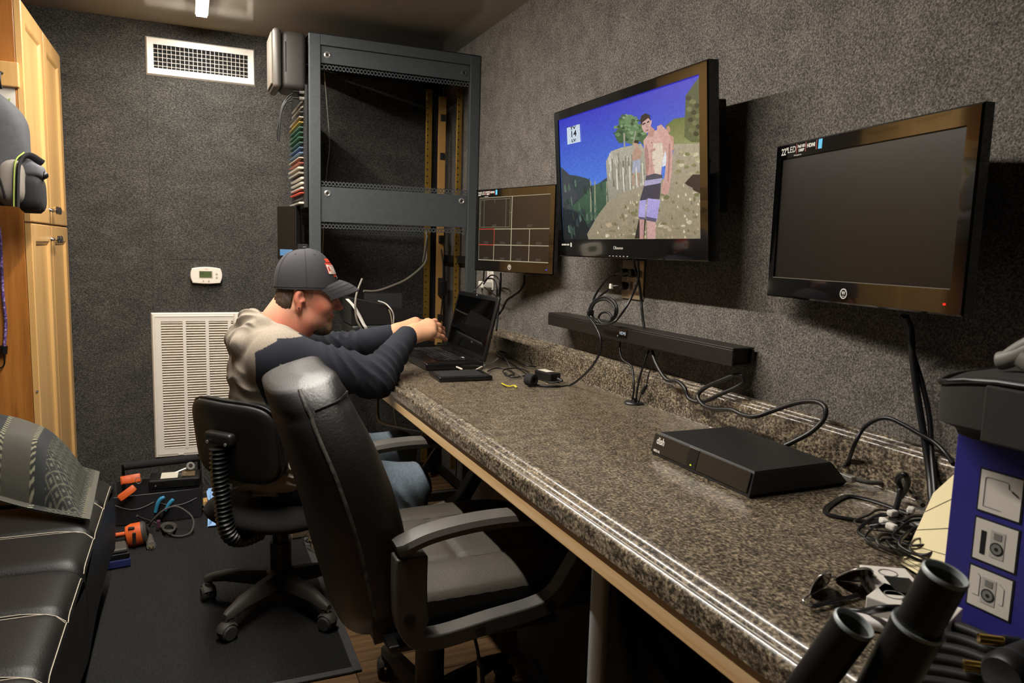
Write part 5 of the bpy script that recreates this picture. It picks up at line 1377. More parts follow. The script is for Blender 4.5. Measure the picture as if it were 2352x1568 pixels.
mb = MB(); mb.text('dish', .020, FB @ Matrix.Translation((-.120, .006, .0024)), .0002, bold=.0003, sx=.85); mb.text('VIP211k', .0065, FB @ Matrix.Translation((-.126, -.0155, .0024)), .0002, bold=.0002); mb.build('brand_print', mat('print_white', 'd6d2c8', .5), fp)
for x in (-.095, .095):
    for y in (-.13, .13): MB().cyl((x, y, .0005), (x, y, .006), .008, n=12).build('foot', M_black, dv_)
# thick video cable from the sound bar to the receiver
cable('video_cable', [wl(1497, 806, .045), wl(1505, 830, .05), wl(1520, 858, .055), wl(1534, 873, .055), wl(1555, 875, .055), wl(1572, 890, .06), wl(1580, 912, .06), wl(1597, 922, .06), wl(1620, 921, .055), wl(1655, 905, .05), wl(1690, 890, .04), wl(1708, 877, .035), wl(1705, 864, .04), wl(1690, 861, .045), wl(1660, 872, .05), wl(1625, 887, .055), wl(1606, 902, .06), wl(1604, 915, .065), wl(1618, 932, .07), wl(1645, 940, .075), wl(1680, 941, .075), wl(1705, 952, .075), wl(1735, 956, .075), wl(1775, 943, .06), wl(1830, 925, .05), wl(1872, 922, .05), wl(1895, 935, .055), wl(1892, 962, .06), wl(1865, 990, .075), wl(1830, 1010, .095), wl(1803, 1023, .11)], .0052, mat('video_cable_black', '1b1816', .4), 'thick black video cable snaking from the soundbar to the satellite receiver', n=10, per=5)

# --- cables at the right
cable('monitor_lead', [wl(2080, 726, .05), wl(2092, 760, .03), wl(2096, 820, .03), wl(2106, 900, .03), wl(2122, 1000, .03), wl(2134, 1080, .04), wl(2140, 1140, .06), wl(2145, 1190, .09)], .0058, M_cable, 'thick black lead dropping from the switched-off monitor', n=10)
cable('monitor_lead', [wl(2074, 724, .05), wl(2086, 760, .03), wl(2098, 815, .025), wl(2118, 880, .02), wl(2135, 960, .02), wl(2140, 1040, .03), wl(2148, 1130, .06), wl(2150, 1190, .09)], .0045, M_cable, 'thinner black lead tied beside the thick monitor lead', n=10)
tag(MB().tube([wl(2096 + 6 * math.cos(a), 821 + 3 * math.sin(a), .027 + .005 * math.sin(a)) for a in [2 * PI * i / 10 for i in range(10)]], .0016, 6, closed=True).build('cable_tie', M_black, None, 60, loc=wl(2096, 821)), 'black zip tie round the monitor leads on the wall', 'cable tie')
rq = lambda px, py, h: top(px, py, h)
cable('receiver_lead', [rq(1938, 1073, .02), rq(1948, 1060, .03), wl(1963, 1020, .06), wl(1982, 985, .05), wl(2010, 965, .05), wl(2040, 960, .05), wl(2075, 975, .045), wl(2110, 995, .04), wl(2145, 1015, .035), wl(2172, 1040, .04), wl(2190, 1065, .06)], .004, M_cable, 'black lead arching from the receiver over the upstand', n=8)
cable('receiver_lead', [rq(1935, 1064, .02), rq(1975, 1062, .02), rq(2020, 1070, .02), rq(2060, 1090, .025), rq(2095, 1130, .03), rq(2120, 1160, .03)], .004, mat('brownish_lead', '2c2822', .5), 'dark lead running straight back from the receiver', n=8)
cn_ = cable('receiver_lead', [rq(1962, 1100, .014), rq(2000, 1108, .012), rq(2040, 1108, .012), rq(2075, 1112, .02), rq(2100, 1135, .02)], .0045, mat('grey_lead2', '4a4843', .5), 'grey receiver lead with a silver plug', n=8)
MB().box(rq(1950, 1098, .014) - cn_.location, (.012, .022, .012), bevel=.002).build('plug', M_steel, cn_)
cable('looped_lead', [rq(2090, 1180, .004), rq(2050, 1165, .003), rq(2005, 1150, .003), rq(1960, 1140, .003), rq(1935, 1142, .003), rq(1900, 1165, .003), rq(1898, 1178, .003), rq(1915, 1185, .003), rq(1960, 1193, .003), rq(2010, 1200, .004), rq(2060, 1207, .004), rq(2110, 1215, .004)], .0030, M_cable, 'flat black lead making a pointed loop on the worktop', flat=1.6)
cable('upright_lead', [rq(2070, 1140, .01), rq(2085, 1110, .05), rq(2078, 1090, .075), rq(2062, 1100, .06), rq(2068, 1125, .04), rq(2060, 1160, .025), rq(2048, 1190, .01)], .0048, M_cable, 'short stiff black lead standing up in the cable pile', n=8)
random.seed(3)
labs = ['black lead curling on the left of the cable pile', 'black lead crossing the cable pile on top', 'thin lead trailing from the cable pile towards the sunglasses', 'black lead sunk in the middle of the cable pile', 'black lead under the lined paper', 'thin brown lead in the cable pile', 'black lead looping below the white connectors']
labs += ['black lead at the back of the cable pile', 'black lead under the white connectors', 'thin black lead looping round the stiff upright lead', 'black lead spilling towards the steel tubes']
for k in range(11):
    rg = random.Random(k + 70)
    c = rq(2040 + 14 * k, 1215 + 14 * (k % 5), .010 + .002 * k)
    pts = [c + Vector(((.045 + .02 * math.sin(k)) * (1 + .18 * math.sin(2 * a + k)) * math.cos(a + k), (.038 + .012 * math.cos(k)) * (1 + .2 * math.sin(3 * a + 2 * k)) * math.sin(a + k), .007 + .006 * math.sin(2 * a + k))) for a in [(2.2 + .2 * (k % 4)) * PI * i / 14 for i in range(15)]]
    pts = [Vector((max(.86, p.x), max(.60, p.y), max(ZT + .006, p.z))) for p in pts]
    cable('piled_lead', pts, (.0019, .0026, .0015, .0028, .0022, .0014, .0024)[k % 7], M_cable if k % 3 else mat('brownish_lead', '2c2822', .5), labs[k], group='leads in the pile beside the blue box')
for k, (px, py) in enumerate(((2050, 1178), (2092, 1171), (2030, 1197), (2048, 1209))):
    c = rq(px, py, .028); t = thing('cable_connector', ('white connector near the stiff upright lead', 'white connector close to the lined paper', 'small white connector at the edge of the cable pile', 'rounded white connector at the bottom of the cable pile')[k], 'connector', c)
    MB().box((0, 0, 0), (.016, .011, .010), rotm(rz=30 * k), bevel=.003).build('shell', mat('block_white', 'd8d3c8', .4), t)
    MB().cyl(rotm(rz=30 * k) @ Vector((.008, 0, 0)), rotm(rz=30 * k) @ Vector((.030, .006, -.010)), .004, n=8).build('boot', M_black, t, 60)
# lined paper
lp_ = thing('lined_paper', 'cream lined paper pad curving up behind the blue box', 'paper', (.93, .66, ZT))
a0, a1 = Vector((.865, .665, .775)), Vector((.96, .705, .772))
def pap(u, v):
    base = Vector((.885, .665, .766)).lerp(Vector((.855, .575, .770)), u)
    up = Vector((.05 * v + .03 * v * v, .02 * v, .02 * v + .16 * v * v * (.4 + .6 * u)))
    return base + up - lp_.location
mb = MB(); mb.grid(pap, 16, 16); mb.grid(lambda u, v: Vector(pap(u, v)) + Vector((.0012, .0005, -.001)), 16, 16)
mb.build('sheet', mat('cream_paper', 'd9cba0', .7), lp_, 60)
mb = MB()
for k in range(7): mb.tube([Vector(pap(i / 15, .08 + k * .085 if k < 5 else .62 + .2 * (k - 5))) + Vector((-.0008, -.0004, .0006)) for i in range(16)], .0004, 4)
mb.build('ruled_lines', mat('line_ink', '6d6350', .7), lp_)['kind'] = 'stuff'

# --- blue cardboard box with pictures
BXX, BY1, BY0, BZ1 = .815, .556, .20, .986
bb = thing('blue_box', 'blue cardboard box with three white pictures of speakers', 'box', (BXX, BY0, ZT))
M_bb = mat('blue_card', '28246e', .4, noise=(6, '2d2a7a', .2))
MB().box((.12, (BY1 - BY0) / 2, (BZ1 - ZT) / 2 + .0008), (.24, BY1 - BY0, BZ1 - ZT - .0016), bevel=.0015).build('carton', M_bb, bb)
M_pw = mat('picture_white', 'c9c2b8', .5); M_pk = mat('picture_ink', '0c0c0e', .5); M_pg = mat('picture_grey', '6f6f6c', .5); M_pl = mat('picture_pale', 'a9a59d', .5)
def fpt(px, py):
    p = on(px, py, 0, BXX); return (p.y - BY0, p.z - ZT)
pics = [[(2257, 1077), (2352, 1103), (2344, 1199), (2247, 1168)], [(2244, 1188), (2341, 1219), (2330, 1315), (2235, 1278)], [(2232, 1296), (2327, 1335), (2317, 1427), (2222, 1380)]]
FM = basis((0, 1, 0), (0, 0, 1), (1, 0, 0))
for k, q in enumerate(pics):
    P4 = [fpt(*c) for c in q]
    ya_, yb_ = sum(p[0] for p in (P4[0], P4[3])) / 2, sum(p[0] for p in (P4[1], P4[2])) / 2
    if k == 0: yb_ = ya_ - .0455
    za_, zb_ = sum(p[1] for p in (P4[0], P4[1])) / 2, sum(p[1] for p in (P4[2], P4[3])) / 2
    yc, zc = (ya_ + yb_) / 2, (za_ + zb_) / 2; w_, h_ = abs(ya_ - yb_), abs(za_ - zb_)
    o = MB().box((-.0004, yc, zc), (.0006, w_ + .004, h_ + .004)).build('picture_border', M_pk, bb)
    MB().box((-.0009, yc, zc), (.0005, w_, h_)).build('picture_ground', M_pw, o)
    U = lambda u, v: (-.0014, yc + w_ * (.5 - u), zc + h_ * (v - .5))
    mb = MB()
    if k == 0:
        mb.tube([U(.55, .12), U(.12, .12), U(.12, .82), U(.18, .85), U(.62, .85), U(.68, .82), U(.70, .7), U(.88, .6)], .0004, 4)
        mb.build('line_drawing', M_pg, o)
        MB().tube([U(.78, .66), U(.92, .58)], .0010, 6).build('plug_drawing', M_pk, o)
    else:
        cxu = .56 if k == 1 else .48
        def sq(u0, v0, u1, v1, m, nm, x=-.0014):
            a, b = U(u0, v0), U(u1, v1)
            return MB().box((x, (a[1] + b[1]) / 2, (a[2] + b[2]) / 2), (.0004, abs(a[1] - b[1]), abs(a[2] - b[2]))).build(nm, m, o)
        sq(cxu - .17, .17, cxu + .17, .83, M_pl, 'cabinet_drawing')
        c = U(cxu, .40); c2_ = U(cxu, .70)
        Mx = lambda c, d: basis((0, 1, 0), (0, 0, 1), (-1, 0, 0), (c[0] - d, c[1], c[2]))
        MB().lathe([(0, 0), (w_ * .16, 0), (w_ * .16, .0002), (0, .0002)], 20, Mx(c, .0003)).build('cone_drawing', M_pk, o)
        MB().lathe([(0, 0), (w_ * .125, 0), (w_ * .125, .0002), (0, .0002)], 20, Mx(c, .0006)).build('cone_drawing', M_pg, o)
        MB().lathe([(0, 0), (w_ * .045, 0), (w_ * .045, .0002), (0, .0002)], 16, Mx(c, .0009)).build('cone_drawing', M_pk, o)
        sq(cxu - .09, .62, cxu + .09, .78, M_pg, 'tweeter_drawing', -.0018)
        if k == 1: sq(.16, .16, .28, .74, M_pk, 'manual_drawing')
        else:
            mb.tube([U(.10, .3), U(.26, .3), U(.26, .8), U(.2, .86)], .0004, 4); mb.build('lead_drawing', M_pg, o); MB().tube([U(.72, .8), U(.84, .72), U(.84, .3), U(.74, .3)], .0003, 4).build('lead_drawing', M_pg, o)
# --- soft black case on the box
bc = thing('soft_case', 'black soft padded case lying on top of the blue box', 'case', (BXX + .065, .383, BZ1))
M_case = mat('case_black', '171411', .8, bump=(1200, .3), noise=(30, '1f1b17', .2))
mb = MB()
def casef(u, v):
    a = 2 * PI * u
    w_, d_ = .118, .185
    k = 1 - .10 * (1 - v) if v < .2 else 1
    x = w_ * sup(math.cos(a), .32) * k; y = d_ * sup(math.sin(a), .28) * k
    return (x, y, .001 + .064 * v + .010 * math.sin(2.2 * a) * v)
mb.grid(casef, 60, 10, cu=True)
n = 60
mb.add([casef(i / 60, 1) for i in range(60)] + [(p[0] * .93, p[1] * .95, p[2] + .006) for p in [casef(i / 60, 1) for i in range(60)]] + [(p[0] * .4, p[1] * .4, .077) for p in [casef(i / 60, 1) for i in range(60)]],
       [(i, (i + 1) % n, n + (i + 1) % n, n + i) for i in range(n)] + [(n + i, n + (i + 1) % n, 2 * n + (i + 1) % n, 2 * n + i) for i in range(n)] + [tuple(range(2 * n, 3 * n))])
mb.add([casef(i / 60, 0) for i in range(60)], [tuple(range(n))])
mb.build('shell', M_case, bc, 50)
MB().tube([tuple(Vector(casef(i / 60, 1)) * 1.005 + Vector((0, 0, .001))) for i in range(60)], .0035, 6, closed=True).build('piping', M_black, bc, 60)
MB().box((-.119, .06, .035), (.006, .10, .060), bevel=.002).build('side_pocket', M_case, bc)
MB().cyl((-.119, .0, .035), (-.128, .0, .035), .014, .012, n=16).build('strap_ring', M_rackd, bc, 40)
cz_ = lambda px, py: on(px, py, 0, BXX + .03)
hn = thing('squeeze_clamp', 'pale grey rounded tool handle lying on the soft black case', 'clamp', cz_(2300, 845))
h0 = hn.location
M_gh = mat('grey_handle', '6b6962', .5)
MB().tube([p - h0 for p in spline([cz_(2292, 829), cz_(2310, 826), cz_(2340, 815), cz_(2375, 800), cz_(2420, 790)], 6)], [.0085] + [.0105] * 23 + [.0105], 12, flat=.8).build('handle', M_gh, hn, 60)
MB().tube([p - h0 for p in spline([cz_(2318, 818), cz_(2340, 803), cz_(2375, 785), cz_(2420, 770)], 6)], .009, 12, flat=.8).build('handle', M_gh, hn, 60)
MB().tube([p - h0 for p in spline([cz_(2350, 822), cz_(2380, 838), cz_(2420, 842)], 6)], .012, 12).build('jaw', M_gh, hn, 60)

# --- sunglasses
sgp = thing('sunglasses', 'sunglasses with brown lenses lying open on the worktop', 'sunglasses', top(1930, 1350))
g0 = sgp.location
M_lens = mat('brown_lens', '2a1206', .06, coat=.5); M_fr = mat('silver_frame', 'b5b2aa', .25, .8)
gq = lambda px, py, h: top(px, py, h) - g0
def lens(pts, m):
    c = sum(pts, Vector()) / len(pts)
    nrm_ = (pts[1] - pts[0]).cross(pts[2] - pts[0]).normalized() * .0016
    mb = MB(); k = len(pts)
    mb.add(pts + [p + nrm_ for p in pts], [tuple(range(k)), tuple(range(2 * k - 1, k - 1, -1))] + [(i, (i + 1) % k, k + (i + 1) % k, k + i) for i in range(k)])
    return mb.build('lens', m, sgp, 40)
l1 = spline([gq(1915, 1330, .004), gq(1950, 1312, .034), gq(1985, 1305, .042), gq(2005, 1312, .036), gq(1998, 1330, .012), gq(1960, 1335, .002)], 4, True)
l2 = spline([gq(1860, 1364, .004), gq(1872, 1334, .026), gq(1892, 1318, .036), gq(1908, 1318, .030), gq(1902, 1338, .006), gq(1880, 1356, .001)], 4, True)
for l in (l1, l2):
    lens(l, M_lens); MB().tube(l, .0011, 6, closed=True).build('rim', M_fr, sgp, 60)
MB().tube(spline([gq(1904, 1330, .016), gq(1912, 1324, .018), gq(1920, 1326, .016)], 4), .0013, 6).build('bridge', M_fr, sgp, 60)
MB().tube(spline([gq(1860, 1364, .01), gq(1846, 1376, .014), gq(1850, 1388, .010), gq(1866, 1392, .006)], 5), .0016, 6).build('hinge', M_fr, sgp, 60)
MB().tube(spline([gq(1866, 1392, .006), gq(1900, 1384, .006), gq(1950, 1372, .005), gq(1985, 1360, .004)], 6), .0024, 8, flat=1.5).build('temple', M_black, sgp, 60)
MB().tube(spline([gq(2003, 1318, .028), gq(2012, 1326, .022), gq(2022, 1334, .014)], 5), .0018, 6).build('hinge', M_fr, sgp, 60)
MB().tube(spline([gq(2020, 1332, .014), gq(2035, 1345, .008), gq(2060, 1362, .004)], 6), .0024, 8, flat=1.5).build('temple', M_black, sgp, 60)

# --- cigarette packs
def pack(label, c, rz, rx_=0, txt=True, open_=False):
    t = thing('cigarette_pack', label, 'cigarette pack', c, math.radians(rz))
    MB().box((0, 0, .0122), (.056, .087, .022), bevel=.0015).build('carton', mat('pack_white', 'd3cdc4', .45), t)
    MB().box((.006, -.012, .0236), (.030, .045, .0006)).build('dark_print', M_pk, t)
    mb = MB(); mb.lathe([(.010, 0), (.0115, 0), (.0115, .0003), (.010, .0003)], 20, Matrix.Translation((0, .022, .0236))); mb.build('crest', M_pg, t)
    if txt:
        mb = MB(); mb.text('Marlboro', .0135, basis((0, -1, 0), (0, 0, 1), (-1, 0, 0), (-.0282, .004, .0115)), .0002, sx=.8); mb.build('lettering', M_pk, t)
    return t
pack('white cigarette pack lying on its face beside the sunglasses', top(2050, 1374), -32)
pk2 = pack('white cigarette pack partly under a black lead', top(2095, 1425), 20, txt=False)
cable('thin_lead', [top(1955, 1402, .004), top(1985, 1404, .010), top(2020, 1398, .030), top(2060, 1396, .032), top(2110, 1402, .03)], .0042, M_cable, 'black lead crossing in front of the cigarette packs')
lt_ = thing('lighter', 'white plastic lighter lying between the black tubes and the packs', 'lighter', top(2022, 1448))
MB().box((0, 0, .007), (.062, .020, .012), rotm(rz=-50), bevel=.005, seg=3).build('body', mat('lighter_white', 'd5d0cc', .3), lt_, 40)
MB().box(rotm(rz=-50) @ Vector((-.036, 0, .007)), (.014, .018, .011), rotm(rz=-50), bevel=.003).build('cap', M_steel, lt_)
# --- thick black cables by the box, in the foreground
labs2 = ['thick black cable along the bottom edge of the blue box', 'second thick black cable out from the blue box', 'third thick black cable out from the blue box', 'fourth thick black cable out from the blue box', 'fifth thick black cable out from the blue box', 'outermost thick black cable in front of the blue box']
for k in range(6):
    a = top(2085 - 6 * k, 1425 + 26 * k, .006 + .002 * (k % 2)); b = top(2200 + 10 * k, 1440 + 30 * k, .014); c = top(2330 + 20 * k, 1500 + 36 * k, .012); d = top(2480, 1590 + 40 * k, .008)
    cable('thick_cable', [a, b, c, d], .0065, mat('rubber_black', '15130f', .5), labs2[k], group='thick cables in front of the blue box', n=10)
for k, (px, py) in enumerate(((2212, 1540), (2246, 1478))):
    t = thing('jack_plug', ('gold jack plug lying on the outer thick cables', 'gold jack plug near the blue box')[k], 'plug', top(px, py, .022))
    MB().cyl((0, 0, .006), (.018, -.014, .006), .0055, n=12).build('sleeve', mat('gold_metal', 'c9a64a', .25, 1.), t, 40)
    MB().cyl((.018, -.014, .006), (.03, -.024, .006), .007, n=12).build('shell', M_black, t, 40)

# --- black steel tubes in front of the worktop
def fwd(px, py, d):
    r_ = ray(px, py); return CAM + r_ * (d / r_.dot(CF))
def leaning_tube(label, px, py, d, ax, rad, collar=None):
    axis = (CR * ax[0] + CU * ax[1] - CF * ax[2]).normalized()
    m_ = fwd(px, py, d); L = (m_.z - .006) / axis.z
    foot = m_ - axis * L
    t = thing('steel_tube', label, 'tube', foot)
    A = m_ - foot
    M_t = mat('black_painted_steel', '0d0d0e', .4, .3, noise=(25, '161617', .15), spec=.6)
    Mt = Matrix.Translation(A) @ frame_z(axis).to_4x4()
    MB().lathe([(rad * .90, -.001), (rad, -.001), (rad, -L + .04), (rad * .90, -L + .04)], 32, Mt).build('tube', M_t, t, 50)
    MB().lathe([(rad * .885, -.004), (rad * .885, .0008), (rad * .95, .0014), (rad * 1.012, .0), (rad * 1.012, -.0022)], 32, Mt).build('bare_rim', mat('bare_rim', 'a2a7a8', .5, .3), t, 50)
    MB().lathe([(rad * .895, -.002), (rad * .895, -.30), (0, -.30)], 32, Mt).build('bore', mat('bore_grey', '3d3c38', .6), t, 50)
    if collar:
        MB().lathe([(rad * 1.01, -collar), (rad * 1.18, -collar + .001), (rad * 1.20, -collar - .10), (rad * 1.01, -collar - .10)], 32, Mt).build('collar', M_t, t, 50)
        MB().lathe([(rad * 1.02, -collar + .002), (rad * 1.17, -collar + .003), (rad * 1.19, -collar + .0)], 32, Mt).build('collar_rim', mat('bare_rim', '8d9294', .35, .8), t, 50)
        MB().ball(Mt @ Vector((rad * .8, -rad * .9, -collar - .004)), .004, 8).build('rivet', M_steel, t, 60)
    else:
        MB().ball(Mt @ Vector((-rad * .3, -rad * .95, -.075)), .0035, 8).build('rivet', M_steel, t, 60)
    MB().lathe([(0, -L), (rad * .9, -L), (rad * 1.1, -L + .02), (rad * 1.1, -L + .045), (rad, -L + .05)], 24, Mt).build('rubber_foot', M_black, t, 50)
    return t
leaning_tube('shorter black steel tube with a worn rim leaning in front of the worktop', 1962, 1431, .60, (.336, .862, .38), .0165)
leaning_tube('black steel tube with a stepped collar leaning beside the blue box', 2172, 1318, .56, (.221, .911, .35), .0166, .052)
q0 = top(2300, 1560, .045); q1 = top(2520, 1470, .055)
ft = thing('short_tube', 'thick black tube lying on the thick cables', 'tube', q0)
MB().tube([Vector((0, 0, 0)), (q1 - q0) * .04, q1 - q0], [.019, .023, .023], 24).build('tube', mat('black_painted_steel', '0d0d0e', .4), ft, 50)
MB().tube([(q1 - q0) * .10, (q1 - q0) * .14], .0236, 24).build('band', M_rackd, ft, 50)
# --- under the worktop
cl_ = thing('grey_jacket', 'crumpled dark grey jacket lying on the floor under the worktop', 'jacket', (1.0, 1.60, 0))
mb = MB(); rg = random.Random(5)
def jf(u, v):
    a = 2 * PI * u; r_ = math.sin(PI / 2 * v); 
    wob = 1 + .10 * math.sin(3 * a + 1) + .07 * math.sin(5 * a + 4 * v) + .05 * math.sin(9 * a + 7 * v)
    return (.17 * r_ * math.cos(a) * wob, .36 * r_ * math.sin(a) * wob - .05, .002 + .26 * (math.cos(PI / 2 * v) ** .8) * (1 + .25 * math.sin(2 * a + 3 * v) + .12 * math.sin(7 * a)))
mb.grid(jf, 90, 40, cu=True); mb.build('bundle', mat('jacket_cloth', '525253', .9, bump=(200, .4), noise=(20, '5e5e5e', .2)), cl_, 70)
MB().tube(spline([(-.15, .12, .03), (-.17, -.05, .04), (-.14, -.22, .05), (-.08, -.36, .03)], 6), .025, 10, flat=.6).build('sleeve_edge', mat('jacket_cloth', '2b2b2c', .9), cl_, 60)
bgp = thing('paper_bag', 'crumpled brown paper bag lying behind the leather chair', 'paper bag', (.93, 2.10, 0))
mb = MB()
def bf(u, v):
    a = 2 * PI * u
    fold = .02 * math.sin(4 * a + 6 * v) + .012 * abs(math.sin(7 * a + 11 * v))
    return ((.15 + fold) * sup(math.cos(a), .5) * math.sin(PI / 2 * v) , (.11 + fold) * sup(math.sin(a), .5) * math.sin(PI / 2 * v), .002 + (.11 + fold) * math.cos(PI / 2 * v) ** .6)
mb.grid(bf, 40, 14, cu=True); mb.build('bag', mat('kraft_paper', '9a6c40', .8, noise=(15, 'a87a4c', .2)), bgp, 25)
for k, pts in enumerate(([(868, 900), (868, 955), (880, 972), (930, 984), (985, 992), (1030, 990)], [(905, 935), (910, 975), (920, 1000), (915, 1022), (905, 1030)], [(1008, 1010), (985, 1050), (965, 1080), (950, 1110)])):
    cable('under_desk_lead', ([] if k == 0 else [on(*pts[0], 0, (.66, .80, .85)[k]) + Vector((0, .01, .06)), on(*pts[0], 0, (.66, .80, .85)[k]).xy.to_3d() + Vector((0, .015, ZT - .031))][::-1]) + [on(px, py, 0, (.66, .80, .85)[k]) for px, py in pts], (.006, .004, .003)[k], mat('grey_lead', '6b655a', .5), ('flat grey cable hanging from the end of the pine board', 'thin grey lead hanging in the dark under the worktop', 'thin grey lead running down past the seated person\'s knee')[k])
# ================================================================== chairs
M_dplas = mat('dusty_plastic', '2b2927', .6, noise=(12, '3d3933', .2), bump=(400, .15))
M_fabk = mat('chair_fabric', '0d0d0d', .95, bump=(600, .6))
def caster(parent, c, ang, r=.024):
    c = Vector(c); d = Vector((math.cos(ang), math.sin(ang), 0)); s_ = Vector((-d.y, d.x, 0))
    cs_ = thing('tmp', '', '') if False else None
    body = MB(); 
    for k in (-1, 1): body.lathe([(0, -.009), (r * .8, -.009), (r, -.004), (r, .004), (r * .8, .009), (0, .009)], 18, basis(Vector((0, 0, 1)), d, s_, c + s_ * k * .013 + Vector((0, 0, r))))
    w_ = body.build('caster', M_dplas, parent, 40)
    hood = MB(); hood.lathe([(.0, 0), (.012, 0), (.012, .03), (0, .03)], 12, Matrix.Translation(c + Vector((0, 0, r + .01)) - d * .008)); 
    hood.tube([c + Vector((0, 0, r)) + (Vector((0, 0, 1)) * math.cos(a) + d * math.sin(a)) * (r + .003) for a in [-1.1 + 2.4 * i / 8 for i in range(9)]], .007, 6, flat=2.6)
    hood.build('caster_hood', M_dplas, w_, 50)
def star(parent, n0, rad, hub_z, hub_r, zt):
    MB().lathe([(0, hub_z - .055), (hub_r * .8, hub_z - .055), (hub_r, hub_z - .02), (hub_r, hub_z + .012), (hub_r * .75, hub_z + .02), (0, hub_z + .02)], 24).build('hub', M_dplas, parent, 50)
    for k in range(5):
        a = math.radians(n0 + 72 * k); d = Vector((math.cos(a), math.sin(a), 0)); s_ = Vector((-d.y, d.x, 0))
        st = [(0.01, hub_z - .012, .026, .026), (rad * .35, hub_z - .012, .024, .022), (rad * .75, zt + .012, .019, .016), (rad * .98, zt, .015, .012), (rad * 1.04, zt - .004, .009, .008)]
        vs_ = []
        for (r_, z_, w_, h_) in st:
            for (x, y) in ((-1, -.9), (-.92, .3), (-.45, 1), (.45, 1), (.92, .3), (1, -.9)): vs_.append(d * r_ + s_ * (x * w_) + Vector((0, 0, z_ + y * h_)))
        fs_ = [(i * 6 + j, i * 6 + (j + 1) % 6, i * 6 + 6 + (j + 1) % 6, i * 6 + 6 + j) for i in range(4) for j in range(6)] + [tuple(range(6)), tuple(range(29, 23, -1))]
        MB().add(vs_, fs_).build('base_arm', M_dplas, parent, 50)
        MB().cyl(d * rad + Vector((0, 0, .05)), d * rad + Vector((0, 0, zt)), .007, n=8).build('caster_stem', M_steel, parent)
        caster(parent, d * rad + Vector((0, 0, .0)), a + .6 * (k - 1.5))
# --- task chair
TC = Vector((.252, 2.385, FZ)); TA = math.radians(40)
tc_ = thing('task_chair', 'small black armless task chair with a ribbed back stem, person sitting on it', 'chair', TC, TA)
star(tc_, 153 - 40, .245, .105, .045, .078)
MB().cyl((0, 0, .09), (0, 0, .215), .034, n=20).build('column_sleeve', mat('column_plastic', '101113', .45), tc_, 40)
MB().cyl((0, 0, .2), (0, 0, .295), .026, n=20).build('gas_column', M_black, tc_, 40)
MB().box((0, 0, .298), (.20, .14, .016), bevel=.004).build('seat_plate', M_black, tc_)
def seatf(rx_, ry_, z0, z1, e=.75):
    return lambda u, v: (rx_ * sup(math.cos(2 * PI * u), e) * (math.sin(PI * v) ** .28), ry_ * sup(math.sin(2 * PI * u), e) * (math.sin(PI * v) ** .28), z0 + (z1 - z0) * (.5 - .5 * math.cos(PI * v)))
MB().grid(seatf(.205, .215, .305, .372), 40, 14, cu=True).build('seat', M_fabk, tc_, 60)
# backrest, its plane perpendicular to local x, leaning back a little
bk_c = Vector((-.205, 0, .590)); lean = math.radians(8)
by = Vector((0, 1, 0)); bz = Vector((-math.sin(lean), 0, math.cos(lean))); bx = by.cross(bz)
def backf(hw, hh, t0, t1, e=.45, curve=.03):
    def f(u, v):
        a = 2 * PI * u; k = math.sin(PI * v) ** .22
        y = hw * sup(math.cos(a), e) * k; z = hh * sup(math.sin(a), e) * k; t = t0 + (t1 - t0) * (.5 - .5 * math.cos(PI * v))
        return bk_c + by * y + bz * z + bx * (t + curve * (y / hw) ** 2)
    return f
MB().grid(backf(.170, .122, .0, .045), 48, 14, cu=True).build('back_cushion', M_fabk, tc_, 60)
bs = MB().grid(backf(.168, .120, -.016, .010), 48, 10, cu=True).build('back_shell', mat('shell_black', '0c0c0c', .5, bump=(500, .2)), tc_, 60)
MB().tube([Vector(backf(.171, .123, 0, 0)(i / 48, .5)) + bx * .006 for i in range(48)], .004, 6, closed=True).build('edge_trim', M_black, bs, 60)
br = MB(); br.box(bk_c + bz * .022 - bx * .028, (.030, .105, .036), Matrix((bx, by, bz)).transposed(), bevel=.010, seg=3)
b_ = br.build('bracket', mat('bracket_plastic', '17161599'[:6], .45), tc_, 40)
for s_ in (-.036, .036): MB().cyl(bk_c + bz * .012 - bx * .044 + by * s_, bk_c + bz * .012 - bx * .047 + by * s_, .005, n=10).build('screw', M_steel, b_)
path = spline([bk_c - bx * .040 - bz * .005, bk_c - bx * .050 - bz * .08, Vector((-.232, 0, .42)), Vector((-.224, 0, .35)), Vector((-.20, 0, .300)), Vector((-.15, 0, .277)), Vector((-.09, 0, .275))], 16)
L_acc = [0.]
for i in range(1, len(path)): L_acc.append(L_acc[-1] + (path[i] - path[i - 1]).length)
ng = 30; gp = []; grr = []
for k in range(ng * 4 + 1):
    s_ = L_acc[-1] * k / (ng * 4); i = max(j for j in range(len(L_acc)) if L_acc[j] <= s_ + 1e-9); i = min(i, len(path) - 2)
    t = (s_ - L_acc[i]) / (L_acc[i + 1] - L_acc[i] + 1e-9); gp.append(path[i].lerp(path[i + 1], t)); grr.append(.0195 + .0048 * math.cos(2 * PI * k / 4))
MB().tube(gp, grr, 14, flat=1.15).build('ribbed_gaiter', mat('gaiter_rubber', '131312', .4), tc_, 60)
MB().box((-.05, 0, .278), (.12, .05, .02), bevel=.004).build('stem_bar', M_black, tc_)
MB().tube(spline([(.02, -.08, .29), (.03, -.15, .285), (.035, -.20, .28)], 5), .005, 8).build('height_lever', M_black, tc_, 60)

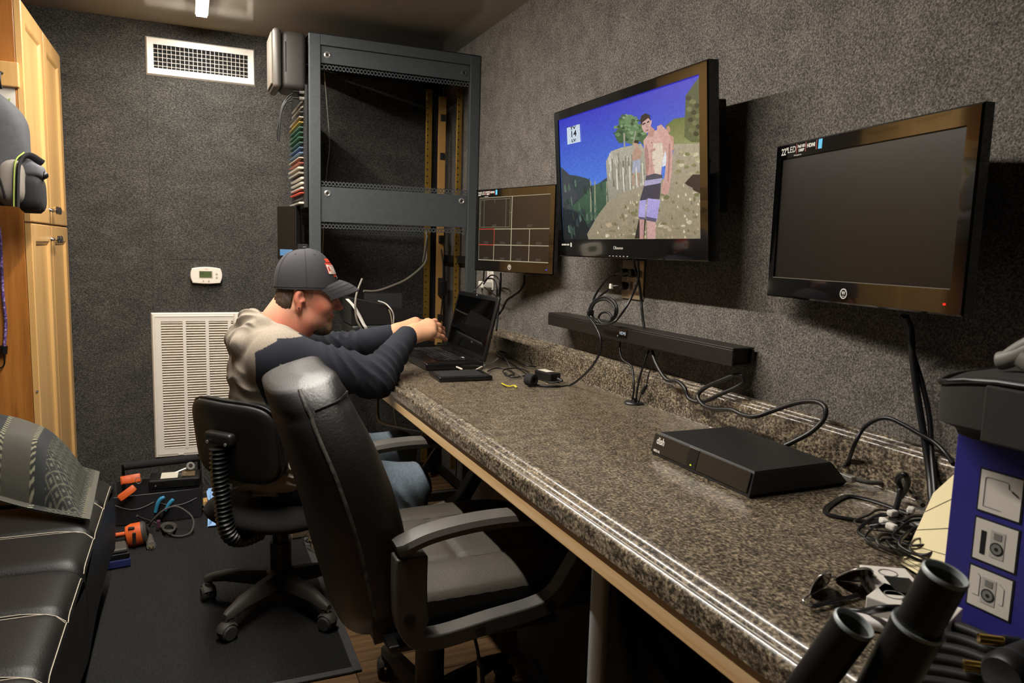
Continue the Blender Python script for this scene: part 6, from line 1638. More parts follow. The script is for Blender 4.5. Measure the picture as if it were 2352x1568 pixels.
# --- executive chair
EC = Vector((.512, 1.60, 0)); EA = math.radians(0)
ec = thing('office_chair', 'worn black leather office chair with curved armrests and a high back', 'chair', EC, EA)
M_ecl = mat('worn_leather', '100f0e', .47, noise=(14, '191714', .18), bump=(180, .35), spec=.5)
M_vin = mat('vinyl_black', '090909', .55, bump=(350, .25))
M_dust = mat('dusty_seat_leather', '2d2924', .5, noise=(9, '3d372f', .2), bump=(160, .3))
M_arm = mat('dusty_arm_plastic', '343231', .55, noise=(10, '464139', .22), bump=(500, .15))
star(ec, 26, .28, .105, .05, .078)
MB().cyl((0, 0, .10), (0, 0, .25), .035, n=20).build('column_sleeve', mat('column_plastic', '101113', .45), ec, 40)
MB().cyl((0, 0, .24), (0, 0, .37), .026, n=20).build('gas_column', M_black, ec, 40)
MB().box((0, 0, .385), (.24, .16, .035), bevel=.006).build('tilt_plate', M_black, ec)
tl2 = MB().tube(spline([(.03, -.07, .375), (.045, -.13, .36), (.05, -.175, .315), (.052, -.19, .285)], 6), .004, 8).build('tilt_lever', M_black, ec, 60)
MB().box((.054, -.198, .255), (.012, .022, .07), rotm(rx=-12), bevel=.005, seg=3).build('lever_paddle', M_black, tl2, 40)
MB().box((.0475, -.203, .250), (.0012, .016, .045), rotm(rx=-12)).build('lever_label', mat('label_white', 'c3bfae', .7), tl2)
# seat: puffy pad with darts
sw2, sd2 = .255, .25
def seatz(x, y):
    ex = 1 - (x / sd2) ** 6; ey = 1 - (y / sw2) ** 6
    z = .470 + .030 * (max(0, ex) ** .5) * (max(0, ey) ** .5)
    z -= .007 * math.exp(-((abs(y) - .125 - .03 * x) / .008) ** 2) + .006 * math.exp(-((x + .03) / .008) ** 2) * (abs(y) < .13) + .006 * math.exp(-((x - .12) / .008) ** 2) * (abs(y) < .13)
    z += .003 * math.sin(30 * y + 12 * x) * math.exp(-((abs(y) - .2) / .05) ** 2)
    if x > .16: z -= .25 * (x - .16) ** 2 * 3
    return z
NS = 50
mb = MB(); mb.grid(lambda u, v: (.055 + (2 * u - 1) * sd2, (2 * v - 1) * sw2, seatz((2 * u - 1) * sd2, (2 * v - 1) * sw2)), NS, NS)
seat = mb.build('seat_cushion', M_dust, ec, 60)
mb = MB(); ed = []
for i in range(NS): ed.append((-1 + 2 * i / (NS - 1), -1))
for i in range(NS): ed.append((1, -1 + 2 * i / (NS - 1)))
for i in range(NS): ed.append((1 - 2 * i / (NS - 1), 1))
for i in range(NS): ed.append((-1, 1 - 2 * i / (NS - 1)))
rows = []
for k in range(6):
    t = k / 5; rows.append([(.055 + u * sd2 * (1 + .022 * math.sin(PI * t)), v * sw2 * (1 + .022 * math.sin(PI * t)), seatz(u * sd2, v * sw2) * (1 - t) + .402 * t + .0015 * math.sin(40 * (u + v) + 9 * t)) for u, v in ed])
n = len(ed)
mb.add(sum(rows, []), [(k * n + i, k * n + (i + 1) % n, (k + 1) * n + (i + 1) % n, (k + 1) * n + i) for k in range(5) for i in range(n)] + [tuple(range(5 * n, 6 * n))])
mb.build('seat_border', M_ecl, ec, 60)
for pts in ([(-.19, -.125), (.05, -.13), (.24, -.14)], [(-.19, .125), (.05, .13), (.24, .14)], [(-.03, -.12), (-.03, .12)], [(.12, -.13), (.12, .13)]):
    P_ = spline([(x + .055, y, 0) for x, y in pts], 10) if len(pts) > 2 else [Vector((pts[0][0] + .055, pts[0][1] + (pts[1][1] - pts[0][1]) * i / 12, 0)) for i in range(13)]
    MB().tube([(p.x, p.y, seatz(p.x - .055, p.y) + .0006) for p in P_], .0013, 5).build('seam', M_vin, seat, 60)
# back: swept superellipse along a curved spine
sp_pts = spline([(-.150, 0, .405), (-.172, 0, .50), (-.195, 0, .616), (-.234, 0, .74), (-.266, 0, .82), (-.289, 0, .882), (-.300, 0, .916)], 8)
NB = len(sp_pts)
def back_ring(i, grow=0., n=44):
    s_ = i / (NB - 1); p = sp_pts[i]; a = sp_pts[max(0, i - 1)]; b = sp_pts[min(NB - 1, i + 1)]
    T = (b - a).normalized(); N_ = Vector((T.z, 0, -T.x))
    hw = .262 * (1 - .46 * max(0, (s_ - .40) / .60) ** 1.6) 
    endk = (1 - max(0, (s_ - .93) / .07) ** 2.2) ** .5 if s_ > .93 else 1
    bot = min(1, .55 + s_ * 5)
    th = .076 + .008 * math.exp(-((s_ - .35) / .2) ** 2) - .010 * max(0, (s_ - .6) / .4) - .007 * math.exp(-((s_ - .775) / .018) ** 2)
    th *= max(.12, endk); hw *= max(.62, endk) * bot ** .35
    out = []
    for k in range(n):
        a_ = 2 * PI * k / n; c, s2 = math.cos(a_), math.sin(a_)
        y = hw * sup(s2, .42); x = th * sup(c, .75)
        wr_ = .004 * math.sin(26 * y / hw + 3) * math.exp(-((s_ - .79) / .035) ** 2) * (c > 0)
        out.append(p + N_ * (x + grow + wr_) + Vector((0, y, 0)) - N_ * .03 * (1 - (y / hw) ** 2) * .5)
    return out
rings = [back_ring(i) for i in range(NB)]
n = 44
mb = MB(); fs_ = [(i * n + k, i * n + (k + 1) % n, (i + 1) * n + (k + 1) % n, (i + 1) * n + k) for i in range(NB - 1) for k in range(n)]
front = lambda k: (k % n) <= n * .30 or (k % n) >= n * .70
mb.v = [tuple(p) for r_ in rings for p in r_]; mb.f = fs_ + [tuple(range(n)), tuple(range((NB - 1) * n, NB * n))]
mb.m = [0 if front(k) else 1 for i in range(NB - 1) for k in range(n)] + [1, 0]
bk_ = mb.build('backrest', [M_ecl, M_vin], ec, 60)
for kk_ in (int(n * .31), n - int(n * .31)):
    MB().tube([rings[i][kk_] * 1.0 for i in range(2, NB - 3)], .0042, 6).build('edge_piping', mat('frayed_piping', '24221f', .7, noise=(60, '4a463f', .12)), bk_, 60)
MB().tube([rings[NB - 11][k % n] for k in range(-int(n * .28), int(n * .28) + 1)], .0028, 6).build('gather_seam', M_ecl, bk_, 60)
# arm loops
def arm(sy):
    y = sy * .305
    outer = spline([(-.168, y, .615), (-.10, y, .637), (.0, y, .648), (.10, y, .645), (.20, y, .622), (.262, y, .575)], 6)
    pad = MB(); K = len(outer)
    vs_ = []
    for i, p in enumerate(outer):
        t = i / (K - 1); w_ = .030 * (1 - .45 * max(0, (t - .6) / .4)) * (.75 if i == 0 else 1); h_ = .0135
        T = (outer[min(K - 1, i + 1)] - outer[max(0, i - 1)]).normalized(); U_ = Vector((-T.z, 0, T.x))
        for (a, b) in ((-1, 0), (-.8, .75), (0, 1), (.8, .75), (1, 0), (.85, -.9), (-.85, -.9)): vs_.append(p + Vector((0, a * w_, 0)) + U_ * (b * h_))
    pad.add(vs_, [(i * 7 + j, i * 7 + (j + 1) % 7, i * 7 + 7 + (j + 1) % 7, i * 7 + 7 + j) for i in range(K - 1) for j in range(7)] + [tuple(range(7)), tuple(range(7 * K - 1, 7 * K - 8, -1))])
    A = pad.build('armrest', M_arm, ec, 50)
    # side frame: flat bent bar in the xz plane
    o_ = spline([(-.172, .60), (-.172, .52), (-.165, .455), (-.135, .415), (-.08, .405), (.03, .418), (.13, .430), (.185, .452), (.225, .505), (.262, .57), (.272, .60)], 5)
    ws = []
    for i in range(len(o_)):
        t = i / (len(o_) - 1); ws.append(.062 if t < .22 else (.062 - .030 * (t - .22) / .12 if t < .34 else (.032 if t < .66 else .034)))
    o3 = [Vector((p[0], 0, p[1])) for p in [(q[0], q[1]) for q in [(v.x, v.y) for v in [Vector((a[0], a[1], 0)) for a in o_]]]]
    mb = MB(); K = len(o3); vs_ = []
    for i, p in enumerate(o3):
        T = (o3[min(K - 1, i + 1)] - o3[max(0, i - 1)]).normalized(); N_ = Vector((-T.z, 0, T.x))
        for (a, b) in ((0, -1), (1, -1), (1, 1), (0, 1)): vs_.append(p + N_ * (a * ws[i]) + Vector((0, y + b * .021, 0)))
    mb.add(vs_, [(i * 4 + j, i * 4 + (j + 1) % 4, i * 4 + 4 + (j + 1) % 4, i * 4 + 4 + j) for i in range(K - 1) for j in range(4)] + [(0, 1, 2, 3), tuple(range(4 * K - 1, 4 * K - 5, -1))])
    fr_ = mb.build('arm_frame', M_arm, A, 40)
    bv = fr_.modifiers.new('bevel', 'BEVEL'); bv.width = .005; bv.segments = 2; bv.limit_method = 'ANGLE'
    for (x, z) in ((-.145, .478), (.0, .428), (.155, .452)): MB().cyl((x, y + sy * .0205, z), (x, y + sy * .0235, z), .011, n=14).build('bolt_cap', M_black, A)
arm(-1); arm(1)
MB().box((.0, 0, .413), (.36, .62, .016), bevel=.004).build('seat_board', M_black, ec)
# ================================================================== the person at the laptop
class Field:
    """signed-distance field on a grid; surfaces are taken out by surface nets"""
    def __init__(s, lo, hi, dx):
        s.lo = np.array(lo, np.float32); s.dx = dx
        s.n = np.ceil((np.array(hi) - np.array(lo)) / dx).astype(int) + 1
        s.D = np.full(s.n, 1e3, np.float32)
    def _reg(s, lo, hi):
        a = np.clip(np.floor((np.array(lo) - s.lo) / s.dx).astype(int), 0, s.n); b = np.clip(np.ceil((np.array(hi) - s.lo) / s.dx).astype(int) + 1, 0, s.n)
        sl = tuple(slice(a[i], b[i]) for i in range(3))
        ax = [(s.lo[i] + s.dx * np.arange(a[i], b[i], dtype=np.float32)) for i in range(3)]
        return sl, ax[0][:, None, None], ax[1][None, :, None], ax[2][None, None, :]
    def put(s, fn, lo, hi, k=.02, op='u'):
        sl, X, Y, Z = s._reg(np.array(lo) - k - 2 * s.dx, np.array(hi) + k + 2 * s.dx)
        if 0 in s.D[sl].shape: return
        d = fn(X, Y, Z).astype(np.float32); a = s.D[sl]
        if op == 'u':
            h = np.clip(.5 + .5 * (a - d) / k, 0, 1); s.D[sl] = a + (d - a) * h - k * h * (1 - h)
        elif op == 'sub':
            d = -d; h = np.clip(.5 - .5 * (a - d) / k, 0, 1); s.D[sl] = a + (d - a) * h + k * h * (1 - h)
        elif op == 'add': s.D[sl] = a + d
    def cone(s, a, b, ra, rb, k=.02, op='u', wr=None):
        a, b = np.array(a, float), np.array(b, float); ba = b - a; L2 = max(1e-12, ba @ ba); m = max(ra, rb)
        def f(X, Y, Z):
            t = np.clip(((X - a[0]) * ba[0] + (Y - a[1]) * ba[1] + (Z - a[2]) * ba[2]) / L2, 0, 1)
            d = np.sqrt((X - a[0] - t * ba[0]) ** 2 + (Y - a[1] - t * ba[1]) ** 2 + (Z - a[2] - t * ba[2]) ** 2) - (ra + (rb - ra) * t)
            if wr is not None: d = d + wr(t, X, Y, Z)
            return d
        s.put(f, np.minimum(a, b) - m, np.maximum(a, b) + m, k, op)
    def ell(s, c, r, R=None, k=.02, op='u', wr=None):
        c = np.array(c, float); r = np.array(r, float); R = np.eye(3) if R is None else np.array(R, float)   # rows = local axes
        def f(X, Y, Z):
            x, y, z = X - c[0], Y - c[1], Z - c[2]
            q = [R[i, 0] * x + R[i, 1] * y + R[i, 2] * z for i in range(3)]
            k0 = np.sqrt(sum((q[i] / r[i]) ** 2 for i in range(3))) + 1e-6; k1 = np.sqrt(sum((q[i] / r[i] ** 2) ** 2 for i in range(3))) + 1e-6
            d = k0 * (k0 - 1) / k1
            if wr is not None: d = d + wr(X, Y, Z)
            return d
        m = r.max(); s.put(f, c - m, c + m, k, op)
    def mesh(s, name, m, parent, col=None, origin=(0, 0, 0)):
        D = s.D; I = D < 0
        nx, ny, nz = D.shape
        C = np.zeros((nx - 1, ny - 1, nz - 1), np.int8)
        for i in (0, 1):
            for j in (0, 1):
                for k in (0, 1): C += I[i:nx - 1 + i, j:ny - 1 + j, k:nz - 1 + k]
        act = np.argwhere((C > 0) & (C < 8))
        cor = np.array([(i, j, k) for i in (0, 1) for j in (0, 1) for k in (0, 1)])
        V = np.stack([D[act[:, 0] + c[0], act[:, 1] + c[1], act[:, 2] + c[2]] for c in cor], 1)
        P = np.zeros((len(act), 3)); W = np.zeros(len(act))
        for a in range(8):
            for b in range(a + 1, 8):
                if np.abs(cor[a] - cor[b]).sum() != 1: continue
                x = (V[:, a] < 0) != (V[:, b] < 0)
                t = np.where(x, V[:, a] / (V[:, a] - V[:, b] + 1e-12), 0)
                P += np.where(x[:, None], cor[a] + (cor[b] - cor[a]) * t[:, None], 0); W += x
        P = (act + P / W[:, None]) * s.dx + s.lo
        idx = np.full(C.shape, -1, np.int32); idx[act[:, 0], act[:, 1], act[:, 2]] = np.arange(len(act))
        Q = []
        for ax in range(3):
            b, c = (ax + 1) % 3, (ax + 2) % 3
            s0 = [slice(1, n_ - 1) for n_ in D.shape]; s1 = list(s0); s0[ax] = slice(0, D.shape[ax] - 1); s1[ax] = slice(1, D.shape[ax])
            A, B = I[tuple(s0)], I[tuple(s1)]
            e = np.argwhere(A != B); off = np.array([1, 1, 1]); off[ax] = 0; e = e + off
            eb = np.zeros(3, int); eb[b] = 1; ecv = np.zeros(3, int); ecv[c] = 1
            g = lambda q: idx[q[:, 0], q[:, 1], q[:, 2]]
            lim = np.array(C.shape)
            ok = (e < lim).all(1); e = e[ok]
            q = np.stack([g(e - eb - ecv), g(e - ecv), g(e), g(e - eb)], 1)
            fl = I[e[:, 0], e[:, 1], e[:, 2]]
            q[~fl] = q[~fl][:, ::-1]
            Q.append(q[(q >= 0).all(1)])
        Q = np.concatenate(Q)
        # relax a little
        for _ in range(2):
            acc = np.zeros_like(P); cnt = np.zeros(len(P))
            for i in range(4):
                for j in ((i + 1) % 4, (i + 3) % 4):
                    np.add.at(acc, Q[:, i], P[Q[:, j]]); np.add.at(cnt, Q[:, i], 1)
            P = P * .5 + .5 * acc / np.maximum(cnt, 1)[:, None]
        me = bpy.data.meshes.new(name)
        o3 = np.array(origin)
        me.vertices.add(len(P)); me.vertices.foreach_set('co', (P - o3).astype(np.float32).ravel())
        me.loops.add(len(Q) * 4); me.loops.foreach_set('vertex_index', Q.astype(np.int32).ravel())
        me.polygons.add(len(Q)); me.polygons.foreach_set('loop_start', np.arange(0, len(Q) * 4, 4, dtype=np.int32))
        me.update(calc_edges=True); me.validate()
        if col is not None:
            ca = me.color_attributes.new('Col', 'FLOAT_COLOR', 'POINT')
            rgb = col(P); ca.data.foreach_set('color', np.concatenate([rgb, np.ones((len(P), 1))], 1).astype(np.float32).ravel())
        me.materials.append(m); me.shade_smooth()
        o = bpy.data.objects.new(name, me); COL.objects.link(o); o.parent = parent
        return o
def linv(c): return np.array(lin(c))
def ease(x, a, b): t = np.clip((x - a) / (b - a), 0, 1); return t * t * (3 - 2 * t)
NRG = np.random.default_rng(4)
V3 = lambda v: np.array([v[0], v[1], v[2]], float)

# joints, in metres in the room
PEL = V3((.262, 2.41, .45))
SH_R, EL_R, WR_R = V3((.235, 2.225, .845)), V3((.512, 2.205, .778)), V3(on(936, 771, 1, 2.40))
SH_L, EL_L, WR_L = V3((.215, 2.575, .845)), V3((.480, 2.655, .800)), V3(on(900, 768, 1, 2.60))
HIP_R, KN_R, AN_R = V3((.29, 2.33, .445)), V3((.60, 2.115, .455)), V3((.57, 2.16, .09))
HIP_L, KN_L, AN_L = V3((.27, 2.49, .445)), V3((.665, 2.50, .46)), V3((.64, 2.50, .09))
EAR = V3((.322, 2.395, 1.011))                           # midline between the ears
hf = Vector((.985, -.14, -.15)).normalized(); hl = Vector((0, 0, 1)).cross(hf).normalized(); hu = hf.cross(hl)
HR = np.array([hf[:], hl[:], hu[:]])                    # rows: forward, left, up
def H(a, b, c=0.): return EAR + HR[0] * a + HR[2] * b + HR[1] * c
pers = thing('person', 'person in a navy and beige hoodie and dark cap working at the laptop', 'person', (.262, 2.41, .0))
PO = tuple(pers.location)

# ---------------- body: one continuous skin surface
B = Field((.06, 2.03, .02), (.86, 2.80, 1.13), .0034)
B.ell(H(.012, .045), (.080, .092, .073), HR[[0, 2, 1]], .02)
B.ell(H(.052, -.002), (.052, .082, .058), HR[[0, 2, 1]], .02)
B.ell(H(.040, -.058), (.056, .040, .053), HR[[0, 2, 1]], .02)
B.ell(H(.083, -.082), (.020, .019, .024), HR[[0, 2, 1]], .02)
B.cone(H(.092, .030), H(.092, .012), .014, .014, .015)
for s_ in (-1, 1):
    B.cone(H(.090, .036, .012 * s_), H(.078, .036, .046 * s_), .011, .010, .014)
    B.ell(H(.068, -.014, .036 * s_), (.026, .024, .022), HR[[0, 2, 1]], .02)
    B.ell(H(.099, .016, .031 * s_), (.014, .011, .015), HR[[0, 2, 1]], .012, 'sub')
    # ear: flat oval, hollowed, with a lobe
    B.ell(H(-.006, .004, .075 * s_), (.0155, .025, .010), HR[[0, 2, 1]], .006)
    B.cone(H(-.002, -.022, .073 * s_), H(-.001, -.030, .073 * s_), .009, .008, .006)
    B.ell(H(.001, .006, .085 * s_), (.0085, .0155, .0095), HR[[0, 2, 1]], .003, 'sub')
    B.cone(H(.012, .000, .074 * s_), H(.012, -.006, .075 * s_), .004, .004, .006)
B.cone(H(.098, .022), H(.122, -.012), .0085, .0115, .012)
for s_ in (-1, 1):
    B.ell(H(.110, -.015, .011 * s_), (.011, .008, .0075), HR[[0, 2, 1]], .008)
    B.ell(H(.113, -.0235, .0065 * s_), (.006, .0045, .0035), HR[[0, 2, 1]], .003, 'sub')
for s_ in (-1, 1):
    B.cone(H(.1035, -.041, 0), H(.094, -.044, .020 * s_), .0062, .004, .005)
    B.cone(H(.1015, -.0515, 0), H(.092, -.0475, .018 * s_), .0068, .004, .005)
B.ell(H(.0995, -.0462), (.012, .0012, .020), HR[[0, 2, 1]], .003, 'sub')
B.cone(H(-.030, -.045), V3((.215, 2.405, .86)), .060, .068, .03)
B.cone(H(.022, -.07), V3((.255, 2.405, .86)), .045, .055, .03)
# trunk and limbs under the clothes
B.ell((.245, 2.40, .72), (.125, .165, .15), None, .05); B.ell((.25, 2.41, .54), (.13, .155, .14), None, .05)
for (a, b, c) in ((SH_R, EL_R, WR_R), (SH_L, EL_L, WR_L)):
    B.cone(a, b, .050, .038, .03); B.cone(b, c, .038, .026, .015)
for (a, b, c) in ((HIP_R, KN_R, AN_R), (HIP_L, KN_L, AN_L)):
    B.cone(a, b, .072, .050, .03); B.cone(b, c, .048, .035, .015)
# right hand: back of the hand up, four fingers bent down over the keys, thumb on the far side
def fing(pts, r0, r1, k=.006):
    pts = [V3(p) for p in pts]; n_ = len(pts) - 1
    for i in range(n_): B.cone(pts[i], pts[i + 1], r0 + (r1 - r0) * i / n_, r0 + (r1 - r0) * (i + 1) / n_, k)
o_ = lambda px, py, y: V3(on(px, py, 1, y))
MI, MM, MRg, MP = o_(982, 741, 2.475), o_(989, 745, 2.452), o_(993, 752, 2.430), o_(993, 763, 2.408)
B.cone(WR_R, WR_R + (MM - WR_R) * .25, .029, .031, .012)
for q, w in ((MI, .020), (MM, .021), (MRg, .0205), (MP, .019)): B.cone(WR_R + (q - WR_R) * .15, q, .023, w * .86, .016)
B.cone(o_(958, 772, 2.39), o_(982, 770, 2.40), .019, .015, .016)
fing([MI, o_(999, 738, 2.50), o_(1009, 748, 2.53), o_(1013, 760, 2.545)], .0115, .0088)
fing([MM, o_(1007, 748, 2.468), o_(1016, 756, 2.495), o_(1017, 768, 2.515)], .0120, .0090)
fing([MRg, o_(1008, 759, 2.440), o_(1017, 766, 2.465), o_(1018, 776, 2.485)], .0115, .0086)
fing([MP, o_(1004, 770, 2.412), o_(1016, 774, 2.430), o_(1024, 780, 2.445)], .0108, .0078)
fing([WR_R + (MI - WR_R) * .3 + np.array([.0, .012, -.006]), o_(962, 760, 2.50), o_(982, 772, 2.53), o_(994, 778, 2.54)], .015, .0095)
# left hand: thumb side towards the viewer
LI, LM, LR_, LP = o_(955, 748, 2.625), o_(957, 742, 2.648), o_(955, 738, 2.67), o_(950, 740, 2.69)
B.cone(WR_L, WR_L + (LM - WR_L) * .25, .028, .030, .012)
for q, w in ((LI, .020), (LM, .021), (LR_, .020), (LP, .018)): B.cone(WR_L + (q - WR_L) * .15, q, .023, w * .86, .016)
fing([LI, o_(978, 748, 2.63), o_(990, 758, 2.63), o_(992, 770, 2.63)], .0112, .0086)
fing([LM, o_(982, 742, 2.655), o_(994, 752, 2.655), o_(997, 764, 2.655)], .0118, .009)
fing([LR_, o_(978, 740, 2.68), o_(992, 750, 2.68), o_(995, 762, 2.68)], .0114, .0086)
fing([LP, o_(970, 744, 2.70), o_(980, 754, 2.70), o_(984, 764, 2.70)], .0102, .0076)
fing([WR_L + (LI - WR_L) * .25 + np.array([.0, -.012, -.006]), o_(935, 757, 2.585), o_(950, 762, 2.590), o_(963, 770, 2.60)], .0155, .0095)
def skin_col(P):
    q = (P - EAR) @ HR.T                              # forward, left, up of the head
    a, l, u = q[:, 0], q[:, 1], q[:, 2]
    base = linv('cf957a')[None, :] * np.ones((len(P), 1))
    head = (np.linalg.norm(q - np.array([.02, 0, -.03]), axis=1) < .22).astype(float)
    red = np.exp(-(((a - .06) / .035) ** 2 + ((u + .015) / .04) ** 2)) + .9 * np.exp(-(((a - .12) / .02) ** 2 + ((u + .01) / .02) ** 2)) + .8 * ((np.abs(l) > .068) & (a < .02)) + .75 * ease(-u, .03, .09) * (a < .05)
    red = np.clip(red, 0, 1) * head
    base = base + (linv('c4634b') - base) * (red * .75)[:, None]
    lips = np.exp(-((u + .0465) / .008) ** 2) * (a > .088) * (np.abs(l) < .022)
    base = base + (linv('9a4f45') - base) * (lips * .8)[:, None]
    brow = np.exp(-((u - .036) / .006) ** 2) * (a > .07) * (np.abs(np.abs(l) - .03) < .022)
    base = base + (linv('4d3526') - base) * (brow * .8)[:, None]
    stub = ease(-u, .025, .06) * ease(a, .03, .06) * head * (a > .02)
    base = base + (linv('8a5d48') - base) * (stub * .45)[:, None]
    side = ease(u, -.005, .012) * (a > -.002) * (a < .034) * (np.abs(l) > .055)
    base = base + (linv('5a4232') - base) * (side * .6)[:, None]
    eye = np.exp(-(((u - .017) / .008) ** 2)) * (a > .075) * (np.abs(np.abs(l) - .031) < .02)
    base = base + (linv('6e4334') - base) * (eye * .5)[:, None]
    kn = np.zeros(len(P))
    for p in (MI, MM, MRg, MP, LI, LM): kn += np.exp(-(np.linalg.norm(P - p, axis=1) / .014) ** 2)
    hand = P[:, 0] > .64
    base = np.where(hand[:, None], linv('cf9c79')[None, :] + (linv('c07f63') - linv('cf9c79'))[None, :] * np.clip(kn * .5 + ease(P[:, 0], .76, .84), 0, 1)[:, None], base)
    return np.clip(base * (1 + NRG.normal(0, .02, (len(P), 1))), 0, 1)
m_skin = attr_mat('skin', .5, (350, .12)); m_skin.node_tree.nodes['Principled BSDF'].inputs['Subsurface Weight'].default_value = .08
m_skin.node_tree.nodes['Principled BSDF'].inputs['Subsurface Radius'].default_value = (.01, .004, .002)
B.mesh('body', m_skin, pers, skin_col, PO); del B
# eyes, ear stud
for s_ in (-1, 1):
    e = MB().ball(Vector(H(.0855, .016, .031 * s_)) - Vector(PO), .0118, 14).build('eye', mat('eye_white', 'c9c0b6', .2), pers, 60)
    MB().ball(Vector(H(.0945, .0145, .031 * s_)) - Vector(PO), (.0035, .0055, .0055), 10).build('iris', mat('iris_dark', '2a1c14', .1), e, 60)
    MB().tube([Vector(H(.0985 - .012 * abs(t) ** 2, .0225, (.031 + .015 * t) * s_)) - Vector(PO) for t in (-1, -.5, 0, .5, 1)], .0035, 6).build('eyelid', mat('lid_skin', '9c6450', .5), e, 60)
MB().ball(Vector(H(-.002, -.0275, -.0825)) - Vector(PO), .0026, 8).build('ear_stud', M_black, pers, 60)

# ---------------- hair and beard
def headbox(m): return EAR - m, EAR + m
Hf = Field(*headbox(.15), .003)
def strand(X, Y, Z): return .0016 * np.sin(420 * X + 60 * Z) * np.sin(300 * Y + 90 * Z)
Hf.ell(H(.012, .042), (.086, .095, .0775), HR[[0, 2, 1]], .004, wr=strand)
Hf.ell(H(-.034, -.018), (.047, .052, .064), HR[[0, 2, 1]], .02, wr=strand)
def cutter(fn): Hf.put(fn, *headbox(.15), k=.004, op='sub')
def loc(X, Y, Z):
    x, y, z = X - EAR[0], Y - EAR[1], Z - EAR[2]
    return tuple(HR[i, 0] * x + HR[i, 1] * y + HR[i, 2] * z for i in range(3))
def front_cut(X, Y, Z):
    a, l, u = loc(X, Y, Z); return -(np.maximum(a - (.036 + .0 * u), 0) + np.minimum(a - .036, 0))
cutter(front_cut)
cutter(lambda X, Y, Z: (lambda q: (q[2] + .052 + .25 * np.maximum(q[0] + .05, 0)))(loc(X, Y, Z)))
cutter(lambda X, Y, Z: (lambda q: np.maximum(q[2] - .034, -(q[0] + .024)) * 1.0)(loc(X, Y, Z)))
Hf.D[:] = Hf.D
def hair_col(P): return np.clip(linv('3a281a')[None, :] * (1 + NRG.normal(0, .25, (len(P), 1))), 0, 1)
Hf.mesh('hair', attr_mat('hair', .6, (600, .6)), pers, hair_col, PO); del Hf
Bf = Field(*headbox(.17), .003)
def curl(X, Y, Z): return .0018 * np.sin(380 * X + 200 * Z) * np.sin(340 * Y + 250 * Z)
Bf.ell(H(.079, -.084), (.031, .026, .033), HR[[0, 2, 1]], .012, wr=curl)
Bf.ell(H(.052, -.090), (.032, .018, .036), HR[[0, 2, 1]], .014, wr=curl)
Bf.ell(H(.094, -.066), (.013, .010, .016), HR[[0, 2, 1]], .010, wr=curl)
for s_ in (-1, 1): Bf.cone(H(.100, -.036, .008 * s_), H(.090, -.056, .027 * s_), .0035, .005, .006, wr=lambda t, X, Y, Z: curl(X, Y, Z) * .5)
def beard_col(P):
    q = (P - EAR) @ HR.T; k = ease(q[:, 0], .085, .105)[:, None]
    return np.clip((linv('2f2218') + (linv('8a6b47') - linv('2f2218')) * k * .8) * (1 + NRG.normal(0, .25, (len(P), 1))), 0, 1)
Bf.mesh('beard', attr_mat('beard', .7, (600, .6)), pers, beard_col, PO); del Bf

# ---------------- cap
cp = bpy.data.objects.new('cap', None)
cf_ = Vector((.985, -.14, -.015)).normalized(); cl_v = Vector((0, 0, 1)).cross(cf_).normalized(); cu_v = cf_.cross(cl_v)
CC = lambda a, b, c=0.: Vector(EAR) + cf_ * a + cu_v * b + cl_v * c - Vector(PO)
ca0, ra, rb_, rc_ = .018, .100, .124, .087
def dome(u, v):
    th = 2 * PI * u; ph = PI / 2 * v
    fx_ = math.cos(th); k = math.cos(ph) ** .82
    front = max(0, fx_)
    bb = .030 + .002 * fx_ + rb_ * (math.sin(ph) ** (.92 + .12 * front)) 
    ra_ = ra * (1 - .05 * front * math.sin(ph * 2))
    return CC(ca0 + ra_ * fx_ * k - .008 * math.sin(ph), bb, rc_ * math.sin(th) * k * (1 + .012 * math.cos(6 * th)))
M_cap = mat('cap_cloth', '2b2a2e', .85, bump=(900, .35), noise=(300, '313035', .2))
crown = MB().grid(dome, 60, 22, cu=True)
crown.grid(lambda u, v: dome(u, v) * 1.0 + (CC(ca0, .06) - dome(u, v)) * .02, 60, 22, cu=True)
cap = crown.build('cap', M_cap, pers, 60)
for k in range(6): MB().tube([dome(k / 6 + 1 / 12, .02 + .96 * i / 16) for i in range(17)], .0012, 5).build('panel_seam', mat('cap_seam', '232226', .9), cap, 60)
MB().tube([dome(i / 60, .03) for i in range(60)], .0014, 5, closed=True).build('band_stitch', mat('cap_seam', '232226', .9), cap, 60)
MB().ball(dome(0, 1) + Vector((0, 0, .001)), (.0075, .0075, .004), 12).build('button', M_cap, cap, 60)
for k in range(6):
    p = dome(k / 6, .66); n_ = (p - CC(ca0, .03)).normalized(); MB().tube([p - n_ * .001, p + n_ * .0008], .0022, 10).build('eyelet', mat('cap_seam', '232226', .9), cap, 60)
def bill(u, v, t=0.):
    s_ = 2 * u - 1; an = math.radians(66) * s_
    root = (ca0 + ra * math.cos(an) - .002, rc_ * math.sin(an))
    ext = .064 * (1 - .42 * abs(s_) ** 2.6)
    a = root[0] + ext * v; c = root[1] * (1 - .10 * v * abs(s_))
    b = .060 - .028 * s_ * s_ - .029 * v + .005 * math.sin(PI * v) - t
    return CC(a, b, c)
bm_ = MB().grid(lambda u, v: bill(u, v), 30, 12); bm_.grid(lambda u, v: bill(u, v, .003), 30, 12)
rim_ = [(i / 29, 0) for i in range(30)]
edge = [(0, j / 11) for j in range(12)] + [(i / 29, 1) for i in range(30)] + [(1, 1 - j / 11) for j in range(12)]
bm_.add([bill(u, v) for u, v in edge] + [bill(u, v, .003) for u, v in edge], [(i, i + 1, len(edge) + i + 1, len(edge) + i) for i in range(len(edge) - 1)])
bl = bm_.build('bill', M_cap, cap, 60)
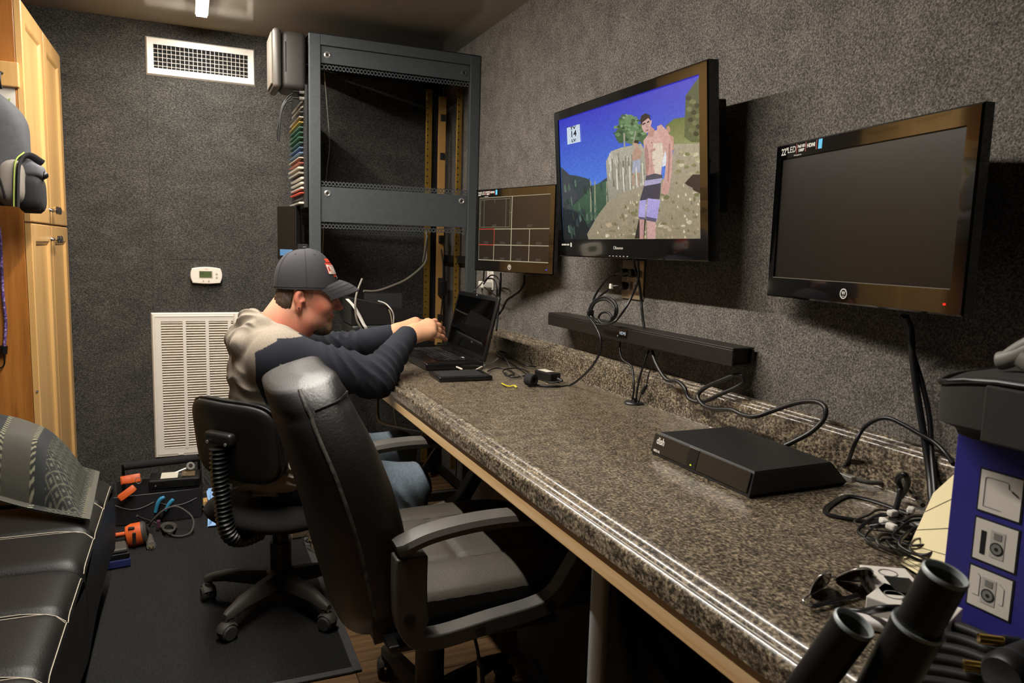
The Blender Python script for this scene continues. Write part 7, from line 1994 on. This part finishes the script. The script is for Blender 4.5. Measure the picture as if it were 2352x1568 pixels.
for d_ in (.25, .5, .75): MB().tube([bill(i / 29, d_) + Vector((0, 0, .0003)) for i in range(1, 29)], .0006, 4).build('bill_stitch', mat('cap_seam', '232226', .9), bl, 60)
# emblem on the front panel: red block, white letters
lgM_r = mat('logo_red', 'c23a22', .7); lgM_w = mat('logo_white', 'd8d2c8', .7)
def on_dome(x, y):
    """x: metres to the wearer's left from the front seam, y: metres up from the band"""
    u = ((x - .034) / (.095 * 2 * PI)) % 1.; v = y / .150
    p = dome(u, v); n_ = (p - CC(ca0, .03)).normalized(); return p, n_
def dpatch(pts, m, nm, lift):
    mb = MB(); tri = []
    for (x0, x1, y0, y1) in pts:
        mb.grid(lambda u, v: (lambda q: q[0] + q[1] * lift)(on_dome(x0 + (x1 - x0) * u, y0 + (y1 - y0) * v)), 6, 5)
    return mb.build(nm, m, cap, 60)
lo = dpatch([(-.026, .022, .070, .082), (-.038, .038, .038, .068), (-.01, .022, .030, .036)], lgM_r, 'emblem', .0012)
cells = {'C': ['111', '100', '100', '111'], 'H': ['101', '111', '101', '101'], 'A': ['010', '101', '111', '101'], 'M': ['101', '111', '101', '101'], 'P': ['111', '101', '111', '100']}
rects = []
for k, ch in enumerate('CHAMP'):
    for r_, row in enumerate(cells[ch]):
        for c_, bit in enumerate(row):
            if bit == '1': rects.append((-.036 + k * .0148 + c_ * .0040, -.036 + k * .0148 + (c_ + 1) * .0042, .062 - (r_ + 1) * .0062, .062 - r_ * .0060))
mb = MB()
for (x0, x1, y0, y1) in rects:
    mb.grid(lambda u, v: (lambda q: q[0] + q[1] * .0022)(on_dome(-(x0 + (x1 - x0) * u) * -1., y0 + (y1 - y0) * v)), 2, 2)
mb.build('emblem_letters', lgM_w, lo)['kind'] = 'stuff'
dpatch([(.012, .030, .0265, .033)], lgM_w, 'emblem_script', .0016)

# ---------------- hoodie
Fd = Field((.02, 2.06, .34), (.76, 2.79, 1.0), .0034)
_FR = np.random.default_rng(11).normal(0, 1, (10, 3)); _FR /= np.linalg.norm(_FR, axis=1)[:, None]; _FP = np.random.default_rng(12).uniform(0, 6.28, 10)
def folds(A, fx, fy, fz, ph=0.):
    """irregular creases: warped waves along a main direction"""
    def f(X, Y, Z):
        w = sum(np.sin(14 * (_FR[i, 0] * X + _FR[i, 1] * Y + _FR[i, 2] * Z) * (1 + .25 * i) + _FP[i] + ph) for i in range(4))
        a = np.sin(fx * X + fy * Y + fz * Z + ph + 1.3 * w)
        g = .5 + .5 * np.sin(17 * X - 13 * Y + 11 * Z + 2 * ph + .8 * w)
        return A * (1 - np.abs(a)) * -2 * g + A * .3 * np.sin(.55 * (fx * X - fy * Y + fz * Z) + w)
    return f
Fd.ell((.255, 2.40, .735), (.145, .195, .150), None, .05, wr=folds(.006, 40, 30, 55))
Fd.ell((.225, 2.40, .80), (.115, .188, .095), None, .05, wr=folds(.005, 30, 40, 60, 1))
Fd.ell((.248, 2.405, .60), (.158, .190, .140), None, .05, wr=folds(.008, 22, 26, 70, 2))
Fd.ell((.252, 2.405, .490), (.168, .205, .105), None, .04, wr=folds(.009, 18, 22, 95, 3))
def sleeve(a, b, c, up):
    ax_ = (b - a) / np.linalg.norm(b - a); ax2 = (c - b) / np.linalg.norm(c - b)
    f1 = folds(.0062, *(ax_ * 70 + np.array([0, 20, 25]))); f2 = folds(.0068, *(ax2 * 85 + np.array([10, -15, 30])), 2.)
    def w1(t, X, Y, Z): return f1(X, Y, Z) * np.clip(.3 + t, .3, 1)
    def w2(t, X, Y, Z): return f2(X, Y, Z) * np.clip(1.25 - t, .2, 1)
    Fd.cone(a, b, .076, .058, .05, wr=w1); Fd.cone(b, b + (c - b) * .80, .056, .042, .025, wr=w2)
    Fd.cone(b + (c - b) * .80, b + (c - b) * .98, .041, .0385, .006)
sleeve(SH_R, EL_R, WR_R, 1); sleeve(SH_L, EL_L, WR_L, 1)
# yoke over the shoulders
for (a, b, ra_, rb2) in ((SH_R, (.235, 2.33, .865), .072, .07), (SH_L, (.225, 2.47, .865), .072, .07)): Fd.cone(a, b, ra_, rb2, .05)
# hood rolled behind the neck
hood = [(.350, 2.335, .835, .022), (.305, 2.300, .868, .026), (.245, 2.290, .895, .030), (.195, 2.315, .925, .031), (.172, 2.395, .938, .032), (.190, 2.465, .925, .031), (.235, 2.500, .898, .030), (.300, 2.490, .868, .026), (.345, 2.46, .835, .022)]
hw_ = folds(.0055, 30, 45, 55, 1.5)
for p, q in zip(hood, hood[1:]): Fd.cone(p[:3], q[:3], p[3], q[3], .018, wr=lambda t, X, Y, Z: hw_(X, Y, Z))
hood2 = [(.255, 2.272, .868, .024), (.190, 2.272, .884, .028), (.148, 2.320, .880, .030), (.138, 2.410, .876, .030), (.150, 2.480, .880, .030), (.20, 2.52, .87, .028)]
for p, q in zip(hood2, hood2[1:]): Fd.cone(p[:3], q[:3], p[3], q[3], .03, wr=lambda t, X, Y, Z: hw_(X + .02, Y, Z))
Fd.cone((.345, 2.335, .835), (.392, 2.395, .770), .022, .014, .010); Fd.cone((.345, 2.46, .835), (.392, 2.405, .770), .022, .014, .010)
# neck opening and open ends
Fd.cone((.225, 2.40, .85), tuple(H(-.004, -.05)), .060, .068, .006, 'sub'); Fd.cone((.275, 2.40, .845), tuple(H(.03, -.075)), .052, .055, .006, 'sub')
for (b, c) in ((EL_R, WR_R), (EL_L, WR_L)): Fd.cone(b + (c - b) * .86, b + (c - b) * 1.15, .031, .036, .004, 'sub')
Fd.put(lambda X, Y, Z: (Z - (.400 + .022 * np.sin(14 * X + 9 * Y) + .09 * np.clip(X - .26, 0, 1) + .25 * np.clip(2.33 - Y, 0, 1) * np.clip(X - .15, 0, .2) * 2)) + 0 * X, (.02, 2.06, .34), (.76, 2.79, .50), .006, 'sub')
def seg_d(P, a, b):
    ba = b - a; t = np.clip(((P - a) @ ba) / (ba @ ba), 0, 1); return np.linalg.norm(P - a - t[:, None] * ba, axis=1), t
def hood_col(P):
    x, y, z = P[:, 0], P[:, 1], P[:, 2]
    navy, beige = linv('191d27'), linv('8a7f71')
    dR = np.minimum(seg_d(P, SH_R, EL_R)[0], seg_d(P, EL_R, WR_R)[0]); dL = np.minimum(seg_d(P, SH_L, EL_L)[0], seg_d(P, EL_L, WR_L)[0])
    sx = np.interp(z, [.60, .69, .78, .87, .905], [.26, .205, .168, .165, .225])
    near = y < 2.40
    rag = (x > sx) & (z > .655) & (z < .91)
    isn = rag | (x > .36) & (np.minimum(dR, dL) < .10)
    dh = np.min([seg_d(P, np.array(p[:3]), np.array(q[:3]))[0] - max(p[3], q[3]) for hh in (hood, hood2) for p, q in zip(hh, hh[1:])], axis=0)
    ish = (dh < .004) & (x < .36) & (z > .80)
    isn = isn & ~ish
    plk = (x > .335) & (np.abs(y - 2.40) < .05) & (z < .86) & (np.minimum(dR, dL) > .07); isn = isn & ~plk
    c = np.where(isn[:, None], navy, beige)
    g = NRG.normal(0, .07, (len(P), 1))
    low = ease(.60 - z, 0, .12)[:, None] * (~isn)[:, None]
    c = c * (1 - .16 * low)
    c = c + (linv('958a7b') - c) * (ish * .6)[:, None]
    return np.clip(c * (1 + g), 0, 1)
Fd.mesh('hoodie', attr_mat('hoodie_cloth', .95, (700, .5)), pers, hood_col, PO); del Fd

# ---------------- dark undershirt hem, jeans and shoes
J = Field((.06, 1.99, .01), (.80, 2.66, .62), .005)
jw = folds(.0035, 45, 30, 50)
J.ell((.262, 2.41, .455), (.155, .185, .080), None, .04)
for (a, b, c) in ((HIP_R, KN_R, AN_R), (HIP_L, KN_L, AN_L)):
    J.cone(a, b, .088, .066, .03, wr=lambda t, X, Y, Z: jw(X, Y, Z)); J.cone(b, c, .064, .052, .02, wr=lambda t, X, Y, Z: jw(X, Y, Z) * 1.3)
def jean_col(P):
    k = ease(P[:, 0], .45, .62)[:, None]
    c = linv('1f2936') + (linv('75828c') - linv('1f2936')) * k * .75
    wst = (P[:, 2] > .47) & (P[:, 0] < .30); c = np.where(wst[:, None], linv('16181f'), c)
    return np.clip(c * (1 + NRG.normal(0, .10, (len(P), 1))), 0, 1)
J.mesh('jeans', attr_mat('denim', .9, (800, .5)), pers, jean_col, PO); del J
for (a, ang) in ((AN_R, -25), (AN_L, 0)):
    S_ = Field(a - .17, a + .22, .005); d = np.array([math.cos(math.radians(ang)), math.sin(math.radians(ang)), 0])
    S_.cone(a + np.array([0, 0, .03]), a - np.array([0, 0, .03]) - d * .02, .045, .042, .02)
    S_.cone(a - d * .03 - np.array([0, 0, .042]), a + d * .13 - np.array([0, 0, .050]), .040, .034, .03)
    S_.put(lambda X, Y, Z: Z - .010 + 0 * X + 0 * Y, a - .17, a + .22, .004, 'sub')
    S_.mesh('shoe', mat('shoe_brown', '2e241c', .6), pers, None, PO)
